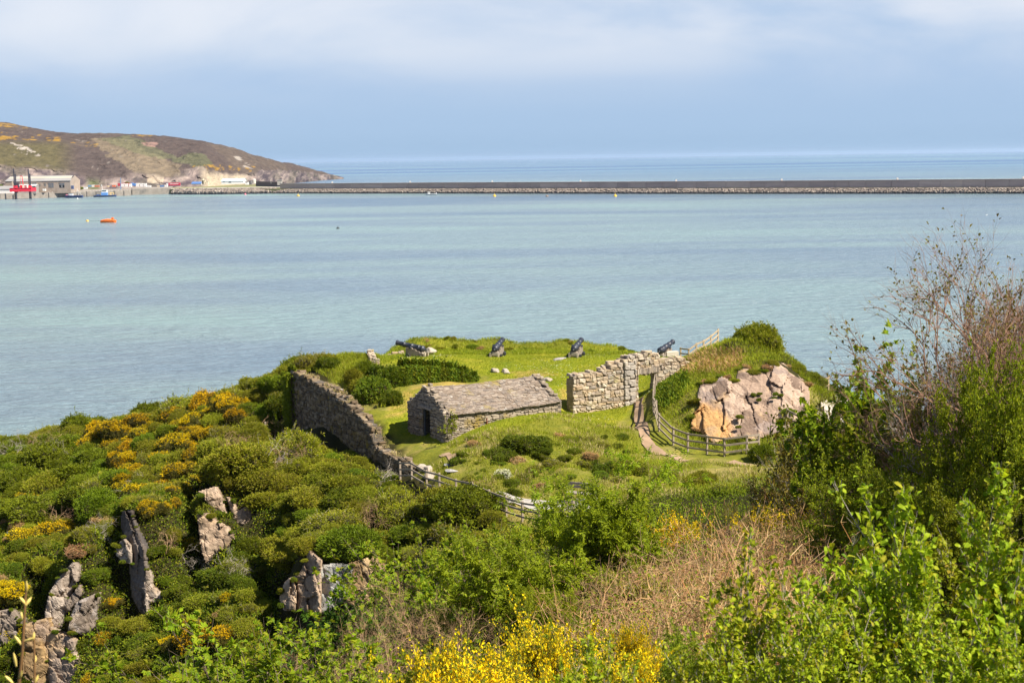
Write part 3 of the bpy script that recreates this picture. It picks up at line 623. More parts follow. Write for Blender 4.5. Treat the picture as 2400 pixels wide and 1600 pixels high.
# ------------------------------------------------------------------ fort: rubble walls laid stone by stone
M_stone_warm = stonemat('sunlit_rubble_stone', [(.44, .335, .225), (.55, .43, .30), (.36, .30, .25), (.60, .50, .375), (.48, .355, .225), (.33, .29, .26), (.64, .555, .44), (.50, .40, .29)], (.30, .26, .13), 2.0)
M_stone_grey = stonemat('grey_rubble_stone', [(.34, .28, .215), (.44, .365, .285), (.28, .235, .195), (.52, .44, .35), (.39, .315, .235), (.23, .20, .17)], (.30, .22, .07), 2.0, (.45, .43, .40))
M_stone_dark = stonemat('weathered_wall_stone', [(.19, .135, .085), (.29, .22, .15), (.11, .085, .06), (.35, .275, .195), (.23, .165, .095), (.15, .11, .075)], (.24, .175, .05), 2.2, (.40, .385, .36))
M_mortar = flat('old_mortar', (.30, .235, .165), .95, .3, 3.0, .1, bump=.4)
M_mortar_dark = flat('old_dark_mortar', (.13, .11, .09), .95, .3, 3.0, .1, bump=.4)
M_slate = stonemat('stone_slates', [(.25, .205, .17), (.32, .26, .215), (.19, .16, .14), (.38, .32, .265), (.28, .22, .175), (.215, .17, .13)], (.27, .21, .085), 1.6, (.42, .40, .36))
M_oldwood = flat('weathered_timber', (.30, .255, .215), .9, .3, 5.0, .1, bump=.3)
M_palewood = flat('pale_fence_timber', (.44, .34, .22), .9, .2, 4.0, .1, bump=.2)
M_greywood = flat('grey_fence_timber', (.32, .26, .20), .9, .25, 4.0, .1, bump=.2)
M_darkwood = flat('dark_timber', (.035, .037, .045), .7, .3, 3.0, .2)
BF = np.array([[0, 2, 3, 1], [4, 5, 7, 6], [0, 1, 5, 4], [2, 6, 7, 3], [0, 4, 6, 2], [1, 3, 7, 5]])
def stonework(path, th, zb, zt, rng, ch=(.16, .30), sl=(.22, .62), holes=(), gap=.025, jit=.03, ragged=.12, sink=.25):
    """path: list of (x, y); zb(s), zt(s): base and top heights along it. Returns (stones, mortar) as two MB-like vertex sets."""
    path = np.array(path, float); seg = np.r_[0, np.cumsum(np.hypot(*np.diff(path, axis=0).T))]; L = seg[-1]
    S, Mo = MB(), MB()
    ss = np.linspace(0, L, 60); zmin = min(zb(s) for s in ss) - sink; zmax = max(zt(s) for s in ss) + .3
    z = zmin; rows = []
    while z < zmax:
        h = rng.uniform(*ch); rows += [(z, h, -1), (z + rng.uniform(-.05, .05), h, 1)]; z += h * .93
    for z, h, leafside in rows:
        s = -rng.uniform(0, .3)
        while s < L:
            l = rng.uniform(*sl) * (1.0 if h > .2 else 1.2); a, b = max(s, 0), min(s + l, L); s += l
            if b - a < .06: continue
            m = (a + b) / 2; zc = z + h / 2 + rng.uniform(-.2, .2) * h; hh = h * rng.uniform(.72, 1.12)
            if zc < zb(m) - sink or zc > zt(m) + rng.uniform(-ragged, ragged): continue
            skip = False
            for (h0, h1, z0, z1) in holes:
                if z0 < zc < z1:
                    if a >= h0 - .02 and b <= h1 + .02: skip = True
                    elif a < h0 < b and b <= h1 + .6: b = h0
                    elif a < h1 < b: a = h1
                    elif a <= h0 and b >= h1: b = h0
            if skip or b - a < .07: continue
            m = (a + b) / 2
            x, y = np.interp(m, seg, path[:, 0]), np.interp(m, seg, path[:, 1]); k = min(max(np.searchsorted(seg, m) - 1, 0), len(path) - 2)
            d = (path[k + 1] - path[k]) / (seg[k + 1] - seg[k]); nrm = np.array([-d[1], d[0]])
            Mx = np.array([[d[0], nrm[0], 0], [d[1], nrm[1], 0], [0, 0, 1]])
            if leafside < 0 and zc < zt(m) - .12: Mo.box((x, y, zc), (b - a, th - .10, h), M=Mx)
            # stone: chamfered block through the wall, slightly proud and uneven
            hx, hz = (b - a - gap) / 2, (hh - gap) / 2
            y0_, y1_ = (-(th / 2 + rng.uniform(-.035, .04)), rng.uniform(-.06, .1)) if leafside < 0 else (-rng.uniform(-.06, .1), th / 2 + rng.uniform(-.035, .04))
            c = min(hx, hz) * rng.uniform(.25, .5)
            prof = [(-hx + c, -hz), (hx - c, -hz), (hx, -hz + c), (hx, hz - c), (hx - c, hz), (-hx + c, hz), (-hx, hz - c), (-hx, -hz + c)]
            V = np.array([(p[0] * f, sy, p[1] * f) for sy, f in ((y0_, .84), (y0_ + .045, 1), (y1_ - .045, 1), (y1_, .84)) for p in prof])
            V += rng.uniform(-jit, jit, V.shape) * np.array([1, .6, 1]); ph = rng.normal(0, .07); V = V @ np.array([[math.cos(ph), 0, -math.sin(ph)], [0, 1, 0], [math.sin(ph), 0, math.cos(ph)]]).T; V = V @ Mx.T + np.array([x, y, zc])
            n = 8; Fq = [[r * n + i, r * n + (i + 1) % n, (r + 1) * n + (i + 1) % n, (r + 1) * n + i] for r in range(3) for i in range(n)]
            Fq += [[0, 7, 6, 1], [1, 6, 5, 2], [2, 5, 4, 3], [24, 25, 30, 31], [25, 26, 29, 30], [26, 27, 28, 29]]
            S.add(V, Fq)
    return S, Mo
def lin(xs, ys): return lambda s: float(np.interp(s, xs, ys))
rg = np.random.default_rng(21)

# --- west wall (seen from outside, in shade)
def west_wall():
    top = [(690, 872, 98), (708, 874, 97), (760, 890, 94.2), (800, 912, 91.8), (840, 938, 89.5), (870, 968, 87.9), (895, 994, 86.6), (906, 1018, 86.0), (908, 1040, 85.9), (935, 1062, 84.2), (970, 1086, 82.0), (990, 1100, 80.9), (1004, 1112, 80.1)]
    T3 = np.array([P(*a) for a in top]); path = [tuple(p[:2]) for p in T3]
    a, b = np.array(path[0]), np.array(path[-1]); L = np.linalg.norm(b - a); d = (b - a) / L
    path = [tuple(a), tuple(a + d * L / 2 + np.array([-.15, -.1])), tuple(b)]
    ss = [(p[:2] - a) @ d for p in T3]
    zt = lin(ss, T3[:, 2]); zb = lambda s: float(H(*(a + d * s))) - .3
    root = empty('ruined_wall', (a[0], a[1], zb(0)), 'tall ruined rubble wall in shade stepping down from the ivy to the fence', 'wall')
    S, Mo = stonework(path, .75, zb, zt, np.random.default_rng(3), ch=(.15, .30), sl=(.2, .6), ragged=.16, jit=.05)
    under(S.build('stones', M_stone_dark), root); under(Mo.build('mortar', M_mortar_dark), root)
    return root, a, d, L, zt, zb
WWALL = west_wall()

# --- gateway wall
def gateway():
    B = [P(1336, 968, 94.2), P(1456, 957, 96.3), P(1534, 955, 97.9), P(1614, 950, 98.9)]
    path = [tuple(p[:2]) for p in B]; pa = np.array(path); seg = np.r_[0, np.cumsum(np.hypot(*np.diff(pa, axis=0).T))]
    def sx(px):    # path parameter under a photo column
        s = np.linspace(0, seg[-1], 400); X = np.interp(s, seg, pa[:, 0]); Y = np.interp(s, seg, pa[:, 1]); q = proj(np.stack([X, Y, 0 * X + 18.5], -1))[0]; return float(np.interp(px, q, s))
    def zat(px, py): s = sx(px); Y = np.interp(s, seg, pa[:, 1]); return s, float(P(px, py, Y)[2])
    tops = [zat(*a) for a in ((1336, 880), (1350, 876), (1395, 871), (1425, 857), (1432, 845), (1452, 845), (1460, 836), (1490, 831), (1512, 826), (1530, 833), (1560, 838), (1590, 837), (1605, 845), (1612, 855))]
    zt = lin([t[0] for t in tops], [t[1] for t in tops])
    zb = lambda s: float(H(np.interp(s, seg, pa[:, 0]), np.interp(s, seg, pa[:, 1]))) - .25
    d0, d1 = sx(1488), sx(1531); zl = zat(1505, 873)[1]
    root = empty('gateway_wall', (*path[0], zb(0)), 'sunlit broken stone wall with a square gateway and a lintel, fort entrance', 'wall')
    S, Mo = stonework(path, .85, zb, zt, np.random.default_rng(5), ch=(.16, .34), sl=(.18, .60), jit=.045, gap=.03, holes=[(d0, d1, -5, zl)], ragged=.13)
    under(S.build('stones', M_stone_warm), root); under(Mo.build('mortar', M_mortar), root)
    # squared gate pier, a little proud
    p0, p1 = sx(1456), d0
    pt = [(np.interp(s, seg, pa[:, 0]), np.interp(s, seg, pa[:, 1])) for s in (p0 - .1, p1 - .28)]
    zz = zat(1470, 846)[1]
    S, Mo = stonework(pt, 1.15, lambda s: zb(p0 + s), lambda s: zz, np.random.default_rng(6), ch=(.26, .40), sl=(.4, .8), ragged=.05, jit=.02)
    g = stonemat('gate_pier_stone', [(.42, .37, .31), (.50, .45, .39), (.36, .33, .30), (.55, .48, .40)], None, 2.0)
    under(S.build('gate_pier', g), root)
    # flat arch of upright slabs over the opening
    S = MB(); s = d0 - .15; r5 = np.random.default_rng(9)
    while s < d1 + .15:
        w = r5.uniform(.09, .17); x, y = np.interp(s + w / 2, seg, pa[:, 0]), np.interp(s + w / 2, seg, pa[:, 1]); dd = pa[2] - pa[1]; dd /= np.linalg.norm(dd)
        S.box((x, y, zl + .17 + r5.uniform(-.02, .02)), (w - .02, .98, .36 + r5.uniform(-.04, .05)), M=np.array([[dd[0], -dd[1], 0], [dd[1], dd[0], 0], [0, 0, 1]]), jit=.012, rng=r5); s += w
    under(S.build('lintel', M_stone_grey), root)
    return root, sx, zat, pa, seg
GATE = gateway()

# --- stone hut
def hut():
    A = np.array([*P(1045, 1043, 86)[:2]]); d = np.array([.848, .53]); g = np.array([-.53, .848])
    L, Wd = 8.6, 5.0; zf = float(H(*A)) - .25; ze = 18.5; zr = 19.75; th = .5
    root = empty('stone_hut', (*A, zf), 'small ruined stone hut with a stone slate roof and a dark doorway', 'building')
    rz = np.random.default_rng(12)
    def q(s, w): return tuple(A + d * s + g * w)
    # long walls
    for nm, w in (('front_wall', th / 2), ('back_wall', Wd - th / 2)):
        S, Mo = stonework([q(.05, w), q(L, w)], th, lambda s: zf, lambda s: ze - .1, rz, ch=(.08, .17), sl=(.18, .55), ragged=.02, jit=.02, gap=.018)
        o = S.build(nm, M_stone_grey); under(o, root); m = Mo.build('mortar', M_mortar_dark); under(m, root)
    # gables
    for nm, s in (('door_gable', th / 2), ('end_gable', L - th / 2)):
        zt = lambda w: ze + (zr + .22 - ze) * (1 - abs(w - Wd / 2) / (Wd / 2)) ** .9 - .05
        hl = [(Wd * .40, Wd * .40 + .95, -5, zf + 2.05)] if nm == 'door_gable' else []
        S, Mo = stonework([q(s, .0), q(s, Wd)], th, lambda w: zf, zt, rz, ch=(.10, .2), sl=(.16, .45), holes=hl, ragged=.09, jit=.022, gap=.02)
        under(S.build(nm, M_stone_grey), root); under(Mo.build('mortar', M_mortar_dark), root)
    # door: timber lintel, iron-grey gate leaf, floor
    mb = MB(); a = np.array([*q(-.03, Wd * .40 - .35), zf + 2.12]); b = np.array([*q(-.03, Wd * .40 + 1.3), zf + 2.18]); mb.beam(a, b, .16, .15); under(mb.build('lintel', M_oldwood), root)
    dr = MB()
    for k in range(7):
        p = q(.42, Wd * .40 + .08 + k * .13); dr.box((*p, zf + 1.05), (.035, .035, 1.9), rz=math.atan2(d[1], d[0]))
    for zz in (.3, 1.1, 1.85):
        a = np.array([*q(.42, Wd * .40 + .05), zf + zz]); b = np.array([*q(.42, Wd * .40 + .9), zf + zz]); dr.beam(a, b, .03, .05)
    under(dr.build('door', M_darkwood), root)
    mb = MB(); p = q(.15, Wd * .40 + .90); mb.box((*p, zf + 1.0), (.10, .10, 2.0), rz=math.atan2(d[1], d[0])); under(mb.build('door_post', flat('blue_grey_post', (.075, .085, .105), .7, .2)), root)
    # slates: rows of thin uneven stones on both slopes
    S = MB(); rs = np.random.default_rng(14)
    run = math.hypot(Wd / 2, zr - ze); 
    for side in (0, 1):
        w0, w1 = (-.02, Wd / 2) if side == 0 else (Wd + .02, Wd / 2)
        n = 22
        for r in range(n + 1):
            f = r / n; wc = w0 + (w1 - w0) * f; zc = ze - .07 + (zr - ze + .05) * f
            s = .18 + rs.uniform(0, .2)
            while s < L - .12:
                l = rs.uniform(.14, .46); e = min(s + l, L - .06)
                ux = np.array([d[0], d[1], 0]); tv = np.array([*(g * (w1 - w0)), (zr - ze)]); tv /= np.linalg.norm(tv); nv = np.cross(ux, tv); nv = nv if nv[2] > 0 else -nv
                tilt = tv * math.cos(.10) - nv * math.sin(.10) * 1; nv2 = np.cross(ux, tilt); nv2 = nv2 if nv2[2] > 0 else -nv2
                zs = -.10 * math.sin(math.pi * (s / L)) + .04 * vnoise(np.array(s * .9), np.array(f * 3.0), s=7)
                c = np.array([*q((s + e) / 2, wc), zc + zs]) + nv * (.05 + rs.uniform(-.012, .018))
                S.box(c, (e - s - .012, run / n * 1.75, .035 + rs.uniform(0, .03)), M=np.stack([ux, tilt, nv2], 1), jit=.012, rng=rs); s = e
    under(S.build('roof', M_slate), root)
    # underlay so nothing shows through
    z = [(*q(.2, -.02), ze - .14), (*q(L - .1, -.02), ze - .14), (*q(L - .1, Wd / 2), zr - .12), (*q(.2, Wd / 2), zr - .12), (*q(.2, Wd + .02), ze - .14), (*q(L - .1, Wd + .02), ze - .14)]
    V = np.array(z); V2 = V - np.array([0, 0, .14]); Fq = [[0, 1, 2, 3], [3, 2, 5, 4], [6, 9, 8, 7], [9, 10, 11, 8], [0, 6, 7, 1], [4, 5, 11, 10], [0, 3, 9, 6], [3, 4, 10, 9], [1, 7, 8, 2], [2, 8, 11, 5]]
    under(obj('roof_bed', mesh('roof_bed', np.concatenate([V, V2]), np.array(Fq), M_mortar_dark)), root)
    # rusty bracket on the front wall
    mb = MB(); p = q(2.95, -.04); mb.box((*p, zf + 1.25), (.05, .06, .55), rz=math.atan2(d[1], d[0])); under(mb.build('iron_bracket', flat('rust', (.22, .07, .03), .9, .3)), root)
    return A, d, g, L, Wd, zf
HUT = hut()

# --- low rubble edges on the gun platform
def low_wall(name, pts, h, th, mat, label, cat, seed, **kw):
    G3 = np.array([G(*p) for p in pts]); path = [tuple(p[:2]) for p in G3]; seg = np.r_[0, np.cumsum(np.hypot(*np.diff(G3[:, :2], axis=0).T))]
    zb = lambda s: float(H(np.interp(s, seg, G3[:, 0]), np.interp(s, seg, G3[:, 1])))
    S, Mo = stonework(path, th, lambda s: zb(s) - .2, lambda s: zb(s) + h, np.random.default_rng(seed), **kw)
    root = empty(name, (*path[0], zb(0)), label, cat); under(S.build('stones', mat), root); under(Mo.build('mortar', M_mortar), root); return root
low_wall('low_wall', [(872, 846, 111), (884, 838, 112.3), (900, 832, 113.2), (925, 829, 113.8), (948, 828, 114)], .22, .5, M_stone_warm, 'low curved kerb of pale stones left of the first cannon', 'wall', 31, ch=(.14, .22), sl=(.25, .6))
low_wall('retaining_wall', [(868, 850, 109.5), (873, 862, 106.5), (882, 872, 104.5)], .45, .5, M_stone_warm, 'short stepped stone wall end below the pale kerb', 'wall', 32, ch=(.16, .25), sl=(.3, .7))

# loose stones and boulders
def rock_blob(name, c, size, mat, label, seed, group=None, cat='stone'):
    r = np.random.default_rng(seed); bm = bmesh.new(); bmesh.ops.create_icosphere(bm, subdivisions=3, radius=1.0)
    V = np.array([v.co[:] for v in bm.verts]); 
    pl = r.normal(size=(14, 3)); pl /= np.linalg.norm(pl, axis=1)[:, None]; dd = r.uniform(.62, .95, 14)
    for n_, k in zip(pl, dd):
        e = V @ n_ - k; V = V - np.maximum(e, 0)[:, None] * n_
    V += .05 * np.stack([fbm(V[:, 0] * 3 + i * 9, V[:, 1] * 3, V[:, 2] * 3, s=seed + i) for i in range(3)], 1)
    for v, p in zip(bm.verts, V): v.co = p * np.array(size)
    me = bpy.data.meshes.new(name); bm.to_mesh(me); bm.free(); me.materials.append(mat); me.polygons.foreach_set('use_smooth', np.zeros(len(me.polygons), bool))
    o = obj(name, me, None, c); o.rotation_euler = (0, 0, r.uniform(0, 6)); return tag(o, label, cat, group)
M_boulder = stonemat('pale_boulder', [(.50, .44, .36), (.44, .38, .31)], (.30, .27, .16), 3.0)
rock_blob('boulder', G(1009, 830, 113.5, .2), (.65, .5, .38), M_boulder, 'pale boulder lying in the grass right of the first cannon', 41)
rock_blob('flat_stone', G(1312, 851, 109.2, .02), (.75, .5, .08), flat('grey_flagstone', (.33, .30, .28), .95, .2, 3), 'flat grey stone in the lawn left of the third cannon', 42)
rock_blob('stone', G(1161, 875, 104.6, .08), (.42, .35, .25), M_boulder, 'left pale stone at the grass edge behind the hut', 43)
rock_blob('stone', G(1183, 873, 104.6, .08), (.35, .3, .22), M_boulder, 'right pale stone at the grass edge behind the hut', 44)
rock_blob('stone', G(1187, 878, 104.0, .06), (.28, .22, .16), M_boulder, 'smallest pale stone at the grass edge behind the hut', 45)
rock_blob('stone', G(1283, 895, 100.5, .08), (.45, .3, .22), M_boulder, 'pale stone in the grass beyond the far end of the hut', 46)
for i, (px, py, Y, w, lb) in enumerate(((990, 1084, 80.6, .5, 'uppermost loose stone at the low end of the ruined wall'), (1003, 1092, 79.8, .45, 'middle loose stone at the low end of the ruined wall'), (1008, 1102, 79.2, .5, 'lowest loose stone at the low end of the ruined wall'),
                                    (1058, 1109, 78.7, .42, 'flat grey step slab in the grass path by the fence'), (1047, 1095, 79.6, .3, 'upper small step stone in the grass path'), (1095, 1130, 77, .35, 'lower step stone near the fence and bare earth'))):
    rock_blob('step_stone' if i > 2 else 'loose_stone', G(px, py, Y, .03), (w, w * .7, .07 if i > 2 else .28), M_boulder if i < 3 else flat('grey_flagstone', (.36, .34, .33), .95, .2, 3), lb, 50 + i)

# ------------------------------------------------------------------ fences
def fence(name, posts, h, rails, label, pm, rm, pw=.10, rh=.11, ext=(0, 0), side=-1, pieces=True):
    base = np.array(posts, float); root = empty(name, base[0], label, 'fence')
    for p in base:
        mb = MB(); mb.box((p[0], p[1], p[2] + h / 2 - .15), (pw, pw, h + .34), rz=.4, jit=.006, rng=rg); under(mb.build('post', pm), root)
    for f in rails:
        mb = MB()
        for i in range(len(base) - 1):
            a, b = base[i].copy(), base[i + 1].copy(); d = b - a; d /= np.linalg.norm(d); nn = np.array([d[1], -d[0], 0]) * side * (pw / 2 + .02)
            if i == 0: a = a - d * ext[0]
            if i == len(base) - 2: b = b + d * ext[1]
            mb.beam(a + nn + [0, 0, h * f - .01 * (i % 2)], b + nn + [0, 0, h * f + .01 * (i % 2)], .04, rh)
        under(mb.build('rail', rm), root)
    return root
def gp(rows): return [G(*r) for r in rows]
fence('timber_fence', gp([(1538, 945, 95.2), (1534, 968, 93), (1533, 988, 90.8), (1538, 1004, 88.8), (1545, 1018, 87), (1578, 1042, 85), (1612, 1051, 83.9), (1657, 1058, 83), (1698, 1065, 82.4), (1750, 1066, 82.2), (1778, 1062, 82.6)]), 1.12, (.22, .60, .95),
      'curved grey brown three rail timber fence along the path below the rock face', M_greywood, M_greywood, side=1)
def P3(rows): return [P(*r) for r in rows]
fence('stair_rail_fence', P3([(1595, 848, 107.5), (1614, 851, 105.5), (1632, 838, 105.8), (1649, 831, 106.2), (1666, 819, 106.8), (1683, 804, 107.6)]), 1.1, (.28, .62, .95),
      'pale timber fence climbing the slope behind the gateway wall', M_palewood, M_palewood, side=1)
fence('step_handrail', P3([(1904, 937, 93), (1941, 921, 94.5)]), 1.15, (.52, .93), 'short pale timber handrail on the far right end of the rock', M_palewood, M_palewood, side=1)
fence('hidden_fence', gp([(1845, 1020, 86.5), (1874, 1024, 86), (1910, 1032, 85.5), (1950, 1040, 85)]), 1.0, (.45, .92), 'grey timber fence at the foot of the rock half hidden by a budding shrub', M_greywood, M_greywood, side=1)
F4 = gp([(938, 1108, 81.0), (965, 1118, 79.8), (1000, 1132, 78.2), (1030, 1143, 77.2), (1069, 1156, 76), (1107, 1174, 74.7), (1147, 1191, 73.4), (1187, 1212, 72), (1225, 1226, 71), (1262, 1240, 70), (1300, 1250, 69.5), (1345, 1256, 69.4)])
fence('lower_fence', F4, 1.05, (.24, .58, .93), 'grey three rail fence with ivy covered posts beside the gravel path', M_greywood, M_greywood, side=1, rh=.10)
mb = MB(); p = G(621, 972, 96.5); mb.box((p[0], p[1], p[2] + .55), (.12, .12, 1.3), rz=.3); mb.tube([p + [0, 0, 1.2], p + [0, 0, 1.24]], [.085, .07], 6); tag(mb.build('marker_post', M_greywood), 'lone grey timber post in the scrub left of the ivy covered wall end', 'post')

# bench
def bench():
    p = G(1362, 1188, 72.6); a = -0.45; root = empty('bench', p, 'grey slatted timber bench half hidden behind the elder bush', 'bench', rz=a)
    def part(nm, boxes):
        mb = MB()
        for c, s in boxes: mb.box(c, s)
        o = mb.build(nm, M_oldwood); o.parent = root; return o
    part('seat', [((0, -.18 + .13 * k, .45), (1.7, .11, .045)) for k in range(4)])
    part('backrest', [((0, .34, .70 + .17 * k), (1.7, .04, .13)) for k in range(2)])
    for sx_ in (-.7, .7): part('leg', [((sx_, -.16, .2), (.08, .08, .46)), ((sx_, .36, .42), (.08, .06, .95)), ((sx_, .1, .40), (.07, .5, .06))])
bench()

# ------------------------------------------------------------------ cannons
M_iron = NT('black_painted_iron'); v_ = M_iron.coord('Object'); M_iron.bsdf(M_iron.ramp(M_iron.noise(v_, 4, 4), [(.3, (.018, .021, .032)), (.7, (.034, .038, .055))]), .45, .5, M_iron.bump(M_iron.noise(v_, 18, 4), .15, .01)); M_iron = M_iron.m
M_carr = flat('carriage_timber', (.24, .20, .165), .9, .3, 6, .1, bump=.4); M_carr_pale = flat('bleached_timber', (.42, .36, .28), .9, .2, 6, .1, bump=.3)
def lathe(prof, n=28):
    V = []; Fq = []
    for x, r in prof:
        for k in range(n):
            t = 2 * math.pi * k / n; V.append((x, r * math.cos(t), r * math.sin(t)))
    for i in range(len(prof) - 1):
        for k in range(n): Fq.append([i * n + k, (i + 1) * n + k, (i + 1) * n + (k + 1) % n, i * n + (k + 1) % n])
    return np.array(V), np.array(Fq)
def cannon_meshes():
    prof = [(-1.26, .001), (-1.255, .045), (-1.22, .075), (-1.17, .075), (-1.13, .045), (-1.10, .05), (-1.07, .12), (-1.02, .19), (-.98, .225), (-.93, .24), (-.92, .262), (-.86, .262), (-.85, .238), (-.62, .228), (-.61, .245), (-.56, .245), (-.55, .224), (-.05, .208), (-.04, .226), (.02, .226), (.03, .202), (.60, .180), (.61, .196), (.65, .196), (.66, .176), (1.02, .158), (1.10, .170), (1.19, .196), (1.25, .205), (1.28, .195), (1.285, .15), (1.28, .085), (.9, .08), (.9, .001)]
    V, Fq = lathe(prof); mb = MB(); mb.add(V, Fq)
    mb.tube([(-.02, -.42, -.05), (-.02, .42, -.05)], .085, 14); mb.box((-.885, 0, .268), (.05, .05, .03))
    z0 = .80; tilt = math.radians(11); M = np.array([[math.cos(tilt), 0, -math.sin(tilt)], [0, 1, 0], [math.sin(tilt), 0, math.cos(tilt)]])
    me = {}
    Vb = np.concatenate(mb.V) @ M.T + np.array([0, 0, z0 + .06]); me['barrel'] = mesh('barrel', Vb, [np.concatenate(mb.F3), np.concatenate(mb.F4)], M_iron, smoothf=True)
    return me
CAN = cannon_meshes()
CAN['barrel'].polygons.foreach_set('use_smooth', np.ones(len(CAN['barrel'].polygons), bool))
def make_cannon():
    root = bpy.data.objects.new('cannon', None); col.objects.link(root)
    obj('barrel', CAN['barrel'], root)
    r = np.random.default_rng(77)
    for sy in (-1, 1):   # stepped cheeks
        out = [(-1.05, .20), (.36, .20), (.36, .78), (.12, .80), (-.14, .80), (-.20, .70), (-.46, .68), (-.48, .56), (-.74, .54), (-.76, .43), (-1.02, .41)]
        mb = MB(); n = len(out); V = [(x, sy * .29 - .055, z) for x, z in out] + [(x, sy * .29 + .055, z) for x, z in out]
        mb.add(V, [[i, (i + 1) % n, n + (i + 1) % n, n + i] for i in range(n)])
        bm = bmesh.new(); vs = [bm.verts.new(v) for v in V]
        bm.faces.new(vs[:n][::-1]); bm.faces.new(vs[n:])
        for i in range(n): bm.faces.new((vs[i], vs[(i + 1) % n], vs[n + (i + 1) % n], vs[n + i]))
        bmesh.ops.recalc_face_normals(bm, faces=bm.faces); bmesh.ops.triangulate(bm, faces=[f for f in bm.faces if len(f.verts) > 4])
        m_ = bpy.data.meshes.new('cheek'); bm.to_mesh(m_); bm.free(); m_.materials.append(M_carr); m_.polygons.foreach_set('use_smooth', np.zeros(len(m_.polygons), bool)); obj('cheek', m_, root)
    for x in (.18, -.82):
        mb = MB(); mb.box((x, 0, .16), (.18, .95, .13), jit=.006, rng=r); obj_ = mb.build('axle', M_carr_pale, root)
        for sy in (-1, 1):
            w = MB(); rr = .19 if x > 0 else .15; w.tube([(x, sy * .40, rr), (x, sy * .50, rr)], rr, 16); w.tube([(x, sy * .49, rr), (x, sy * .56, rr)], .06, 8); w.build('wheel', M_darkwood, root)
    for c_, s_ in (((-.70, 0, .42), (.5, .46, .10)), ((-.98, 0, .30), (.10, .47, .22)), ((.30, 0, .45), (.10, .47, .4))):
        mb = MB(); mb.box(c_, s_); mb.build('cross_timber', M_carr_pale, root)
    for y_ in (-.3, .3):
        mb = MB(); mb.box((-1.15, y_, .18), (.13, .12, .42), jit=.01, rng=r); mb.build('rear_stop', M_carr_pale, root)
    return root
c0 = make_cannon()
spots = [(966, 842, 111.5, (-.93, .36), 'cannon on a grey timber carriage pointing left, leftmost of the four'), (1168, 838, 112.5, (.26, .97), 'second cannon from the left, pointing out to sea from the middle of the lawn'),
         (1353, 841, 111.2, (.30, .95), 'third cannon from the left, beside a flat stone in the lawn'), (1560, 836, 110.5, (.52, .85), 'cannon behind the gateway wall, rightmost of the four')]
for i, (px, py, Y, hd, lb) in enumerate(spots):
    o = c0 if i == 0 else copy_tree(c0)
    p = G(px, py, Y); o.location = tuple(p); o.rotation_euler = (0, 0, math.atan2(hd[1], hd[0])); o.scale = (1.06, 1.06, 1.06)
    tag(o, lb, 'cannon', 'cannons on the fort lawn')
mb = MB(); p = G(1575, 838, 110); mb.box((p[0], p[1], p[2] + .35), (.95, .5, .95), rz=.15, jit=.02, rng=rg); mb.box((p[0] + .05, p[1] - .27, p[2] + .35), (.10, .04, .45), rz=.15)
tag(mb.build('masonry_block', flat('whitewashed_block', (.60, .53, .44), .9, .15, 3)), 'pale block with a dark mark beside the rightmost cannon', 'block')

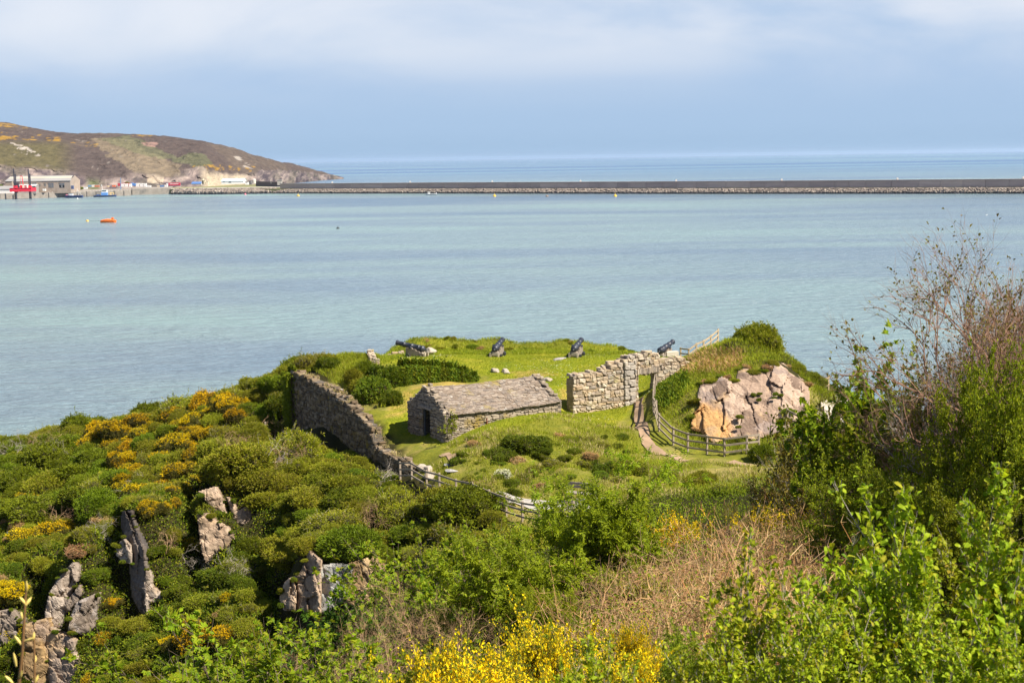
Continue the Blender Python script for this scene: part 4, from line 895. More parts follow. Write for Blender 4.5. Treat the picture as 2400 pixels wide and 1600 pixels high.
# ------------------------------------------------------------------ rock faces and outcrops
def rock_relief(name, outline, Yf, mat, label, depth=1.6, step=5, amp=.35, cell=1.0, seed=1, lean=0.0, bulge=.5, cat='rock', kind=None, aniso=(1, 1, .6), rot=.35):
    """A body of rock with the outline given at its own distance: a faceted, cracked front that curves back at the rim and a back buried in the slope."""
    o = np.array(outline, float); x0, y0 = o.min(0); x1, y1 = o.max(0)
    nx = int((x1 - x0) / step) + 2; ny = int((y1 - y0) / step) + 2
    gx_, gy_ = np.meshgrid(np.linspace(x0, x1, nx), np.linspace(y0, y1, ny))
    d = np.full(gx_.shape, 1e9)
    for (ax, ay), (bx, by) in zip(o, np.roll(o, -1, 0)):
        dx, dy = bx - ax, by - ay; t = np.clip(((gx_ - ax) * dx + (gy_ - ay) * dy) / (dx * dx + dy * dy + 1e-9), 0, 1); d = np.minimum(d, np.hypot(gx_ - ax - t * dx, gy_ - ay - t * dy))
    ins = inpoly(gx_, gy_, outline)
    Y = Yf(gx_, gy_) if callable(Yf) else np.full(gx_.shape, float(Yf))
    d = np.where(ins, d, 0); edge = np.exp(-d / (1.6 * step))
    q = P(gx_, gy_, Y); r = np.random.default_rng(seed)
    # facets: nearest-cell planes
    n = int(10 + 1.2 * ((x1 - x0) * (y1 - y0)) / (F / 85 * cell) ** 2); sx_ = r.uniform(q[..., 0].min() - .5, q[..., 0].max() + .5, n); sz_ = r.uniform(q[..., 2].min() - .5, q[..., 2].max() + .5, n)
    gxr = r.normal(0, .16, n); gzr = r.normal(0, .12, n); off = r.normal(0, 1, n) * amp
    X, Z = q[..., 0] + .12 * fbm(q[..., 0] * 2, q[..., 2] * 2, s=seed), q[..., 2] + .12 * fbm(q[..., 0] * 2, q[..., 2] * 2, s=seed + 5)
    cR, sR = math.cos(rot), math.sin(rot); dX, dZ = X[..., None] - sx_, Z[..., None] - sz_
    D = (dX * cR + dZ * sR) ** 2 * aniso[0] + (dZ * cR - dX * sR) ** 2 * aniso[2]
    k = D.argmin(-1); rel = off[k] + gxr[k] * (X - sx_[k]) + gzr[k] * (Z - sz_[k])
    D2 = np.sort(D, -1); crack = np.exp(-(np.sqrt(D2[..., 1]) - np.sqrt(D2[..., 0])) / .06) * .10
    st = (dX[..., 0] * sR - dZ[..., 0] * cR) * 1.7 + .5 * vnoise(X * .8, Z * .8, s=seed + 3); rel = rel + .07 * fbm(X * 2.2, Z * 2.2, o=4, s=seed + 9) + crack + .07 * (st - np.floor(st))
    q = P(gx_, gy_, Y + rel + edge * bulge + lean * (y1 - gy_) / (y1 - y0)); 
    idx = -np.ones(gx_.shape, int); idx[ins] = np.arange(ins.sum()); V = list(q[ins]); Fq = []; be = {}
    quad = ins[:-1, :-1] & ins[1:, :-1] & ins[:-1, 1:] & ins[1:, 1:]
    for j, i in zip(*np.nonzero(quad)):
        f = [idx[j, i], idx[j + 1, i], idx[j + 1, i + 1], idx[j, i + 1]]; Fq.append(f)
        for a, b in zip(f, f[1:] + f[:1]): be[(a, b)] = 1
    rim = [(a, b) for (a, b) in be if (b, a) not in be]; m = {}
    def back(a):
        if a not in m: m[a] = len(V); v = V[a]; V.append(v + np.array([0, depth, -.25 * depth]))
        return m[a]
    for a, b in rim: Fq.append([b, a, back(a), back(b)])
    used = np.unique(np.array(Fq)); rm = -np.ones(len(V), int); rm[used] = np.arange(len(used))
    me = mesh(name, np.array(V)[used], rm[np.array(Fq)], mat)
    bm = bmesh.new(); bm.from_mesh(me); bmesh.ops.recalc_face_normals(bm, faces=bm.faces); bm.to_mesh(me); bm.free()
    ob = obj(name, me); return tag(ob, label, cat if not kind else None, None, kind)
def rockmat(name, base, stain=None, warm=None, white=.66, zone=None):
    t = NT(name); v = t.pos(); a = t.noise(t.pos((.9, .9, .45)), 1.0, 6, .65, .6); b = t.noise(v, 6.0, 5, .7)
    c = t.ramp(a, [(.3, base[0]), (.5, base[1]), (.7, base[2])])
    vo = t.n('ShaderNodeTexVoronoi'); mp_ = t.n('ShaderNodeMapping'); mp_.inputs['Rotation'].default_value = (0, .55, 0); mp_.inputs['Scale'].default_value = (.95, .95, .38); ad_ = t.n('ShaderNodeVectorMath', operation='ADD'); t.link(v, ad_.inputs[0]); nn_ = t.n('ShaderNodeTexNoise'); nn_.inputs['Scale'].default_value = 1.6; nn_.inputs['Detail'].default_value = 4; t.link(v, nn_.inputs['Vector']); t.link(nn_.outputs['Color'], ad_.inputs[1]); t.link(ad_.outputs[0], mp_.inputs[0]); t.link(mp_.outputs[0], vo.inputs['Vector']); vo.inputs['Scale'].default_value = 1.0
    sp_ = t.n('ShaderNodeSeparateXYZ'); t.link(vo.outputs['Color'], sp_.inputs[0]); c = t.mix(.7, c, t.ramp(sp_.outputs[0], [(.1, tuple(q * .72 for q in base[0])), (.35, base[1]), (.6, tuple(q * 1.12 for q in base[2])), (.9, (base[1][0] * .85, base[1][1] * .93, base[1][2] * 1.08))], 'CONSTANT'))
    if zone is not None:
        (zx, zy, zz), rad, zc = zone
        g = t.n('ShaderNodeVectorMath', operation='DISTANCE'); t.link(t.pos((1, .3, 1)), g.inputs[0]); g.inputs[1].default_value = (zx, zy * .3, zz)
        mm = t.math('ADD', t.rng(g.outputs['Value'], rad * .55, rad, 1, 0), t.math('MULTIPLY', t.math('SUBTRACT', a, .5), 1.6)); c = t.mix(t.rng(mm, .15, .85), c, zc)
    if warm: c = t.mix(t.rng(t.noise(v, .55, 5, .6), .55, .66), c, warm)
    if stain: c = t.mix(t.rng(t.noise(t.pos((1.3, 1.3, .7)), 1.0, 6, .7), white, white + .05), c, stain)
    c = t.mix(t.rng(b, .35, .6), t.mix(1.0, c, (.68, .66, .66), 'MULTIPLY'), c)
    t.bsdf(c, .95, .1, t.bump(b, .7, .06)); return t.m
zc = P(1660, 1000, 86)
M_crag = rockmat('pink_grey_cliff_rock', [(.23, .16, .12), (.335, .24, .18), (.42, .315, .24)], (.66, .60, .53), (.46, .32, .19), .665, ((zc[0], zc[1], zc[2]), 1.7, (.52, .30, .125)))
out = [(1634, 925), (1640, 900), (1668, 898), (1690, 880), (1722, 892), (1730, 865), (1748, 858), (1768, 872), (1795, 868), (1808, 850), (1835, 848), (1860, 870), (1884, 888), (1896, 905), (1900, 930), (1896, 960), (1892, 990), (1860, 1000), (1830, 1010), (1800, 1022), (1770, 1032), (1735, 1024), (1700, 1030), (1672, 1040), (1640, 1012), (1618, 996), (1628, 965), (1640, 950)]
def hitY(x, y):
    """distance of the terrain seen at these photo positions"""
    x = np.asarray(x, float); y = np.asarray(y, float); r = np.full(x.shape, 140.0); done = np.zeros(x.shape, bool)
    for Y in np.arange(60, 130, .2):
        q = P(x, y, np.full(x.shape, Y)); h = (~done) & (q[..., 2] <= H(q[..., 0], q[..., 1])); r[h] = Y; done |= h
    return r
def face_y(x, y):
    h = hitY(x, y); k = np.ones(9) / 9; h = np.minimum(h, 96)
    for ax in (0, 1): h = np.apply_along_axis(lambda v: np.convolve(np.pad(v, 4, 'edge'), k, 'valid'), ax, h)
    return h - .75
rock_relief('craggy_outcrop', out, face_y, M_crag, 'large sunlit pink grey rock face with an orange patch behind the curved fence', 3.0, 2.6, .07, 1.0, 5, 0, .2, aniso=(1.2, 1, .22), rot=-.55)
M_rk2 = rockmat('pale_far_rock', [(.36, .30, .24), (.46, .40, .33), (.54, .47, .40)], (.66, .62, .56), None, .64)
rock_relief('rock_shelf', [(1912, 950), (1935, 932), (1965, 922), (1990, 930), (2010, 960), (1985, 1000), (1940, 1010), (1905, 990)], face_y, M_rk2, 'pale broken rock shelf right of the large rock face behind a budding shrub', 2.5, 4, .3, .9, 6)
M_slab = rockmat('tan_slab_rock', [(.25, .18, .125), (.35, .255, .18), (.42, .315, .225)], None, (.42, .30, .18))
M_gslab = rockmat('grey_slab_rock', [(.22, .175, .14), (.31, .25, .20), (.38, .315, .255)], (.5, .48, .44), (.36, .26, .17), .7)
M_dark = rockmat('dark_slab_rock', [(.10, .08, .068), (.14, .115, .098), (.18, .15, .13)], None, None)  # shade of the fin put into its colour, darker than other slabs
M_och = rockmat('ochre_rock', [(.25, .17, .09), (.38, .25, .12), (.44, .32, .18)], None, (.30, .22, .16))
M_gw = rockmat('lichen_grey_rock', [(.23, .225, .20), (.31, .305, .28), (.38, .37, .34)], (.50, .49, .45), None, .64)
RM = dict(slab=M_slab, gslab=M_gslab, dark=M_dark, och=M_och, gw=M_gw)
for nm_, ol_, mk_, lb_, cl_, sd_ in ROCKS:
    yb_ = max(p[1] for p in ol_)
    rock_relief(nm_, ol_, lambda x, y: rock_y(sd_, yb_, y) - .08 - YAW.get(sd_, 0) * (x - np.mean([p[0] for p in ol_])) / F * RY[sd_], RM[mk_], lb_, 2.2, 2.6, .07, cl_ * 1.2, sd_, 0, .14, aniso=(1.5, 1, .45))
# ------------------------------------------------------------------ plants
def unit(v): return v / (np.linalg.norm(v, axis=-1, keepdims=True) + 1e-9)
def leaf_quads(base, d, nrm, ln, wd, fold=.25):
    """diamond leaf blades, one quad each (slightly folded)"""
    d = unit(d); sd = unit(np.cross(d, nrm)); up = np.cross(sd, d)
    ln = np.broadcast_to(ln, (len(base),))[:, None]; wd = np.broadcast_to(wd, (len(base),))[:, None]
    m = base + d * ln * .45
    V = np.stack([base, m + sd * wd * .5 + up * wd * fold, base + d * ln - up * ln * .12, m - sd * wd * .5 + up * wd * fold], 1).reshape(-1, 3)
    return V, np.arange(len(base) * 4).reshape(-1, 4)
def twig_tubes(segs):
    """segs: (n, 8) = p0, p1, r0, r1 -> three-sided tapered twigs"""
    segs = np.asarray(segs, float); p0, p1, r0, r1 = segs[:, 0:3], segs[:, 3:6], segs[:, 6:7], segs[:, 7:8]
    d = unit(p1 - p0); a = unit(np.cross(d, np.array([.31, .17, .93]))); b = np.cross(d, a); R = []
    for p, r in ((p0, r0), (p1, r1)):
        for k in range(3):
            t = 2.094 * k; R.append(p + r * (math.cos(t) * a + math.sin(t) * b))
    V = np.stack(R, 1).reshape(-1, 3); i = np.arange(len(segs))[:, None] * 6
    Fq = np.concatenate([i + np.array([k, (k + 1) % 3, 3 + (k + 1) % 3, 3 + k]) for k in range(3)])
    return V, Fq
def join(parts):
    """[(V, F, material slot)] -> V, list of F by size, slots"""
    Vs, Fs, ms = [], [], []; n = 0
    for V, Fq, m in parts:
        Vs.append(V); Fs.append(np.asarray(Fq) + n); ms.append(np.full(len(Fq), m)); n += len(V)
    return np.concatenate(Vs), Fs, np.concatenate(ms)

M_scrub = leafmat('scrub_leaf', [(.155, .180, .012), (.235, .255, .014), (.31, .31, .020), (.18, .22, .012), (.27, .235, .040), (.35, .325, .035)], .22, .55, .25)
M_scrub_dk = leafmat('dark_scrub_leaf', [(.105, .145, .012), (.155, .20, .012), (.21, .25, .014), (.115, .165, .010)], .22, .5, .3)
M_ivy = leafmat('ivy_leaf', [(.065, .11, .010), (.10, .155, .012), (.19, .23, .015), (.085, .13, .010), (.27, .28, .02)], .25, .5, .5)
M_brt = leafmat('spring_leaf', [(.15, .21, .012), (.22, .28, .016), (.30, .34, .02), (.12, .18, .012), (.26, .27, .02)], .35, .42, .4)
M_lime = leafmat('young_glossy_leaf', [(.20, .27, .012), (.29, .37, .018), (.40, .45, .024), (.13, .20, .012), (.34, .39, .02), (.36, .29, .03)], .38, .33, .5)
M_elder = leafmat('elder_leaf', [(.18, .25, .016), (.27, .34, .018), (.35, .41, .025), (.14, .21, .018)], .42, .42, .4)
M_syc = leafmat('sycamore_leaf', [(.17, .25, .010), (.25, .32, .012), (.11, .18, .010), (.31, .35, .018), (.24, .22, .02)], .38, .45, .35)
M_bud = leafmat('opening_leaf', [(.19, .145, .022), (.17, .17, .022), (.24, .19, .032), (.13, .13, .018), (.22, .15, .04)], .25, .5, .3)
M_gor_l = leafmat('gorse_spines', [(.075, .085, .014), (.115, .115, .016), (.15, .13, .022), (.18, .135, .035)], .12, .6, .2)
M_gor_f = leafmat('gorse_flower', [(.68, .46, .006), (.80, .58, .010), (.56, .33, .006), (.74, .53, .008)], .22, .55, .2)
M_gor_y = leafmat('bright_gorse_flower', [(.86, .62, .010), (.94, .74, .018), (.80, .50, .008), (.90, .68, .014)], .25, .55, .2)
M_white = leafmat('white_blossom', [(.78, .78, .70), (.85, .84, .80)], .2, .6, .2)
M_dead = leafmat('dead_bracken', [(.46, .26, .12), (.58, .37, .18), (.34, .17, .075), (.66, .48, .28), (.52, .24, .09)], .1, .8, .1)
M_drygrass = leafmat('dry_grass', [(.44, .36, .17), (.52, .43, .23), (.34, .31, .10)], .2, .7, .15)
M_grass = leafmat('rough_grass', [(.21, .27, .016), (.28, .32, .020), (.36, .36, .045), (.17, .235, .014)], .3, .55, .25)
M_twig = flat('brown_twigs', (.155, .115, .085), .9, .3, 6.0, .1)
M_palebark = flat('pale_grey_bark', (.36, .31, .26), .9, .25, 6.0, .1)
M_redtwig = flat('reddish_twigs', (.30, .175, .12), .85, .3, 5.0, .15)
M_tantwig = flat('tan_dead_twigs', (.44, .28, .16), .9, .3, 5.0, .1)
M_core = flat('inner_twig_mass', (.052, .047, .018), .95, .4, 5.0, .05, bump=.6)  # dark brown stands in for shade between leaves as well as twigs

def ico(sub):
    bm = bmesh.new(); bmesh.ops.create_icosphere(bm, subdivisions=sub, radius=1); V = np.array([v.co[:] for v in bm.verts]); Fq = np.array([[v.index for v in f.verts] for f in bm.faces]); bm.free(); return V, Fq
ICO = ico(2)
def dome(name, seed, n, leaf, wd, mats, K=14, flower=0, flmat_top=.2, tuft=5, spread=1.0, core=.80, twigs=60, flsize=.035, patch=.0, flat_=.8, shoots=70):
    """bush of many rounded lobes; leaf tufts grow on the outside of the lobes, a twig mass with shade put into its colour fills the inside"""
    r = np.random.default_rng(seed); C, Rr = [], []
    for k in range(K):
        th = r.uniform(0, 2 * math.pi); rad = math.sqrt(r.uniform(0, 1)) * .68; zz = (1 - rad ** 2) ** .5 * flat_ * r.uniform(.45, .72)
        C.append((rad * math.cos(th), rad * math.sin(th), zz)); Rr.append(r.uniform(.24, .40))
    C, Rr = np.array(C), np.array(Rr)
    m = n * 3; k = r.choice(K, m, p=Rr ** 2 / (Rr ** 2).sum()); d = unit(r.normal(size=(m, 3))); rr = 1 + .10 * r.normal(size=m) * 0 + .28 * fbm(d[:, 0] * 3 + k, d[:, 1] * 3, d[:, 2] * 3, o=3, s=seed)
    rr = rr + np.where(r.uniform(size=m) < .22, r.exponential(.14, m), r.normal(0, .05, m)); p = C[k] + d * (Rr[k] * rr)[:, None]
    D = np.linalg.norm(p[:, None] - C[None], axis=2) / Rr[None]; D[np.arange(m), k] = 9
    ok = (D.min(1) > .93) & (p[:, 2] > -.12); p, d = p[ok][:n], d[ok][:n]
    parts = []
    N = len(p); b = np.repeat(p, tuft, 0) + r.normal(0, leaf * .35, (N * tuft, 3)); dd = unit(np.repeat(d, tuft, 0) * .8 + r.normal(0, .62, (N * tuft, 3)) * spread + np.array([0, 0, .22]))
    V, Fq = leaf_quads(b, dd, unit(r.normal(size=b.shape)), leaf * r.uniform(.6, 1.25, len(b)), wd * r.uniform(.7, 1.2, len(b))); parts.append((V, Fq, 0))
    if flower:
        nn = vnoise(p[:, 0] * 2.4 + seed, p[:, 1] * 2.4, p[:, 2] * 2.4, s=seed) + .9 * d[:, 2] - .15 + patch
        q = p[nn > flmat_top]; dq = d[nn > flmat_top]
        if len(q):
            i = r.integers(0, len(q), flower); b = q[i] + dq[i] * r.uniform(-.01, .10, (flower, 1)) + r.normal(0, .02, (flower, 3))
            V, Fq = leaf_quads(b, unit(dq[i] + r.normal(0, .7, (flower, 3))), unit(r.normal(size=b.shape)), flsize * r.uniform(.7, 1.4, flower), flsize * .8); parts.append((V, Fq, 1))
    if shoots:
        j = r.integers(0, len(p), shoots); sd_ = unit(d[j] * .7 + r.normal(0, .45, (shoots, 3)) + np.array([0, 0, .55])); sl_ = r.uniform(.16, .42, shoots); nl = 9
        t = np.tile(np.linspace(.15, 1, nl), shoots)[:, None]; b = np.repeat(p[j], nl, 0) * .97 + np.repeat(sd_ * sl_[:, None], nl, 0) * t; dd = unit(np.repeat(sd_, nl, 0) * .8 + r.normal(0, .55, (len(b), 3)))
        V, Fq = leaf_quads(b, dd, unit(r.normal(size=b.shape)), leaf * r.uniform(.6, 1.1, len(b)), wd * r.uniform(.7, 1.1, len(b))); parts.append((V, Fq, 0))
        V, Fq = twig_tubes(np.concatenate([p[j] * .95, p[j] * .97 + sd_ * sl_[:, None], np.full((shoots, 1), .007), np.full((shoots, 1), .002)], 1)); parts.append((V, Fq, 2))
    if twigs:
        sg = []
        for t in range(twigs):
            j = r.integers(0, len(p)); e = p[j] * r.uniform(1.0, 1.12); s0 = p[j] * .6 * np.array([1, 1, .5]); mid = (s0 + e) / 2 + r.normal(0, .06, 3); sg += [[*s0, *mid, .012, .008], [*mid, *e, .008, .003]]
        V, Fq = twig_tubes(sg); parts.append((V, Fq, 2))
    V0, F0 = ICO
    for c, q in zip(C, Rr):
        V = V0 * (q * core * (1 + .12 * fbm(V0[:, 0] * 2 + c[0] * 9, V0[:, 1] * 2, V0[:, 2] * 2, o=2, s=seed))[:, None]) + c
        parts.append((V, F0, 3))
    V, Fs, ms = join(parts); return mesh(name, V, Fs, mats, mi=ms)
def grow(r, base, d, length, rad, level, maxlev, segs, tips, wig=.22, kids=(3, 5), up=.15, ang=.75, shrink=.62):
    p = np.array(base, float); d = unit(np.array(d, float)); n = max(2, int(3 + length * 1.2)); pts = [p]
    for i in range(n):
        d = unit(d + r.normal(0, wig / math.sqrt(n) * 1.3, 3) + np.array([0, 0, up / n])); q = p + d * length / n
        ra, rb = rad * (1 - .7 * i / n), rad * (1 - .7 * (i + 1) / n); segs.append([*p, *q, ra, rb, level]); p = q; pts.append(p)
        if level >= maxlev - 1: tips.append((p.copy(), d.copy(), level))
    if level < maxlev:
        for k in range(r.integers(kids[0], kids[1] + 1)):
            t = r.uniform(.3, 1.0); i = min(int(t * n), n - 1); b = pts[i] + (pts[i + 1] - pts[i]) * r.uniform(0, 1)
            e = r.normal(size=3); e = unit(e - d * (e @ d)); nd = d * math.cos(ang * r.uniform(.5, 1.3)) + e * math.sin(ang * r.uniform(.5, 1.3))
            grow(r, b, nd, length * shrink * r.uniform(.6, 1.2), rad * .5, level + 1, maxlev, segs, tips, wig, kids, up, ang, shrink)
def woody(name, seed, height, spread, stems, maxlev, leafn, leaf, wd, lmat, tmat, kids=(3, 5), rad=.03, up=.2, wig=.25, style='single', lean=(0, 0), flowers=0, fmat=None, ang=.75, base_r=.3, shrink=.62, leaflev=None, minz=0.0):
    """shrub or small tree: branching stems and separate leaf blades -> (crown mesh, stem mesh)"""
    r = np.random.default_rng(seed); segs, tips = [], []
    for s in range(stems):
        a = r.uniform(0, 2 * math.pi); t = r.uniform(0, 1) ** .7 * spread; d = np.array([math.cos(a) * t + lean[0], math.sin(a) * t + lean[1], 1.0])
        b = np.array([math.cos(a), math.sin(a), 0]) * base_r * r.uniform(0, 1) - np.array([0, 0, .15])
        grow(r, b, d, height * r.uniform(.62, .85), rad * r.uniform(.7, 1.2), 0, maxlev, segs, tips, wig, kids, up, ang, shrink)
    segs = np.array(segs); k_ = height / np.quantile(segs[:, 5], .997); segs[:, :6] *= k_; tips = [(a * k_, b, c) for a, b, c in tips]
    Vt, Ft = twig_tubes(segs[:, :8]); sm = mesh('stems', Vt, Ft, [tmat])
    cm = None; parts = []
    if leafn:
        T = np.array([t[0] for t in tips]); Dt = np.array([t[1] for t in tips]); ok = T[:, 2] > minz * height; T, Dt = T[ok], Dt[ok]
        i = r.integers(0, len(T), leafn); b = T[i] - Dt[i] * r.uniform(0, leaf * 2.2, (leafn, 1)) + r.normal(0, leaf * .35, (leafn, 3)); d = unit(Dt[i] * .5 + r.normal(0, .6, (leafn, 3)) + np.array([0, 0, .1])); nm = unit(np.array([0, 0, 1.0]) + r.normal(0, .55, (leafn, 3)))
        if style == 'single':
            V, Fq = leaf_quads(b, d, nm, leaf * r.uniform(.65, 1.2, leafn), wd * r.uniform(.75, 1.15, leafn)); parts.append((V, Fq, 0))
        elif style == 'obovate':   # rounded blade: six-sided, widest near the tip
            dd = unit(d); sd = unit(np.cross(dd, nm)); u = np.cross(sd, dd); L = (leaf * r.uniform(.6, 1.2, leafn))[:, None]; w = L * wd / leaf
            V = np.stack([b, b + dd * L * .5 + sd * w * .36 + u * w * .12, b + dd * L * .82 + sd * w * .42 + u * w * .1, b + dd * L - u * L * .10, b + dd * L * .82 - sd * w * .42 + u * w * .1, b + dd * L * .5 - sd * w * .36 + u * w * .12], 1).reshape(-1, 3)
            parts.append((V, np.arange(leafn * 6).reshape(-1, 6), 0))
        elif style == 'pinnate':
            for k, (f, sgn) in enumerate(((.35, 1), (.35, -1), (.75, 1), (.75, -1), (1.0, 0))):
                sd = unit(np.cross(d, nm)); b2 = b + d * leaf * 1.1 * f; d2 = unit(d * (.6 if sgn else 1) + sd * sgn * .8 - np.array([0, 0, .25])); V, Fq = leaf_quads(b2, d2, nm, leaf * r.uniform(.8, 1.1, leafn), wd); parts.append((V, Fq, 0))
        elif style == 'lobed':
            sd = unit(np.cross(d, nm))
            for k, an in enumerate((-1.25, -.65, 0, .65, 1.25)):
                d2 = d * math.cos(an) + sd * math.sin(an) - np.array([0, 0, .15]); V, Fq = leaf_quads(b, d2, nm, leaf * (1 - .22 * abs(an)) * r.uniform(.85, 1.1, leafn), wd, .12); parts.append((V, Fq, 0))
        if flowers:
            i = (r.integers(0, max(1, len(T) // 4), flowers) * 4 + r.integers(0, 2, flowers)) % len(T); b = T[i] - Dt[i] * r.uniform(0, .22, (flowers, 1)) + r.normal(0, .02, (flowers, 3)); V, Fq = leaf_quads(b, unit(Dt[i] + r.normal(0, .7, (flowers, 3))), unit(r.normal(size=b.shape)), .036 * r.uniform(.7, 1.4, flowers), .028); parts.append((V, Fq, 1))
        V, Fs, ms = join(parts); cm = mesh('foliage', V, Fs, [lmat] + ([fmat] if fmat else []), mi=ms)
    return cm, sm
def plant(name, meshes, p, label, cat, group=None, sc=1.0, rz=0.0):
    root = empty(name, p, label, cat, group, rz); root.scale = (sc, sc, sc) if isinstance(sc, (int, float)) else sc
    for nm, me in zip(('foliage', 'stems'), meshes):
        if me is not None: obj(nm, me, root)
    return root

# ---- bush kinds
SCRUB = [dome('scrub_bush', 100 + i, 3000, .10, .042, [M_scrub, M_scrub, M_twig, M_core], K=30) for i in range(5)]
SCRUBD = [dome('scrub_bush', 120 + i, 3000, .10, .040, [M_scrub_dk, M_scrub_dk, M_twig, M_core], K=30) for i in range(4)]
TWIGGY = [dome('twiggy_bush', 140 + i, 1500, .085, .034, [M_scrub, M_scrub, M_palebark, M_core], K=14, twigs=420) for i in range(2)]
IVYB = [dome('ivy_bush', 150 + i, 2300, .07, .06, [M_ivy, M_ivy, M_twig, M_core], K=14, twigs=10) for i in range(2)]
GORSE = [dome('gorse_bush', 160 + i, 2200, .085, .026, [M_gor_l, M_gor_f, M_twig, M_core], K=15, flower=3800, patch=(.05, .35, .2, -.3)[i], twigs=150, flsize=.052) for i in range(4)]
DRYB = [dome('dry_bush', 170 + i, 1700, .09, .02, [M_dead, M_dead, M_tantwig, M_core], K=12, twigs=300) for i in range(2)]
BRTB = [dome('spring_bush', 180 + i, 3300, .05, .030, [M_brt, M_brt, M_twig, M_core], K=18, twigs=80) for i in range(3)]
rv = np.random.default_rng(303)
def bush(protos, name, p, rad, label, cat, group=None, h=.85, sink=.10):
    o = obj(name, protos[rv.integers(len(protos))], None, (p[0], p[1], p[2] - sink * rad)); o.scale = (rad * rv.uniform(.78, 1.25), rad * rv.uniform(.78, 1.25), rad * h * rv.uniform(.8, 1.3)); o.rotation_euler = (rv.normal(0, .16), rv.normal(0, .16), rv.uniform(0, 6.28))
    return tag(o, label, cat, group)
def at(px, py, y0=8.0, y1=138.0):
    return ground_at(px, py, y0, y1)

# ---- scrub on the left headland
GOR = [(215, 1040, 32), (275, 1025, 42), (330, 1000, 38), (380, 975, 45), (432, 965, 42), (482, 960, 46), (532, 965, 42), (556, 985, 26), (262, 1060, 26), (300, 1085, 36), (335, 1112, 30), (392, 1052, 28), (372, 1085, 24), (425, 1120, 38), (445, 1105, 26), (330, 1170, 36), (345, 1195, 26), (288, 1152, 24), (380, 1145, 24),
       (62, 1185, 32), (20, 1178, 22), (132, 1262, 40), (62, 1272, 34), (165, 1252, 26), (24, 1400, 42), (26, 1490, 28), (533, 1412, 22), (470, 1515, 62), (535, 1498, 36), (415, 1525, 34), (215, 1600, 26), (405, 1190, 26), (440, 1290, 26), (290, 1235, 22), (260, 1420, 26), (240, 1500, 24), (352, 1010, 26), (470, 1015, 26), (448, 1055, 22), (500, 985, 26), (410, 1005, 22), (240, 1030, 26)]
rgo = np.random.default_rng(55)
for _ in range(70):
    px, py = rgo.uniform(150, 580), rgo.uniform(935, 1215)
    if inpoly(np.array([px]), np.array([py]), [(165, 1030), (380, 940), (570, 940), (570, 1000), (480, 1060), (470, 1160), (340, 1220), (270, 1200), (300, 1120), (240, 1060)])[0]: GOR.append((px, py, rgo.uniform(16, 36)))
taken = []
for px, py, rp in GOR:
    q = at(px, py, 60)
    if q is None: continue
    rad = rp / F * q[1] * 1.12; taken.append((q[0], q[1], rad))
    big = rp > 55
    bush(GORSE, 'gorse_bush', q, rad, 'large orange yellow gorse bush at the foot of the left slope' if big else 'orange yellow flowering gorse bush in the scrub of the left headland', 'gorse bush', None if big else 'gorse bushes on the left headland', .95)
SCRUB_POLY = [(-40, 1005), (200, 985), (380, 940), (520, 895), (600, 868), (680, 852), (770, 842), (775, 868), (700, 880), (672, 900), (668, 990), (760, 1048), (830, 1080), (900, 1112), (960, 1138), (1040, 1172), (1120, 1210), (1200, 1246), (1290, 1268), (1290, 1330), (1000, 1340), (905, 1325), (860, 1300), (740, 1290), (665, 1340), (640, 1420), (700, 1490), (640, 1620), (-40, 1620)]
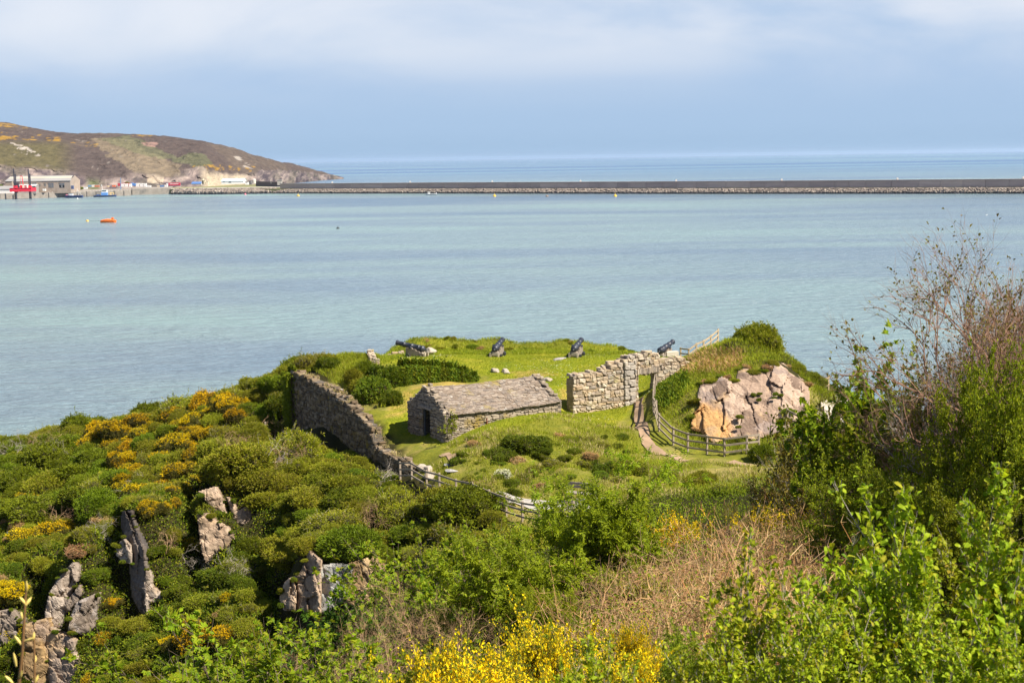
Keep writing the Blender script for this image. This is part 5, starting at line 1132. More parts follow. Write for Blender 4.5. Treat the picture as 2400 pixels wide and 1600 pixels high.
def scatter_bushes():
    pts = []
    for y in np.arange(64, 134, .85):
        for x in np.arange(-58, 2, .85):
            xx, yy = x + rv.uniform(-.4, .4), y + rv.uniform(-.4, .4); pts.append((xx, yy))
    pts = np.array(pts); rv.shuffle(pts); z = H(pts[:, 0], pts[:, 1]); px, py = proj(np.stack([pts[:, 0], pts[:, 1], z], 1)); ok = inpoly(px, py, SCRUB_POLY) & (px > -60)
    for _, ol_, *_r in ROCKS:
        o = np.array(ol_); c = o.mean(0); big = c + (o - c) * 1.08 + np.array([0, 5]); ok &= ~inpoly(px, py, [tuple(v) for v in big])
    pts, z, px, py = pts[ok], z[ok], px[ok], py[ok]; used = list(taken); n = 0; total = 0
    for (x, y), zz, a, b in zip(pts, z, px, py):
        cliff = b > 1220 and a < 660
        rad = rv.uniform(.45, 1.0) if cliff else .75 + 1.35 * rv.uniform(0, 1) ** 1.6
        if b > 1130 and a > 660: rad *= .85
        if inpoly(np.array([a]), np.array([b]), [(672, 960), (700, 985), (840, 1060), (960, 1105), (1000, 1130), (990, 1190), (860, 1150), (740, 1090), (660, 1040)])[0]: rad = rv.uniform(.4, .65)
        if any((x - u) ** 2 + (y - v) ** 2 < ((rad + w) * .53) ** 2 for u, v, w in used): continue
        # keep rock faces free of bushes standing right in front of them
        fx, fy = proj(np.array([[x + u * rad, y, zz + rad * w] for u in (-.8, 0, .8) for w in (0, .4, .8)])); blocked = False
        for _, ol_, *_r in ROCKS:
            if y < RY[_r[-1]] + .6 and inpoly(fx, fy, ol_).any(): blocked = True
        for gl, dep, wd_ in GULLIES:
            if segdist(np.array([x]), np.array([y]), gl)[0] < wd_ * .75: blocked = True
        if blocked: continue
        used.append((x, y, rad)); total += 1
        nn = float(fbm(np.array(x * .09), np.array(y * .09), o=2, s=77))
        if cliff: k = rv.choice(5, p=[.30, .15, .15, .34, .06])
        elif a < 270 and b > 1040: k = rv.choice(5, p=[.18, .72, .06, .04, 0])
        else: k = rv.choice(5, p=[.56, .22, .17, .05, 0]) if nn < .25 else rv.choice(5, p=[.36, .12, .40, .06, .06])
        near = 'on the left slope' if a < 640 else 'below the ruined wall and the fence'
        kind = [(SCRUB, 'scrub_bush', f'olive green scrub bush {near}', 'bush', f'olive scrub bushes {near}'), (SCRUBD, 'dark_scrub', f'dark green scrub bush {near}', 'bush', f'dark scrub bushes {near}'), (TWIGGY, 'twiggy_bush', f'grey twiggy half bare bush {near}', 'bush', f'twiggy bushes {near}'),
                (IVYB, 'ivy_bush', f'glossy bright green ivy clump {near}', 'ivy', f'ivy clumps {near}'), (DRYB, 'dry_bush', f'dry tan dead bush {near}', 'bush', f'dead bushes {near}')][k]
        bush(kind[0], kind[1], (x, y, zz), rad, kind[2], kind[3], kind[4], .80 if not cliff else .8)
    print('scrub bushes', total)
scatter_bushes()
# low leafy undergrowth between the bushes: nobody could count it
def carpet(name, poly, n, sz, wd, mat, ymin, ymax, xr, label_kind='stuff', stand=.6, excl=(), z0=.0, layers=.12, seed=1, tuft=1, dens=None):
    r = np.random.default_rng(seed); x = r.uniform(*xr, n * 4); y = r.uniform(ymin, ymax, n * 4); z = H(x, y); px, py = proj(np.stack([x, y, z], 1)); ok = inpoly(px, py, poly)
    for e in excl: ok &= ~inpoly(px, py, e)
    if dens is not None: ok &= r.uniform(0, 1, len(x)) < dens(x, y)
    p = np.stack([x, y, z], 1)[ok][:n]; gxn = (H(p[:, 0] + .3, p[:, 1]) - H(p[:, 0] - .3, p[:, 1])) / .6; gyn = (H(p[:, 0], p[:, 1] + .3) - H(p[:, 0], p[:, 1] - .3)) / .6
    nr = unit(np.stack([-gxn, -gyn, np.ones(len(p))], 1)); p = np.repeat(p, tuft, 0); nr = np.repeat(nr, tuft, 0); N = len(p)
    p = p + r.normal(0, sz * .3, (N, 3)) * np.array([1, 1, 0]) + nr * (z0 + r.uniform(0, layers, (N, 1)))
    d = unit(nr * stand + r.normal(0, .5, (N, 3)) + np.array([0, 0, stand * .6])); V, Fq = leaf_quads(p, d, unit(r.normal(size=(N, 3))), sz * r.uniform(.5, 1.3, N), wd * r.uniform(.7, 1.2, N))
    return tag(obj(name, mesh(name, V, Fq, mat)), kind='stuff')
RP = [o[1] for o in ROCKS]
carpet('undergrowth', SCRUB_POLY, 90000, .15, .085, M_scrub, 62, 134, (-58, 3), excl=RP, layers=.35, seed=3)
carpet('ivy_cover', [(-20, 1280), (280, 1180), (480, 1130), (660, 1150), (680, 1330), (640, 1620), (-20, 1620)], 45000, .13, .11, M_ivy, 62, 95, (-40, -8), excl=RP, layers=.3, seed=4)

# ---- grass in and around the fort
FORT_ROUGH = [(1060, 1040), (1180, 1000), (1300, 970), (1480, 1000), (1500, 1040), (1560, 1075), (1760, 1095), (1900, 1100), (1900, 1125), (1560, 1180), (1420, 1205), (1250, 1250), (1100, 1180), (1010, 1110)]
PATHS = [[(1470, 940), (1510, 940), (1520, 1040), (1640, 1075), (1620, 1090), (1500, 1050), (1480, 990)], [(1130, 1160), (1200, 1165), (1450, 1185), (1450, 1210), (1230, 1195)], [(1030, 1060), (1050, 1055), (1100, 1110), (1070, 1115)]]
nz_ = lambda x, y: np.clip(.5 + .8 * fbm(x * .5, y * .5, o=3, s=61), .05, 1)
carpet('rough_grass', FORT_ROUGH, 46000, .22, .03, M_grass, 66, 96, (-12, 20), stand=1.2, excl=PATHS, layers=.02, seed=5, dens=nz_)
carpet('dry_grass', FORT_ROUGH, 26000, .28, .03, M_drygrass, 66, 96, (-12, 20), stand=.8, excl=PATHS, layers=.02, seed=6, dens=lambda x, y: np.clip(.1 + 1.3 * fbm(x * .6, y * .6, o=3, s=63), 0, 1))
carpet('bank_grass', [(780, 850), (800, 830), (930, 780), (1660, 780), (1620, 830), (960, 832), (880, 860)], 30000, .22, .035, M_grass, 100, 122, (-16, 16), stand=1.1, layers=.02, seed=7)
carpet('slope_grass', [(700, 850), (900, 800), (880, 860), (930, 880), (900, 960), (790, 900)], 16000, .36, .04, M_grass, 88, 116, (-20, -6), stand=1.1, layers=.02, seed=8)
carpet('lawn_grass', LAWN, 60000, .10, .03, M_grass, 80, 119, (-12, 16), stand=1.0, excl=PATHS, layers=.0, seed=9)
MOUND = [(1540, 900), (1600, 850), (1680, 800), (1780, 770), (1850, 820), (1890, 880), (1960, 920), (1960, 1050), (1780, 1070), (1560, 1040)]
carpet('mound_grass', MOUND, 26000, .32, .04, M_grass, 80, 110, (8, 24), stand=1.0, excl=[out, [(1520, 940), (1600, 1040), (1560, 1060), (1500, 1040)]], layers=.03, seed=10)
carpet('dry_mound_grass', [(1610, 850), (1660, 820), (1740, 820), (1740, 850), (1700, 880), (1640, 875), (1600, 880)], 9000, .40, .03, M_dead, 86, 108, (10, 20), stand=.6, layers=.05, seed=11)
carpet('mound_ivy', [(1535, 915), (1560, 890), (1612, 868), (1618, 900), (1600, 935), (1560, 960), (1540, 950)], 9000, .15, .13, M_ivy, 84, 104, (8, 16), stand=.8, layers=.25, seed=12)
carpet('daisies', LAWN, 2600, .05, .05, M_white, 84, 119, (-12, 16), stand=2.0, layers=.06, seed=13, dens=lambda x, y: np.clip(1.6 * fbm(x * .35, y * .35, o=2, s=67), 0, 1))
carpet('near_undergrowth', [(560, 1620), (700, 1470), (900, 1420), (1000, 1335), (1290, 1265), (1420, 1200), (1700, 1130), (1900, 1110), (2000, 1000), (2420, 800), (4200, 500), (4200, 1620)], 150000, .13, .07, M_scrub_dk, 9, 72, (-9, 44), layers=.4, seed=14)

# ---- ivy on walls
def ivy_on_box(name, c, L, Hh, th, rz, n, mat, parent, sz=.13, top=True, seed=1, dens=1.0):
    r = np.random.default_rng(seed); ca, sa = math.cos(rz), math.sin(rz); u = r.uniform(-.5, .5, n) * L; f = r.integers(0, 6, n); v = r.uniform(0, 1, n) * Hh; w = np.where(f < 4, -th / 2, r.uniform(-th / 2, th / 2)); v = np.where(f >= 4, Hh + r.exponential(.09, n) - .12, v)
    u = np.where(f == 3, np.sign(u) * L / 2, u); w = np.where(f == 3, r.uniform(-th / 2, th / 2, n), w)
    nl = np.where(f[:, None] == 3, np.stack([np.sign(u), 0 * u, 0 * u], 1), np.where(f[:, None] < 4, np.array([[0, -1.0, 0]]), np.array([[0, 0, 1.0]])))
    p = np.stack([u, w, v], 1) + nl * r.uniform(-.05, .26, (n, 1)); R2 = np.array([[ca, sa, 0], [-sa, ca, 0], [0, 0, 1]]); p = p @ R2 + np.array(c); nl = nl @ R2
    V, Fq = leaf_quads(p, unit(nl * .4 + r.normal(0, .4, (n, 3)) + np.array([0, 0, -.45])), unit(nl + r.normal(0, .35, (n, 3))), sz * r.uniform(.6, 1.2, n), sz * .9)
    return under(obj(name, mesh(name, V, Fq, mat)), parent)
def ivy_wall():
    a, b = G(938, 905, 100.5), G(1112, 893, 102.5); root = empty('ivy_wall', a, 'long low wall completely covered in glossy ivy behind the courtyard', 'wall'); r = np.random.default_rng(4)
    n = 16
    for i in range(n):
        t0, t1 = i / n, (i + 1) / n; p0, p1 = a + (b - a) * t0, a + (b - a) * t1; h = (1.45 + .07 * math.sin(i * 2.1)) * (1 - .8 * t0 ** 2.2); c = (p0 + p1) / 2; z = float(H(c[0], c[1])) - .2
        L = np.linalg.norm((p1 - p0)[:2]); rz = math.atan2(p1[1] - p0[1], p1[0] - p0[0])
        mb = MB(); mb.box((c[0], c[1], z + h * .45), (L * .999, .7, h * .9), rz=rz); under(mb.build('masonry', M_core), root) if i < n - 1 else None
        ivy_on_box('ivy', (c[0], c[1], z), L * 1.2, h + .1, .8, rz, 1700, M_ivy, root, .16, seed=20 + i)
ivy_wall()
ra, a2, d2, L2, zt2, zb2 = WWALL
for s0, s1, mt in ((-.35, .85, M_ivy),):
    c = a2 + d2 * (s0 + s1) / 2; z = zb2(.3); ivy_on_box('ivy', (c[0], c[1], z), s1 - s0, zt2(.3) - z + .1, 1.15, math.atan2(d2[1], d2[0]), 4200, M_scrub_dk, ra, .13, seed=40)
carp = np.random.default_rng(9)
def wall_top_plants():
    n = 1500; s = carp.uniform(.5, L2 - .5, n); p = np.stack([a2[0] + d2[0] * s, a2[1] + d2[1] * s, np.array([zt2(v) for v in s])], 1); k = vnoise(s * 1.3, s * 0 + 2.2, s=5) > .05; p = p[k]; n = len(p); nv = np.array([-d2[1], d2[0], 0])
    p = p + nv * carp.uniform(-.3, .3, (n, 1)); V, Fq = leaf_quads(p, unit(carp.normal(0, .5, (n, 3)) + [0, 0, .9]), unit(carp.normal(size=(n, 3))), .26 * carp.uniform(.5, 1.2, n), .03)
    under(obj('grass_tufts', mesh('grass_tufts', V, Fq, M_drygrass)), ra)
wall_top_plants()
# ivy round the posts of the lower fence
for o in list(bpy.data.objects['lower_fence'].children):
    if o.name.startswith('post'):
        V0 = np.array([v.co[:] for v in o.data.vertices]); c = V0.mean(0); zlo, zhi = V0[:, 2].min(), V0[:, 2].max()
        if c[0] < -7.2: continue
        n = 260; t = carp.uniform(0, 6.28, n); zz = carp.uniform(zlo + .3, zhi + .05, n); rr = .09 + .07 * carp.uniform(0, 1, n)
        p = np.stack([c[0] + rr * np.cos(t), c[1] + rr * np.sin(t), zz], 1) ; V, Fq = leaf_quads(p, unit(np.stack([np.cos(t), np.sin(t), -.3 + 0 * t], 1) + carp.normal(0, .4, (n, 3))), unit(np.stack([np.cos(t), np.sin(t), .3 + 0 * t], 1) + carp.normal(0, .3, (n, 3))), .10 * carp.uniform(.6, 1.2, n), .08)
        iv = obj('ivy', mesh('ivy', V, Fq, M_ivy)); iv.parent = o; iv.matrix_parent_inverse = Matrix.Translation(-bpy.data.objects['lower_fence'].location)

# ---- single bushes in and round the fort
def one(protos, name, px, py, Y, rp, label, cat, h=.85, sink=.1, group=None):
    p = G(px, py, Y); return bush(protos, name, p, rp / F * Y, label, cat, group, h, sink)
one(SCRUB, 'domed_bush', 1785, 812, 98, 62, 'round green bush crowning the top of the rock mound', 'bush', .8, .35)
one(SCRUBD, 'round_bush', 1677, 822, 103, 26, 'small round dark bush beside the pale stair fence', 'bush', .95)
one(TWIGGY, 'twiggy_bush', 1712, 826, 100, 24, 'grey twiggy bush right of the small round dark bush', 'bush', .7)
one(TWIGGY, 'heather_bush', 1815, 812, 98.5, 28, 'brownish heather tuft on the right shoulder of the mound', 'bush', .5)
one(SCRUBD, 'spiky_bush', 1905, 908, 94, 34, 'dark green bush on the skyline left of the short handrail', 'bush', .6)
one(SCRUB, 'scrub_bush', 1868, 868, 95.5, 26, 'green scrub bush on the right skyline of the mound', 'bush', .6)
for i, (px, py, rp) in enumerate(((1765, 925, 9), (1780, 922, 8), (1779, 937, 7), (1829, 926, 7), (1815, 932, 6), (1733, 977, 9), (1730, 1000, 8), (1846, 965, 18), (1818, 923, 7), (1840, 985, 14))):
    q = P(px, py, float(face_y(np.array([[px, px], [px, px]]), np.array([[py, py], [py, py]]))[0, 0]) - .35); bush(BRTB, 'cliff_tuft', q, rp / F * 88, 'small green tuft growing on the large rock face', 'plant', 'tufts on the large rock face', .9, .3)
one(BRTB, 'grassy_tuft', 1722, 1020, 84.2, 24, 'grassy green tuft at the foot of the large rock face', 'plant', .7)
one(SCRUBD, 'dark_bush', 1790, 1072, 81, 34, 'dark green bush against the right end of the curved fence', 'bush', 1.2)
one(IVYB, 'ivy_bush', 1232, 1062, 81, 62, 'bright green ivy bush on the rough slope in front of the hut', 'bush', .6)
one(IVYB, 'ivy_bush', 1180, 1080, 79.5, 36, 'smaller ivy bush left of the big one on the rough slope', 'bush', .6)
one(SCRUBD, 'dark_bush', 1345, 1052, 81, 16, 'small dark green bush on the upper rough slope', 'bush', .7)
one(DRYB, 'dry_bush', 1310, 1020, 84.5, 20, 'reddish dry bush on the upper edge of the rough slope', 'bush', .6)
one(TWIGGY, 'twiggy_bush', 1300, 1100, 78, 30, 'brown twiggy bush below the ivy bush', 'bush', .5)
one(IVYB, 'ivy_bush', 1420, 1090, 79, 34, 'leafy green bush right of the dark hollow', 'bush', .8)
one(SCRUB, 'scrub_bush', 1480, 1110, 77, 36, 'dense green bush where the rough slope meets the path', 'bush', .7)
one(TWIGGY, 'twiggy_bush', 1560, 1140, 75, 40, 'brown budding bush at the lower right of the rough slope', 'bush', .8)
one(SCRUB, 'scrub_bush', 1640, 1140, 74, 50, 'grey green feathery bush right of the brown budding bush', 'bush', .7)
one(TWIGGY, 'twiggy_bush', 1720, 1150, 71, 48, 'grey green feathery bush below the curved fence', 'bush', .7)
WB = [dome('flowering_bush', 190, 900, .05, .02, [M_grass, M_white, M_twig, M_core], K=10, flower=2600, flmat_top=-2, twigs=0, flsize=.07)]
one(WB, 'flowering_bush', 1182, 1126, 76.8, 20, 'small bush covered in white flowers on the rough slope', 'flowers', .95)
for i, (px, py, Y, rp, lb) in enumerate(((905, 905, 100.5, 52, 'leafy bush at the left end of the ivy covered wall'), (850, 925, 98.5, 42, 'olive bush in the hollow left of the ivy wall'), (880, 950, 96.5, 48, 'green bush above the bare earth of the courtyard'), (918, 962, 94.5, 32, 'lowest leafy bush in the courtyard corner'), (860, 890, 102, 40, 'dark bush below the pale stone kerb'), (830, 900, 100, 30, 'small olive bush on the grassy slope'))):
    one((IVYB, SCRUB, IVYB, IVYB, SCRUBD, SCRUB)[i:i + 1][0], 'courtyard_bush', px, py, Y, rp, lb, 'bush', 1.15)
one(IVYB, 'creeper_bush', 655, 930, 100, 44, 'yellow green creeper bush left of the ivy covered wall end', 'bush', 1.1); one(IVYB, 'creeper_bush', 690, 885, 103, 40, 'pale green creeper on the skyline above the wall end', 'bush', .8); one(SCRUBD, 'dark_bush', 660, 985, 98, 40, 'dark shaded bush in the hollow left of the wall end', 'bush', .8)
one(TWIGGY, 'twiggy_bush', 745, 858, 107, 48, 'brown twiggy bush on the skyline left of the fort', 'bush', .7)
cm, sm = woody('sapling', 500, 1.7, .35, 3, 2, 260, .14, .10, M_brt, M_twig, rad=.012); plant('sapling', (cm, sm), G(1072, 1046, 85.6), 'thin leafy sapling against the sunlit hut wall', 'plant')
# ivy and grass overlapping the rims of the outcrops
for nm_, ol_, mk_, lb_, cl_, sd_ in ROCKS:
    yb_ = max(p[1] for p in ol_)
    for k in range(5):
        i = rv.integers(len(ol_)); t = rv.uniform(); a, b = ol_[i], ol_[(i + 1) % len(ol_)]; px, py = a[0] + (b[0] - a[0]) * t, a[1] + (b[1] - a[1]) * t
        q = P(px, py, rock_y(sd_, yb_, py) - .1 - YAW.get(sd_, 0) * (px - np.mean([p[0] for p in ol_])) / F * RY[sd_])
        bush((IVYB, BRTB, SCRUB)[k % 3], 'ivy_bush' if k % 3 == 0 else 'rim_bush', q, rv.uniform(.10, .28), ('ivy', 'light green leaves', 'olive scrub')[k % 3] + ' spilling over the rim of an outcrop on the left slope', 'plant', ('ivy', 'light green leaves', 'olive scrub')[k % 3] + ' on the rims of the outcrops', .8, .3)
# dead pale branches among the scrub
DB = [woody('dead_branch', 850 + i, 1.6, 1.1, 7, 3, 0, .1, .1, None, (M_palebark, M_tantwig)[i], rad=.022, up=-.1, wig=.6, kids=(3, 5), base_r=.4) for i in range(2)]
for i, (px, py, s, lb) in enumerate(((30, 1075, 1.4, 'leftmost bare pale branches in the dark scrub at the left edge'), (95, 1070, 1.3, 'bare pale branches in the dark scrub near the left edge'), (150, 1078, 1.1, 'small bare branches in the scrub below the first gorse'), (655, 1045, 1.3, 'dead tan branches hanging below the dark hollow at the wall end'), (640, 1100, 1.2, 'lower dead tan roots in the scrub left of the ruined wall'), (545, 1060, 1.0, 'small pale dead branch in the olive scrub'), (330, 1150, .8, 'pale dead twigs under the gorse'),
                                 (395, 1290, .8, 'dead brown branches left of the tan slab'), (470, 1330, 1.0, 'dead branches below the lower tan slab'), (885, 1215, .9, 'twisted pale dead branch on the scrub above the small cliff'), (230, 1255, .8, 'grey dead twigs beside the brown gorse'), (135, 1235, 1.1, 'tan bare branches above the brown gorse at the left'), (560, 1330, .8, 'brown dead twigs in the ivy'), (700, 1090, 1.0, 'dry twigs below the ruined wall'), (900, 1130, .9, 'grey dry twigs below the low end of the wall'))):
    q = at(px, py, 60)
    if q is not None: plant('dead_branch', DB[i % 2], q + np.array([0, -.5, .15]), lb, 'branch', None, s, i * 1.3)
for i in range(70):
    px, py = rv.uniform(1060, 1480), rv.uniform(1015, 1160); q = at(px, py, 66)
    if q is None or any(inpoly(np.array([px]), np.array([py]), e)[0] for e in PATHS): continue
    k = rv.choice(4, p=[.35, .3, .2, .15]); bush((IVYB, BRTB, TWIGGY, DRYB)[k], 'grassy_clump', q, rv.uniform(.2, .6), ('low glossy clump', 'low light green clump', 'low brown twiggy clump', 'low tan dead clump')[k] + ' in the rough grass in front of the hut', 'plant', ('glossy', 'light green', 'brown', 'tan')[k] + ' clumps in the rough grass', .6)
# turf and roots hanging over the top of the large rock face
for i, (px, py) in enumerate(((1640, 899), (1655, 896), (1672, 893), (1688, 880), (1705, 884), (1722, 890), (1733, 866), (1750, 857), (1768, 870), (1785, 868), (1800, 862), (1812, 850), (1828, 846), (1845, 856), (1862, 870), (1880, 884), (1893, 900), (1628, 940), (1620, 975), (1632, 1005))):
    q = P(px, py, float(face_y(np.array([[px, px], [px, px]]), np.array([[py, py], [py, py]]))[0, 0]) + .25); k = i % 3
    bush((BRTB, DRYB, SCRUB)[k], 'turf_fringe', q, rv.uniform(.28, .5), ('green turf', 'brown roots', 'olive scrub')[k] + ' hanging over the rim of the large rock face', 'plant', ('green turf', 'brown roots', 'olive scrub')[k] + ' on the rim of the large rock face', .6, .3)
# scrubby tufts along the foot and top of the grass bank behind the cannons
for i in range(64):
    u = rv.uniform(0, 1) * (len(BANK) - 1.6); k = int(u); x = BANK[k][0] + (BANK[k + 1][0] - BANK[k][0]) * (u - k); y = BANK[k][1] + (BANK[k + 1][1] - BANK[k][1]) * (u - k) - (1.25 if i % 3 else 0.1) + rv.normal(0, .2)
    bush((SCRUB, DRYB, SCRUBD, TWIGGY, SCRUB)[i % 5], 'bank_tuft', (x, y, float(H(x, y))), rv.uniform(.22, .42), ('olive', 'dry tan', 'dark green', 'twiggy', 'olive')[i % 5] + ' tuft on the grass bank behind the cannons', 'plant', ('olive', 'dry tan', 'dark green', 'twiggy', 'olive')[i % 5] + ' tufts on the grass bank', .6, .25)
DEBUG_TOPS = False
# ------------------------------------------------------------------ the near slope: shrubs between the camera and the fort
def gx_(px, Y, lift=0.0):
    q = P(px, 1000, Y); return np.array([q[0], q[1], float(H(q[0], q[1])) + lift])
def top_h(px, py, Y):            # height above the ground of the point seen at (px, py), Y
    q = P(px, py, Y); return float(q[2] - H(q[0], q[1]))
# elder in the middle
E1 = woody('elder', 601, 4.2, .75, 11, 3, 6500, .15, .06, M_elder, M_twig, rad=.035, up=.25, style='pinnate', kids=(3, 5), base_r=.8, minz=.12)
E2 = woody('elder', 602, 3.2, .9, 9, 3, 4800, .14, .056, M_elder, M_tantwig, rad=.03, up=.15, style='pinnate', kids=(3, 5), base_r=.7, lean=(-.5, 0), minz=.1)
plant('elder_bush', E1, gx_(1395, 38), 'big leafy green elder bush in the centre in front of the bench and gravel path', 'bush', None, (top_h(1380, 1120, 38) / 5.0, top_h(1380, 1120, 38) / 5.0, top_h(1380, 1120, 38) / 4.2))
plant('elder_bush', E2, gx_(1255, 36), 'lower elder bush leaning left below the ivy posted fence', 'bush', None, top_h(1200, 1290, 36) / 3.2, .4)
plant('elder_bush', (E2[0], E2[1]), gx_(1290, 33), 'elder bush in front with long bare stems leaning to the left', 'bush', None, (top_h(1250, 1390, 33) / 4.4, top_h(1250, 1390, 33) / 4.4, top_h(1250, 1390, 33) / 3.2), 1.2)
plant('elder_bush', (E1[0], E1[1]), gx_(1460, 41), 'right shoulder of the elder thicket beside the bracken', 'bush', None, top_h(1440, 1215, 41) / 4.2, 2.2)
# tall arching bare stems that rise through the elder
for i, (px, Y, py, lb) in enumerate(((1400, 41, 1060, 'tall leafy stem rising above the elder bush'), (1330, 39, 1120, 'second tall leafy stem on top of the elder bush'))):
    h = top_h(px, py, Y); m = woody('stem', 620 + i, h, .12, 2, 2, 420, .15, .05, M_elder, M_tantwig, rad=.022, up=.3, style='pinnate', minz=.5, kids=(3, 4)); plant('tall_shoot', m, gx_(px, Y), lb, 'stem')
# sycamore saplings
S1 = woody('sycamore', 640, 2.6, .6, 9, 2, 900, .125, .06, M_syc, M_twig, rad=.025, up=.35, style='lobed', base_r=.9, minz=.2)
S2 = woody('sycamore', 641, 2.6, .7, 10, 2, 1100, .115, .055, M_syc, M_twig, rad=.025, up=.35, style='lobed', base_r=1.0, minz=.15)
for i, (px, py, Y, m, lb) in enumerate(((620, 1465, 33, S1, 'broad leaved sycamore saplings at the bottom left of the twiggy thicket'), (740, 1500, 31, S2, 'sycamore saplings at the bottom edge left of the twiggy thicket'), (540, 1530, 30, S2, 'leftmost sycamore sapling at the bottom edge'), (850, 1550, 28, S1, 'sycamore sapling low at the bottom edge beside the yellow gorse'), (680, 1560, 26, S1, 'front sycamore sapling at the bottom edge'),
                                         (1050, 1265, 47, S1, 'bright sycamore leaves below the scrub and the ivy posted fence'), (1110, 1230, 49, S2, 'bright sycamore sapling at the left of the elder thicket'), (990, 1310, 45, S2, 'low sycamore sapling right of the small cliff'),
                                         (1320, 1465, 24, S2, 'dark leaved sapling between the elder and the yellow gorse'), (1040, 1500, 27, S2, 'green sapling in front of the bare twiggy thicket'))):
    h = top_h(px, py, Y); plant('sycamore_sapling', m, gx_(px, Y), lb, 'sapling', None, max(.5, h / 2.6), i * 1.3)
DK = woody('dark_bush', 650, 2.2, .8, 9, 2, 1300, .12, .06, leafmat('deep_green_leaf', [(.04, .10, .012), (.06, .135, .015), (.085, .165, .02)], .3, .4, .4), M_twig, rad=.02, up=.2, style='pinnate', base_r=.6, minz=.1)
plant('dark_bush', DK, gx_(860, 44), 'dark green bush at the right foot of the small cliff', 'bush', None, top_h(870, 1405, 44) / 2.2)
# bare twiggy thicket and dead stems
B1 = woody('bare', 660, 2.4, .95, 16, 4, 700, .05, .03, M_bud, M_tantwig, rad=.022, up=.12, wig=.45, kids=(3, 5), base_r=1.2)
for i, (px, py, Y, lb) in enumerate(((1030, 1350, 38, 'bare tan twiggy thicket right of the small cliff'), (1080, 1380, 35, 'bare twiggy bush at the right of the thicket below the elder'), (900, 1445, 36, 'bare reddish twiggy bush below the small cliff'), (950, 1450, 30, 'front bare thicket with pale crooked stems above the yellow gorse'), (790, 1475, 40, 'bare budding twigs below the ochre rock of the small cliff'))):
    h = max(.4, top_h(px, py, Y) / 2.4); plant('bare_thicket', B1, gx_(px, Y), lb, 'thicket', None, (h * .72, h * .72, h), i * 1.1)
# dead bracken and bramble canes
def canes(name, seed, n, L, mat, leafn=0, rad=.009):
    r = np.random.default_rng(seed); sg = []
    for k in range(n):
        p = np.array([r.normal(0, .75), r.normal(0, .75), -.05]); d = unit(np.array([r.normal(0, .55), r.normal(0, .55), 1.0])); l = L * r.uniform(.4, 1.2); m = 5; g = r.uniform(.1, .9)
        for i in range(m):
            q = p + d * l / m; sg.append([*p, *q, rad * (1 - .8 * i / m), rad * (1 - .8 * (i + 1) / m)]); d = unit(d + np.array([0, 0, -g * .45]) + r.normal(0, .16, 3)); p = q
            if i > 1:
                for _ in range(2):
                    e = unit(d + r.normal(0, .8, 3)); sg.append([*p, *(p + e * r.uniform(.08, .25)), rad * .45, rad * .15])
    sg = np.array(sg); V, Fq = twig_tubes(sg); sm = mesh('stems', V, Fq, [mat]); cm = None
    if leafn:
        T = sg[r.integers(0, len(sg), leafn)]; b = T[:, 3:6] + r.normal(0, .04, (leafn, 3)); V, Fq = leaf_quads(b, r.normal(size=(leafn, 3)), unit(np.array([0, 0, 1.]) + r.normal(0, .5, (leafn, 3))), .07 * r.uniform(.6, 1.2, leafn), .05); cm = mesh('foliage', V, Fq, [M_brt])
    return cm, sm
CA = [canes('canes', 700 + i, 230, 1.15, (M_dead, M_tantwig, M_dead)[i], (0, 1500, 700)[i]) for i in range(3)] + [canes('canes', 709, 60, 2.0, M_dead, 0, .014)]
rc = np.random.default_rng(12)
for i in range(84):
    px, Y = rc.uniform(1430, 1980), rc.uniform(20, 46)
    p = gx_(px, Y); a, b = proj(np.array([p + [0, 0, .5]])); 
    if not (1180 < b[0] < 1540): continue
    k = int(rc.choice([1, 2])) if b[0] > 1360 and rc.uniform() < .7 else (0, 0, 3, 0, 1)[i % 5]
    plant('bramble_canes' if k == 1 else 'dead_bracken', CA[k], p, 'green leaved bramble canes among the tan bracken right of the elder' if k == 1 else 'tan dead bracken and bramble canes on the near slope right of the elder', 'bramble' if k == 1 else 'bracken', 'bramble canes on the near slope' if k == 1 else 'dead bracken on the near slope', rc.uniform(.75, 1.2), rc.uniform(0, 6))
for i, (px, Y) in enumerate(((1160, 27), (1250, 25), (1100, 33), (900, 30), (820, 28), (1420, 22), (1330, 29), (1000, 26))):
    plant('dead_bracken', CA[0], gx_(px, Y), 'tan dead stems between the twiggy thicket and the yellow gorse', 'bracken', 'dead stems above the yellow gorse', rc.uniform(.7, 1.1), rc.uniform(0, 6))
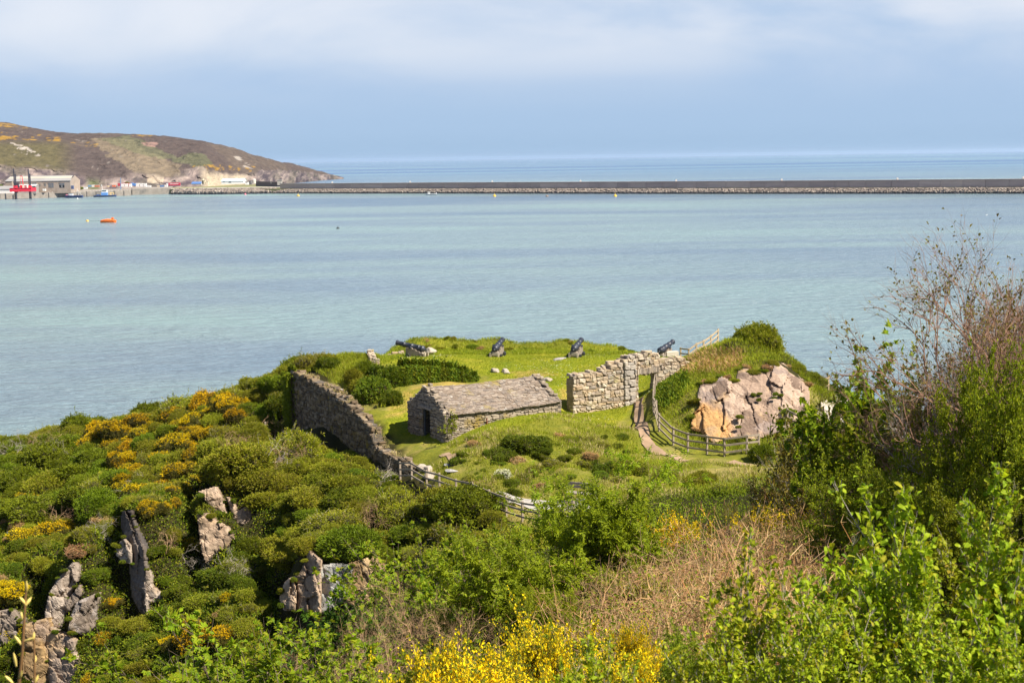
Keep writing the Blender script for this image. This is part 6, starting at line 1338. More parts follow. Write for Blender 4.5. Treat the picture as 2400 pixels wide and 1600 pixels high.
# gorse in flower, near
M_gor_n = leafmat('green_gorse_spines', [(.12, .17, .014), (.17, .22, .018), (.22, .23, .025)], .15, .6, .3)
GN = [woody('gorse', 720 + i, 1.5, .7, 18, 3, 16000, .045, .012, M_gor_n, M_twig, rad=.010, up=.35, wig=.25, kids=(4, 5), base_r=.5, flowers=15000, fmat=M_gor_y, minz=.25, ang=.6) for i in range(2)]
for i, (px, py, Y, lb) in enumerate(((1235, 1450, 17.5, 'bright yellow gorse with tall flower spikes at the bottom centre'), (1110, 1500, 16.5, 'bright yellow gorse at the bottom edge left of the tall spikes'), (1490, 1450, 18.5, 'narrow bright yellow gorse spike right of the main gorse'), (1010, 1560, 15.5, 'leftmost bright yellow gorse at the bottom edge'), (1450, 1520, 16.0, 'rightmost yellow gorse at the bottom edge under green shoots'),
                                        (1850, 1178, 42, 'yellow gorse bush among the bracken on the right'), (1905, 1215, 41, 'smaller yellow gorse right of the gorse among the bracken'), (1560, 1215, 44, 'yellow gorse behind the elder bush'), (2060, 1260, 36, 'sparse yellow gorse in the green thicket on the right'), (2180, 1150, 40, 'few yellow gorse sprigs high in the green thicket'))):
    h = top_h(px, py, Y); w = .62 if 'narrow' in lb else 1.0; s = max(.35, h / 1.5); w *= .72 if Y < 25 else 1; plant('gorse_bush', GN[i % 2], gx_(px, Y), lb, 'gorse bush', None, (s * w, s * w, s), i * 1.7)
M_haw = leafmat('hawthorn_leaf', [(.16, .22, .012), (.23, .29, .014), (.32, .35, .02), (.11, .16, .010), (.27, .28, .02)], .3, .5, .5)
# right side: hawthorn, bare trees, sycamores
HW = [woody('hawthorn', 740 + i, 3.2, .8, 12, 3, 24000, .085, .05, M_haw, M_twig, rad=.024, up=.2, wig=.35, kids=(3, 5), base_r=.7, minz=.08) for i in range(2)]
hw = [(2050, 1075, 33, 'hawthorn thicket left of the bare trees on the right'), (2150, 1095, 31, 'bright hawthorn bush below the bare trees'), (2250, 1060, 34, 'hawthorn bush under the pale branches on the right'), (2360, 960, 33, 'bright hawthorn at the right edge below the bare crown'), (2330, 860, 30, 'highest bright green hawthorn at the right edge'), (2420, 800, 29, 'hawthorn cut off by the right edge of the picture'), (2010, 1225, 34, 'hawthorn bush right of the yellow gorse among the bracken'), (2080, 1230, 29, 'low hawthorn bush in the right thicket'),
      (2200, 1200, 27, 'hawthorn bush in the middle of the right thicket'), (2340, 1130, 26, 'dense hawthorn bush near the right edge'), (1700, 1450, 24, 'low green bramble bush in front of the bracken'), (1820, 1460, 23, 'green bush at the right foot of the bracken'), (1600, 1470, 20, 'low green bush right of the narrow gorse spike'), (1950, 1390, 25, 'green bush above the glossy shoots'), (2420, 1040, 28, 'hawthorn bush half outside the right edge'), (2120, 1150, 36, 'hawthorn bush behind the sycamore leaves')]
for i, (px, py, Y, lb) in enumerate(hw): h = max(.35, top_h(px, py, Y) / 3.2); w = .55 if py < 900 else .85; plant('hawthorn_bush', HW[i % 2], gx_(px, Y), lb, 'hawthorn', None, (h * w, h * w, h), i * 1.13)
SY = woody('sycamore', 760, 3.4, .6, 9, 3, 2200, .15, .075, M_syc, M_twig, rad=.04, up=.3, style='lobed', base_r=.6, minz=.2, kids=(3, 4))
for i, (px, py, Y, lb) in enumerate(((2075, 930, 42, 'broad leaved sycamore against the sea left of the bare trees'), (2150, 960, 40, 'bright sycamore crown below the bare branches'), (2010, 1010, 44, 'dark green sycamore right of the budding shrub'), (1990, 880, 45, 'tallest sycamore shoot right of the rock shelf'), (2100, 1090, 38, 'lower sycamore at the foot of the bare trees'))):
    h = max(.5, top_h(px, py - 45, Y) / 3.3); plant('sycamore', SY, gx_(px + 40, Y), lb, 'tree', None, (h * .72, h * .72, h), i * 2.0)
BT = [woody('bare_tree', 770 + i, 5.2, .55, 8, 4, 1800, .09, .06, M_bud, (M_palebark, M_redtwig, M_redtwig)[i], rad=.06, up=.25, wig=.30, kids=(4, 5), base_r=.7, ang=.6, lean=(-.16, 0)) for i in range(3)]
for i, (px, py, Y, lb) in enumerate(((2300, 720, 37, 'bare tree with pale grey branches rising on the right'), (2385, 560, 36, 'tall bare reddish tree at the right edge against the sea'), (2245, 760, 39, 'leaning bare reddish tree left of the pale branches'), (2180, 880, 41, 'small bare budding tree on the skyline above the sycamores'), (2440, 650, 34, 'bare tree mostly outside the right edge'), (2340, 700, 40, 'slender bare tree behind the pale branches'), (2290, 700, 43, 'farthest bare tree on the skyline behind the pale branches'), (2420, 740, 33, 'nearest bare tree at the right edge above the hawthorns'), (2110, 860, 42, 'leftmost bare budding tree against the sea above the sycamores'), (2200, 770, 38, 'bare budding tree against the sea between the leaning tree and the pale branches'), (2330, 620, 38, 'thin bare whips standing highest left of the right edge'))):
    h = max(.4, top_h(px, py, Y) / 5.2); plant('bare_tree', BT[i % 3], gx_(px + 75, Y), lb, 'tree', None, (h * .8, h * .8, h), 0.25 * ((i * 7) % 5 - 2))
BS = woody('budding', 790, 3.6, .42, 8, 3, 3000, .15, .09, M_bud, M_palebark, rad=.03, up=.3, wig=.25, kids=(3, 5), base_r=.8, ang=.6, minz=.15)
for i, (px, py, Y, lb) in enumerate(((1905, 925, 54, 'budding brown shrub in front of the pale rock shelf'), (1885, 1000, 56, 'thin budding shrub in front of the hidden fence'), (1955, 930, 52, 'tall budding shrub between the shelf and the sycamores'), (1810, 1115, 57, 'low budding shrub by the dark bush at the end of the fence'), (1900, 1060, 50, 'brown budding bush below the rock shelf'), (1960, 1050, 48, 'brown budding bush left of the dark sycamore'), (1800, 1165, 55, 'budding bush on the grass below the curved fence'), (1720, 1180, 60, 'low brown bush at the edge of the grass'))):
    h = max(.3, top_h(px, py, Y) / 3.6); plant('budding_shrub', BS, gx_(px, Y), lb, 'shrub', None, (h * .68, h * .68, h), i * 1.4)
# fill of the near slope
rf = np.random.default_rng(99); NEAR = [(560, 1640), (700, 1500), (930, 1420), (1020, 1340), (1290, 1275), (1420, 1240), (1700, 1150), (1900, 1120), (2000, 1010), (2150, 1000), (2420, 900), (3300, 700), (3300, 1640)]
used = []
for i in range(4200):
    Y = rf.uniform(14, 60); px = rf.uniform(560, 3300); p = gx_(px, Y); a, b = proj(np.array([p])); 
    if not inpoly(a, b, NEAR)[0]: continue
    rad = rf.uniform(.5, .95) * (1 if Y > 25 else .7)
    if any((p[0] - u) ** 2 + (p[1] - v) ** 2 < ((rad + w) * .75) ** 2 for u, v, w in used): continue
    if rad * F / Y > 120: continue
    used.append((p[0], p[1], rad)); brk = 1420 < a[0] < 1980 and 1180 < b[0] < 1540
    left = a[0] < 1250
    k = rf.choice(4, p=[.10, .08, .30, .52] if brk else ([.35, .2, .3, .15] if left else [.62, .2, .1, .08])); where = 'left of the elder' if left else ('among the bracken' if brk else 'in the thicket on the right')
    nm, pr, lb, ct = (('spring_bush', BRTB, 'bright green bush', 'bush'), ('scrub_bush', SCRUB, 'olive green bush', 'bush'), ('twiggy_bush', TWIGGY, 'half bare twiggy bush', 'bush'), ('dry_bush', DRYB, 'dry tan dead bush', 'bush'))[k]
    bush(pr, nm, p, rad, f'{lb} low on the near slope {where}', ct, f'{lb}es {where}', .75)
# glossy young shoots closest to the camera
GL = [woody('glossy', 800 + i, 1.9, .38, 10, 2, 5200, .072, .042, M_lime, M_palebark, rad=.010, up=.5, wig=.16, kids=(9, 13), base_r=.45, shrink=.26, style='obovate', ang=.55, minz=.12) for i in range(2)]
for i, (px, py, Y, lb) in enumerate(((1890, 1300, 10.5, 'glossy lime green shoots at the bottom right, leftmost tall shoot'), (2130, 1140, 11.0, 'tall glossy green shoot in the middle of the bottom right'), (2270, 1290, 10.5, 'glossy green shoots right of the tall middle shoot'), (2380, 1110, 10.0, 'glossy green shoots cut off by the right edge'), (2020, 1340, 10.0, 'glossy green shoots between the two tall ones'), (1790, 1430, 9.5, 'lower glossy shoots left at the bottom right'), (2160, 1400, 9.0, 'glossy shoots in the bottom right foreground'), (1960, 1440, 8.8, 'glossy shoots at the bottom edge right of centre'), (2330, 1420, 8.6, 'nearest glossy shoots in the bottom right corner'),
                                        (1345, 1510, 9.5, 'small glossy shoots overlapping the yellow gorse at the bottom edge'), (1520, 1535, 9.5, 'low glossy shoots at the bottom edge right of the gorse'), (1650, 1520, 9.5, 'glossy shoots at the bottom edge below the bracken'))):
    h = top_h(px, py, Y); plant('glossy_shrub', GL[i % 2], gx_(px, Y), lb, 'shrub', None, (max(.6, h / 1.9) * .9, max(.6, h / 1.9) * .9, h / 1.9), i * 1.9)
# budding stems at the left edge, very near
def bud_stem():
    p = gx_(60, 5.2); root = empty('bud_sapling', p, 'thin brown stem with pale yellow buds very near at the bottom left', 'stem')
    a = P(40, 1640, 5.2) - p; b = P(62, 1366, 5.2) - p; r = np.random.default_rng(3)
    pts = [np.array([.02, 0, -.1]), a * .5, a, a + (b - a) * .4 + [.006, 0, 0], b]; mb = MB(); mb.tube(pts, [.012, .010, .0075, .006, .0035], 8); c = P(82, 1640, 5.2) - p; d = P(80, 1490, 5.2) - p; mb.tube([c + [0, 0, -.5], c, d], [.006, .005, .004], 8)
    mb.build('stem', flat('brown_shoot', (.20, .11, .045), .6, .2, 20), root, True)
    M_b = flat('pale_buds', (.72, .56, .16), .5, .25, 30)
    for k, (px, py, ex, ey) in enumerate(((62, 1385, 62, 1360), (60, 1415, 46, 1398), (60, 1418, 74, 1398), (53, 1450, 50, 1432), (58, 1502, 80, 1494), (50, 1510, 34, 1488), (78, 1500, 80, 1480), (38, 1560, 32, 1528), (80, 1555, 84, 1535), (46, 1590, 52, 1570), (30, 1600, 12, 1582), (82, 1600, 90, 1580))):
        s, e = P(px, py, 5.2) - p, P(ex, ey, 5.2 + r.uniform(-.02, .02)) - p; mb = MB(); mb.tube([s, s + (e - s) * .3, s + (e - s) * .65, e], [.0035, .0058, .0058, .001], 8); mb.build('bud', M_b, root, True)
bud_stem()
# a scrap of white litter caught in the scrub
q = at(22, 1245, 60); mb = MB(); rr = np.random.default_rng(6)
V = np.array([(-.16, 0, .62), (.02, -.06, .70), (.20, .03, .60), (.13, -.05, .38), (.02, .02, .12), (-.02, .03, .10), (-.10, -.06, .36)]); bm = bmesh.new(); vs = [bm.verts.new(v) for v in V]; c = bm.verts.new((.03, -.13, .48))
for i in range(7): bm.faces.new((vs[i], vs[(i + 1) % 7], c))
g = bmesh.ops.solidify(bm, geom=bm.faces[:], thickness=.02); m_ = bpy.data.meshes.new('litter'); bm.to_mesh(m_); bm.free(); m_.materials.append(flat('white_plastic', (.80, .84, .90), .5, .05))
q = P(22, 1268, q[1] - 1.2); tag(obj('litter', m_, None, q), 'torn scrap of white plastic caught in the dark scrub at the left edge', 'litter')

if DEBUG_TOPS:
    for o in col.objects:
        if o.type == 'EMPTY' and o.name.split('.')[0] in ('gorse_bush', 'hawthorn_bush', 'sycamore', 'bare_tree', 'budding_shrub', 'glossy_shrub', 'sycamore_sapling', 'elder_bush', 'bare_thicket'): print('TOP', o.name, round(o.scale[2], 2), o['label'])
# ------------------------------------------------------------------ harbour: buildings, vehicles, boats
def wp(px, py, Y): return P(px, py, Y)
def pm(Y): return Y / F            # metres per photo pixel at distance Y
M_shedst = stonemat('shed_stone', [(.40, .32, .265), (.44, .36, .30)], (.34, .28, .24), .08); M_shedroof = flat('grey_sheet_roof', (.30, .285, .28), .7, .1, .05); M_skylight = flat('pale_roof_band', (.44, .40, .33), .7, .1, .05); M_win = flat('dull_glazing', (.14, .15, .165), .3, .15, .3, .5); M_doorw = flat('white_door', (.75, .74, .72), .6, .05)
def gabled(name, px0, px1, py_base, py_eave, py_ridge, Y, depth, label, wallm, roofm, openings=(), cat='building', gable_in=0.0, band=None, zbase=None):
    a, b = wp(px0, py_base, Y), wp(px1, py_base, Y); z0 = a[2] if zbase is None else zbase; ze = wp((px0 + px1) / 2, py_eave, Y)[2]; zr = wp((px0 + px1) / 2, py_ridge, Y + depth / 2)[2]
    root = empty(name, (a[0], a[1], z0), label, cat); L = b[0] - a[0]
    def o(nm, mb, m): x = mb.build(nm, m); x.parent = root; return x
    mb = MB(); mb.box((L / 2, depth / 2, (ze - z0) / 2 - .5), (L, depth, ze - z0 + 1)); V = [(0, 0, ze - z0), (0, depth, ze - z0), (0, depth / 2, zr - z0 - .1), (.3, 0, ze - z0), (.3, depth, ze - z0), (.3, depth / 2, zr - z0 - .1)]
    for dx in (0, L - .3): mb.add(np.array(V) + [dx, 0, 0], [[0, 2, 1], [3, 4, 5]])
    o('wall', mb, wallm)
    g = gable_in; mb = MB()
    V = [(-.4, -.5, ze - z0 - .1), (L + .4, -.5, ze - z0 - .1), (L + .4 - g, depth / 2, zr - z0), (-.4, depth / 2, zr - z0), (L + .4, depth + .5, ze - z0 - .1), (-.4, depth + .5, ze - z0 - .1)]; V2 = [(x, y, z - .35) for x, y, z in V]
    mb.add(V + V2, [[0, 1, 2, 3], [3, 2, 4, 5], [6, 9, 8, 7], [9, 11, 10, 8], [0, 6, 7, 1], [4, 10, 11, 5], [0, 3, 9, 6], [3, 5, 11, 9], [1, 7, 8, 2], [2, 8, 10, 4]]); o('roof', mb, roofm)
    if band:
        t0, t1 = band; mb = MB(); n = np.array([0, -(zr - ze), depth / 2]); n = n / np.linalg.norm(n) * .12
        q = [np.array([x, -.5 + (depth / 2 + .5) * t, ze - z0 - .1 + (zr - ze + .1) * t]) + n for t in (t0, t1) for x in (0, L - g * t)]; q2 = [v - n * .9 for v in q]
        mb.add(q + q2, [[0, 1, 3, 2], [4, 6, 7, 5], [0, 4, 5, 1], [2, 3, 7, 6], [0, 2, 6, 4], [1, 5, 7, 3]]); o('roof_light', mb, M_skylight)
    for (x0, x1, y0, y1, nm, m) in openings:
        q0, q1 = wp(x0, y0, Y), wp(x1, y1, Y); mb = MB(); mb.box(((q0[0] + q1[0]) / 2 - a[0], -.02, (q0[2] + q1[2]) / 2 - z0), (q1[0] - q0[0], .3, q0[2] - q1[2])); fr = o(nm, mb, m)
        if nm == 'window':
            mb = MB(); c = ((q0[0] + q1[0]) / 2 - a[0], -.24, (q0[2] + q1[2]) / 2 - z0); w, h = q1[0] - q0[0], q0[2] - q1[2]
            mb.box((c[0], -.2, c[2]), (.25, .1, h)); mb.box((c[0], -.2, c[2] + h / 2 + .2), (w + .8, .25, .4)); bar = mb.build('frame', M_shedst); bar.parent = fr
    return root
gabled('warehouse', 32, 166, 448, 423.8, 412, 1500, 34, 'long stone harbour warehouse with a grey roof behind the red platform', M_shedst, M_shedroof,
       [(75, 86, 428, 440, 'window', M_win), (92, 95, 431, 436, 'window', M_win), (104, 108, 430.5, 436, 'window', M_win), (113.5, 126, 429, 439.5, 'window', M_win), (139, 151.5, 429, 439.5, 'window', M_win), (139.5, 143, 434, 439.3, 'door', M_doorw), (147.5, 151, 434, 439.3, 'door', M_doorw)], gable_in=2.5, band=(.45, .85), zbase=5.6)
gabled('warehouse', 14, 29, 448, 424.5, 414, 1530, 34, 'small end of a second stone warehouse at the left behind the platform legs', M_shedst, M_shedroof, [], zbase=5.6, band=(.5, .85))
gabled('shed', -6, 28, 449, 443, 436, 1480, 18, 'low white shed with a grey roof at the left edge of the quay', M_doorw, M_shedroof, [], zbase=5.6)
gabled('canopy_building', 42, 84, 448, 435, 432.5, 1488, 10, 'low white canopy building in front of the warehouse', flat('shaded_glass_front', (.30, .28, .27), .5, .2, .3), M_doorw, [(70, 83, 437, 441, 'window', M_win)], zbase=5.6)  # front is a plain warm grey
gabled('white_building', 519, 571, 429.3, 424.5, 418.3, 1640, 20, 'white single storey building with a pale green roof on the shore road', flat('white_render', (.80, .79, .77), .7, .05), flat('pale_green_roof', (.42, .56, .58), .6, .1, .05), [(536, 542, 425, 428.5, 'door', M_win), (523, 527, 425.5, 427.5, 'window', M_win)])
gabled('blue_shed', 449, 471, 431.5, 430.5, 426, 1640, 12, 'low shed with a bright blue roof left of the cream tower', flat('grey_render', (.50, .48, .46), .8, .1), flat('blue_sheet_roof', (.09, .18, .40), .6, .1, .05), [])
gabled('block_hut', 575, 581, 431, 425.5, 425, 1640, 6, 'tiny white hut right of the white building', M_doorw, M_conc, []); gabled('concrete_store', 582, 588, 431, 423.5, 422, 1650, 10, 'dark grey concrete store near the breakwater root', flat('dark_concrete', (.20, .19, .20), .9, .1), M_conc, [])
def tank(px, Y, w, py0, py1, label, c):
    a = wp(px, py1, Y); r = w * pm(Y) / 2; h = (py1 - py0) * pm(Y); mb = MB(); mb.tube([a, a + [0, 0, h * .85], a + [0, 0, h]], [r, r, r * .6], 16); return tag(mb.build('storage_tank', flat('tank_paint', c, .7, .1, .2)), label, 'tank')
tank(596, 1650, 8, 419.5, 430.5, 'pale round storage tank on the shore', (.60, .55, .50)); 
def cream_tower():
    a = wp(474, 432, 1610); root = empty('cream_tower', a, 'small cream block with two turrets beside the shore road', 'building'); m = flat('cream_render', (.72, .62, .47), .8, .1)
    for nm, x, w, h in (('tower_block', 1.5, 4.0, 4.2), ('turret', .8, 1.6, 6.2), ('tower_block', 5.8, 2.6, 3.2)): mb = MB(); mb.box((x, 1.5, h / 2), (w, 3, h)); mb.box((x, 1.5, h + .15), (w + .4, 3.4, .3)); o = mb.build(nm, m); o.parent = root
cream_tower()
# sea wall behind the breakwater root, with a lamp
gb = MB(); p0, p1 = wp(602, 428, 1720), wp(668, 428, 1640); gb.beam((p0[0], p0[1], 7), (p1[0], p1[1], 7), 3, 7); gb.beam((p0[0], p0[1], 10.7), (p1[0], p1[1], 10.7), 3.6, .5); tag(gb.build('sea_wall', flat('dark_sea_wall', (.15, .12, .125), .95, .2, .1)), 'dark sea wall running from the shore to the breakwater', 'wall')
gb = MB(); a = wp(656, 432, 1570); gb.box(a + [0, 0, 1.7], (5, 4, 5.4)); gb.box(a + [0, 0, 4.6], (5.6, 4.6, .5)); tag(gb.build('wall_end', flat('pale_concrete', (.42, .39, .37), .9, .1)), 'pale concrete block where the breakwater begins', 'block')
def pole(px, Y, py0, py1, r, c, label, name='lamp_post', arm=True):
    a, b = wp(px, py1, Y), wp(px, py0, Y); mb = MB(); mb.tube([a, (a + b) / 2, b], [r, r * .8, r * .6], 8); 
    if arm: mb.beam(b, b + [1.4, 0, .1], .3, .25)
    return tag(mb.build(name, flat('pole_paint', c, .6, .1)), label, 'pole' if name != 'lamp_post' else 'lamp post')
pole(635, 1600, 419, 431, .22, (.42, .42, .44), 'thin grey lamp post near the breakwater root'); pole(283, 1530, 417, 444, .45, (.12, .25, .45), 'blue steel pile standing at the corner of the quay', 'mooring_pile', False)
# containers and lorries
def box_thing(name, px0, px1, py0, py1, Y, d, c, label, cat='container', roof=None):
    a, b = wp(px0, py1, Y), wp(px1, py0, Y); w, h = b[0] - a[0], b[2] - a[2]; root = empty(name, a, label, cat); m = flat(name + '_paint', c, .6, .12, .3)
    mb = MB(); mb.box((w / 2, d / 2, h / 2), (w, d, h)); n = max(3, int(w / .8))
    for k in range(n): mb.box(((k + .5) * w / n, -.03, h / 2), (w / n * .45, .08, h * .9))
    o = mb.build('body', m); o.parent = root
    mb = MB(); mb.box((w / 2, d / 2, h + .08), (w + .1, d + .1, .16)); o = mb.build('roof', flat('pale_top', roof or (.6, .58, .56), .7, .1)); o.parent = root; return root
def lorry(name, px0, px1, py0, py1, Y, c, cab, label, stripe=None):
    a, b = wp(px0, py1, Y), wp(px1, py0, Y); w, h = b[0] - a[0], b[2] - a[2]; root = empty(name, a, label, 'lorry' if cab else 'trailer')
    def o(nm, mb, m): x = mb.build(nm, m); x.parent = root; return x
    mb = MB(); mb.box((w / 2, 1.25, h * .58), (w, 2.5, h * .74)); mb.box((w / 2, 1.25, h * .17), (w, 1.2, .3)); body = o('trailer_body', mb, flat('curtain_side', c, .6, .1, .3))
    for x in (w * .72, w * .82, w * .92) if cab != 'r' else (w * .08, w * .18, w * .28):
        mb = MB(); mb.tube([(x, .1, .5), (x, .5, .5)], .5, 12); o('wheel', mb, M_darkwood)
    if stripe: mb = MB(); mb.box((w * .5, -.03, h * .62), (w * .75, .05, h * .13)); o('side_stripe', mb, flat('white_lettering', stripe, .6, .05))
    if cab:
        x = -1.4 if cab == 'l' else w + 1.4; mb = MB(); mb.box((x, 1.25, h * .46), (2.2, 2.4, h * .72)); mb.box((x + (-.9 if cab == 'l' else .9), 1.25, h * .3), (.8, 2.4, h * .36)); o('cab', mb, flat('cab_paint', (.75, .73, .75) if cab == 'l' else (.10, .25, .60), .5, .05)); mb = MB(); mb.tube([(x, .1, .5), (x, .5, .5)], .5, 12); o('wheel', mb, M_darkwood)
lorry('lorry', 395, 421.5, 428, 436.5, 1610, (.50, .045, .09), 'l', 'crimson lorry with a white side band on the shore road', (.78, .72, .72)); lorry('trailer', 276, 305, 428.8, 437.5, 1610, (.50, .05, .08), None, 'long crimson trailer parked behind white boxes on the quay'); lorry('lorry', 306, 312, 428.5, 437, 1612, (.12, .28, .62), 'r', 'short blue lorry at the right end of the crimson trailer')
for i, (a, b, lb) in enumerate(((284, 290.5, 'leftmost'), (292, 299, 'second'), (302, 308, 'third'), (319, 325.5, 'fourth'), (328, 334.5, 'fifth'), (336.5, 343, 'rightmost'))):
    box_thing('white_container', a, b, 430.8 if i < 3 else 430, 438.3, 1588, 2.4, (.80, .76, .74), f'{lb} of the row of white box containers on the quay', roof=(.70, .67, .64))['group'] = 'white box containers on the quay'
for nm, a, b, c0_, c1_, c, lb, ct in (('car', 340, 346, 434.5, 438.8, (.62, .64, .66), 'grey van parked right of the white containers', 'van'), ('white_van', 346.5, 353.5, 434.8, 439, (.80, .79, .77), 'white van parked on the quay right of the grey van', 'van'), ('blue_skip', 375, 383, 434.2, 438.5, (.10, .22, .45), 'blue skip on the quay left of the crimson lorry', 'skip'), ('white_cabin', 385.5, 392, 433.5, 438.5, (.74, .73, .74), 'white cabin next to the crimson lorry', 'cabin'), ('crate', 368, 374, 434.5, 438.5, (.60, .50, .38), 'pale timber crate left of the blue skip', 'crate'),
                                       ('orange_skip', 263, 270, 434, 438, (.72, .17, .06), 'orange tent like tarpaulin on the quay', 'tarpaulin'), ('white_container', 215, 221, 433.5, 438.5, (.75, .72, .68), 'white container left of the brick red one on the quay', 'container'), ('red_container', 221.5, 232, 434, 438.5, (.55, .20, .12), 'brick red container on the quay behind the workboat', 'container'), ('blue_container', 206, 214, 434, 438, (.18, .33, .52), 'blue container on the quay between the warehouse and the workboat', 'container'), ('crate', 250, 255, 435, 438.3, (.66, .52, .32), 'yellowish crate on the quay left of the orange tarpaulin', 'crate'), ('white_van', 196, 204, 439, 443, (.76, .75, .73), 'white van on the quay right of the warehouse', 'van'), ('blue_door_hut', 166.5, 172, 435, 443.5, (.10, .12, .22), 'dark blue hut at the right corner of the warehouse', 'hut'), ('white_box', 100, 106.5, 443, 447.8, (.80, .77, .72), 'white box on the quay in front of the warehouse', 'box')):
    box_thing(nm, a, b, c0_, c1_, 1600 if a > 190 and a != 196 else 1492, 2.2, c, lb, ct)
# quayside bank of green bushes by the far cliff
for i, (px, py, Y, rp, c) in enumerate(((178, 437, 1570, 9, 'yellow green bush right of the warehouse'), (190, 439, 1575, 7, 'small yellow green bush at the foot of the far cliff'), (-2, 436, 1520, 12, 'bright green bush at the left edge below the far cliff'), (298, 426, 1630, 6, 'green bush above the crimson trailer'))):
    p = wp(px, py + 4, Y); o = bush(BRTB, 'far_bush', p, rp * pm(Y), c, 'bush', None, .8)
# jack-up platform
def platform():
    Y = 1452; a = wp(23, 449.5, Y); b = wp(73, 449.5, Y); L = b[0] - a[0]; z0 = a[2]; root = empty('jackup_platform', (a[0], a[1], 0), 'red jack up platform on four tall dark legs in front of the quay', 'platform'); red = flat('red_hull_paint', (.72, .03, .06), .5, .1, .1); dk = flat('dark_steel', (.045, .045, .06), .6, .2, .3); D = 16
    def o(nm, mb, m): x = mb.build(nm, m); x.parent = root; return x
    mb = MB(); mb.box((L / 2, D / 2, z0 + 1.6), (L, D, 3.4)); mb.box((L / 2, D / 2, z0 + 3.5), (L + .6, D + .6, .3)); o('hull', mb, red)
    for px, py, yy in ((22.5, 396, D - 1), (37, 408, 1), (57, 396, D - 1), (71, 407.5, 1)):
        x = wp(px, 440, Y)[0] - a[0]; zt = wp(px, py, Y)[2]; mb = MB(); mb.tube([(x, yy, -4), (x, yy, zt)], .62, 10); o('leg', mb, dk); mb = MB(); mb.box((x, yy, z0 + 4.2), (2.0, 2.0, 3.6)); o('leg_housing', mb, red)
    mb = MB(); mb.box((5.5, 6, z0 + 6), (3.4, 5, 4.6)); mb.box((5.5, 6, z0 + 8.5), (3.8, 5.4, .4)); o('deck_engine', mb, dk); mb = MB(); mb.box((14, 6, z0 + 5), (4.5, 4.5, 2.8)); o('deck_cabin', mb, flat('cream_cabin', (.78, .72, .58), .7, .05)); mb = MB(); mb.box((10, 7, z0 + 5), (2.5, 4, 3)); o('deck_machine', mb, red)
    mb = MB(); c = np.array([11.5, 8, z0 + 3.5]); t = np.array([10.6, 8, z0 + 15.5]); mb.beam(c, t, .7, .5); mb.beam(t, t + [-1.8, 0, 0], .4, .4); mb.beam(t + [-1.8, 0, 0], c + [-3.2, 0, 3], .25, .25); o('crane', mb, red)
platform()
# boats
def hull(L, B, Hh, bow=.35, n=14, sheer=.5):
    V, Fq = [], []
    for i in range(n + 1):
        u = i / n; b = B / 2 * (1 - max(0, (u - .55) / .45) ** 2.2) * (.86 + .14 * min(1, u / .15)); z = Hh + sheer * max(0, u - .4) ** 2 * Hh; x = u * L - L / 2; rk = bow * Hh * max(0, (u - .6) / .4)
        for (yy, zz, xo) in ((-b, z, rk), (-b * .9, z * .45, rk * .5), (-b * .55, -.45, 0), (b * .55, -.45, 0), (b * .9, z * .45, rk * .5), (b, z, rk)): V.append((x + xo, yy, zz))
    for i in range(n):
        for k in range(5): Fq.append([i * 6 + k, (i + 1) * 6 + k, (i + 1) * 6 + k + 1, i * 6 + k + 1])
        Fq.append([i * 6 + 5, (i + 1) * 6 + 5, (i + 1) * 6, i * 6])
    Fq += [[0, 1, 4, 5], [1, 2, 3, 4]]
    return np.array(V), np.array(Fq)
def boat(name, px, Y, L, B, Hh, c, label, parts=(), flip=False, z=0):
    a = wp(px, 450, Y); root = empty(name, (a[0], a[1], z), label, 'boat', rz=math.pi if flip else .03); V, Fq = hull(L, B, Hh); mb = MB(); mb.add(V, Fq); o = mb.build('hull', flat(name + '_hull', c, .45, .12, .4)); o.parent = root
    V2, F2 = hull(L * 1.01, B * 1.03, Hh); V2 = V2.reshape(-1, 6, 3); g = MB()
    for k in (0, 5):
        for i in range(len(V2) - 1): g.beam(V2[i, k], V2[i + 1, k], .18, .22)
    o = g.build('gunwale', flat(name + '_rail', tuple(min(1, x * 1.4 + .05) for x in c), .5, .1)); o.parent = root
    for nm, bx, cc in parts:
        mb = MB()
        for bb in bx:
            if len(bb) == 2 and len(bb[0]) == 3 and isinstance(bb[1], tuple) and len(bb[1]) == 3: mb.box(bb[0], bb[1])
            else: mb.tube(bb[0], bb[1], 8)
        o = mb.build(nm, flat(name + '_' + nm, cc, .5, .1)); o.parent = root
    return root
WHT = (.80, .79, .77)
boat('fishing_boat', 173, 1482, 18, 5, 2.3, (.035, .06, .17), 'dark blue fishing boat moored at the quay below the warehouse', [('wheelhouse', [((3.0, 0, 3.2), (4.2, 2.6, 2.0)), ((3.0, 0, 4.3), (4.6, 3.0, .25))], WHT), ('mast', [([(-4.5, 0, 2), (-3.8, 0, 9.5)], .18), ([(-8, 0, 2.5), (-3.8, 0, 8.5)], .14)], (.70, .66, .62)), ('boom', [([(-3.8, 0, 8.5), (-1.5, 0, 3)], .12)], (.70, .66, .62)), ('deck_gear', [((7, 0, 3.0), (2.2, 2.4, 1.4))], (.62, .22, .28)), ('net_drum', [((5.2, 0, 2.8), (1.4, 2.6, 1.2))], (.65, .62, .6))], True)
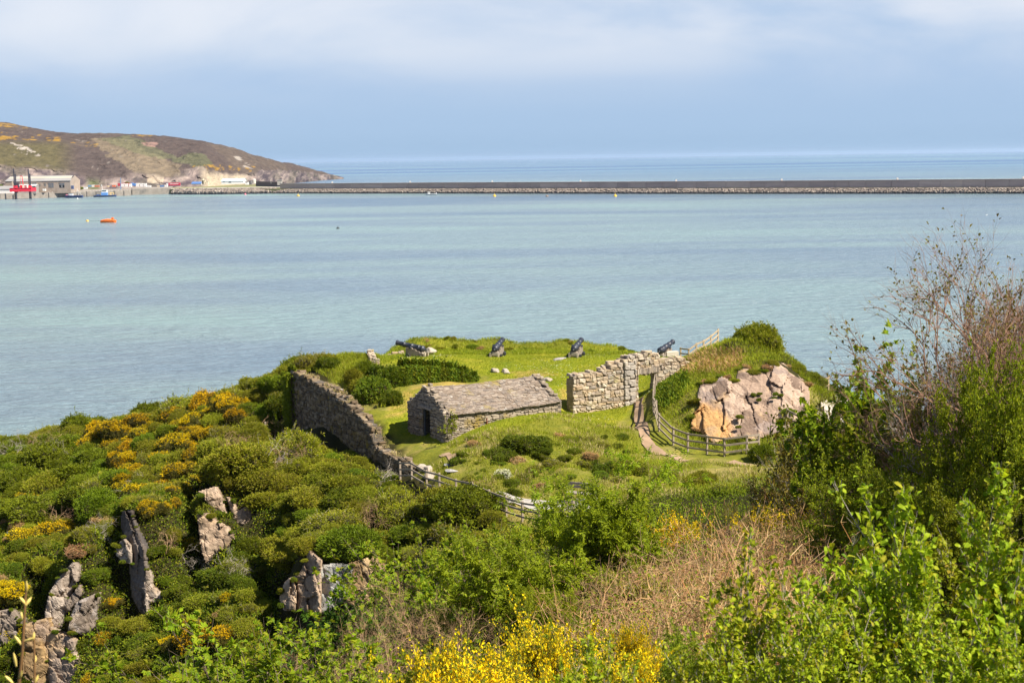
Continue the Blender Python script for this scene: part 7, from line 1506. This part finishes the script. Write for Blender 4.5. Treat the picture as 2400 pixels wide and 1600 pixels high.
boat('workboat', 246, 1502, 23, 7, 1.6, (.05, .08, .19), 'workboat with a white and blue wheelhouse and a yellow crane at the quay', [('lower_cabin', [((-.5, 0, 3.0), (6, 5, 3.2))], (.12, .30, .66)), ('wheelhouse', [((-.3, 0, 5.8), (5.2, 4.4, 2.6)), ((-.3, 0, 7.2), (5.8, 5, .3))], WHT), ('window_band', [((-.3, -2.25, 6.1), (4.0, .12, .8))], (.06, .07, .09)), ('mast', [([(-2.5, 0, 7), (-2.9, 0, 13)], .16), ((-3.1, 0, 12), (.9, .5, .9))], WHT), ('crane', [((6, 0, 2.6), (1.6, 1.6, 2.2)), ((7, 0, 4.2), (4.6, .9, .9)), ((9, 0, 3.3), (.8, .8, 2.4))], (.72, .52, .26)), ('deck_winch', [((-7, 0, 2.2), (3, 3.5, 1.2))], (.09, .14, .30))])
boat('motor_boat', 1011, 1372, 10.6, 3.2, 1.1, (.50, .52, .54), 'small pale grey open boat with a white cuddy near the breakwater', [('cuddy', [((2.4, 0, 1.7), (2.1, 2, 1.2)), ((2.4, 0, 3.0), (2.5, 2.2, .25)), ((1.5, 0, 2.6), (.12, 1.8, .6)), ((3.3, 0, 2.6), (.12, 1.8, .6))], WHT), ('outboard', [((-4.7, 0, 1.9), (.8, .8, 1.4))], (.62, .58, .60)), ('thwart', [((-1.5, 0, 1.0), (4, 2.2, .25))], (.16, .17, .22))], True)
def lifeboat():
    Y = 838; a = wp(254, 518.5, Y); root = empty('lifeboat', (a[0], a[1], 0), 'bright orange enclosed lifeboat moored in the bay', 'boat', rz=.05); m = flat('orange_hull', (.80, .17, .02), .5, .12, .5); V, Fq = hull(8.8, 3.2, 1.25, .3); mb = MB(); mb.add(V, Fq); o = mb.build('hull', m); o.parent = root
    mb = MB(); N = 12; Vc, Fc = [], []
    for i in range(N + 1):
        u = i / N; x = -4.2 + 8.5 * u; w = 1.45 * math.sin(math.pi * min(.97, max(.03, u))) ** .45; h = .95 * math.sin(math.pi * min(.96, max(.04, u))) ** .5
        for k in range(9): t = math.pi * k / 8; Vc.append((x, -w * math.cos(t), 1.2 + h * math.sin(t)))
    for i in range(N):
        for k in range(8): Fc.append([i * 9 + k, (i + 1) * 9 + k, (i + 1) * 9 + k + 1, i * 9 + k + 1])
    mb.add(Vc, Fc); o = mb.build('canopy', m, None, True); o.parent = root
    mb = MB(); mb.box((2.5, 0, 2.45), (1.3, 1.3, .9), jit=.08, rng=rg); o = mb.build('helm_dome', m); o.parent = root
    mb = MB(); mb.tube([(-4.2, -1.55, 1.2), (0, -1.68, 1.15), (4.0, -1.2, 1.35)], .10, 6); o = mb.build('fender_rail', flat('dark_orange', (.45, .09, .02), .6, .1)); o.parent = root
    for k in (-2, -.6, .8): mb = MB(); mb.box((k, -1.28, 1.75), (.5, .12, .3)); o = mb.build('porthole', M_win); o.parent = root
lifeboat()
def buoy(px, py, r, c, label, top=False, Y=None, group=None):
    a = Pz(px, py, 0.0); mb = MB(); k = r; mb.tube([a + [0, 0, -k * .6], a + [0, 0, -k * .2], a + [0, 0, k * .3], a + [0, 0, k * .75], a + [0, 0, k]], [k * .5, k * .95, k, k * .65, k * .15], 12)
    if top: mb.tube([a + [0, 0, k * .8], a + [0, 0, k * 2.0]], [k * .18, k * .1], 6)
    return tag(mb.build('buoy', flat('buoy_paint', c, .5, .15, .5), None, True), label, 'buoy', group)
buoy(205, 519, 1.0, (.60, .36, .09), 'weathered yellow mooring buoy left of the orange lifeboat'); buoy(575, 456.5, 1.2, (.78, .20, .28), 'pink mooring buoy off the low shore', True); buoy(699, 460, 1.6, (.66, .42, .08), 'large yellow buoy off the root of the breakwater', True); buoy(1159, 460.5, 1.5, (.85, .48, .03), 'yellow buoy right of the small pale boat', True); buoy(1282, 461, 1.5, (.22, .16, .12), 'dark rusty buoy between the two yellow buoys'); buoy(1442, 460.5, 1.5, (.85, .50, .03), 'rightmost yellow buoy off the breakwater', True); buoy(792, 536, .8, (.03, .035, .04), 'tiny dark buoy alone in the middle of the bay', True); buoy(182, 466, .8, WHT, 'small white buoy in front of the moored boats', True)
mb = MB(); a, b = Pz(206, 518.6, 0.05), Pz(238, 517.8, 0.5); mb.tube([a + (b - a) * t - [0, 0, .35 * math.sin(math.pi * t)] + [0, 0, .3] for t in np.linspace(0, 1, 9)], .07, 6); tag(mb.build('mooring_rope', flat('dark_rope', (.08, .07, .06), .9, .1)), 'dark rope from the lifeboat to its yellow buoy', 'rope')
# gulls on the water, seen as pale specks
def gull(px, py, label):
    a = Pz(px, py, 0.02); bm = bmesh.new(); bmesh.ops.create_uvsphere(bm, u_segments=12, v_segments=8, radius=1); 
    for v in bm.verts:
        x, y, z = v.co; v.co = (x * .28, y * .13, z * .11 + .10 + max(0, -x) * .05)
    g = bmesh.ops.create_uvsphere(bm, u_segments=10, v_segments=6, radius=.075); bmesh.ops.translate(bm, verts=g['verts'], vec=(.22, 0, .27)); g = bmesh.ops.create_cone(bm, segments=8, radius1=.06, radius2=.05, depth=.16, cap_ends=True); bmesh.ops.translate(bm, verts=g['verts'], vec=(.20, 0, .19)); g = bmesh.ops.create_cone(bm, segments=6, radius1=.025, radius2=.004, depth=.09, cap_ends=True); bmesh.ops.rotate(bm, verts=g['verts'], matrix=Matrix.Rotation(math.pi / 2, 3, 'Y')); bmesh.ops.translate(bm, verts=g['verts'], vec=(.33, 0, .27))
    m_ = bpy.data.meshes.new('gull'); bm.to_mesh(m_); bm.free(); m_.materials.append(flat('white_plumage', (.82, .82, .82), .7, .05)); o = obj('gull', m_, None, a); o.scale = (1.6, 1.6, 1.6); return tag(o, label, 'gull')
gull(2312, 505, 'white gull floating on the water at the far right of the bay')
# ------------------------------------------------------------------ sea air
mb = MB(); mb.box((0, 30000, 45), (130000, 66000, 112)); hz = NT('sea_air'); v_ = hz.n('ShaderNodeVolumePrincipled')
v_.inputs['Color'].default_value = (.60, .73, .92, 1); v_.inputs['Density'].default_value = .000022; v_.inputs['Anisotropy'].default_value = .2
hz.link(v_.outputs[0], hz.out.inputs['Volume'])
tag(mb.build('haze', hz.m), kind='stuff')
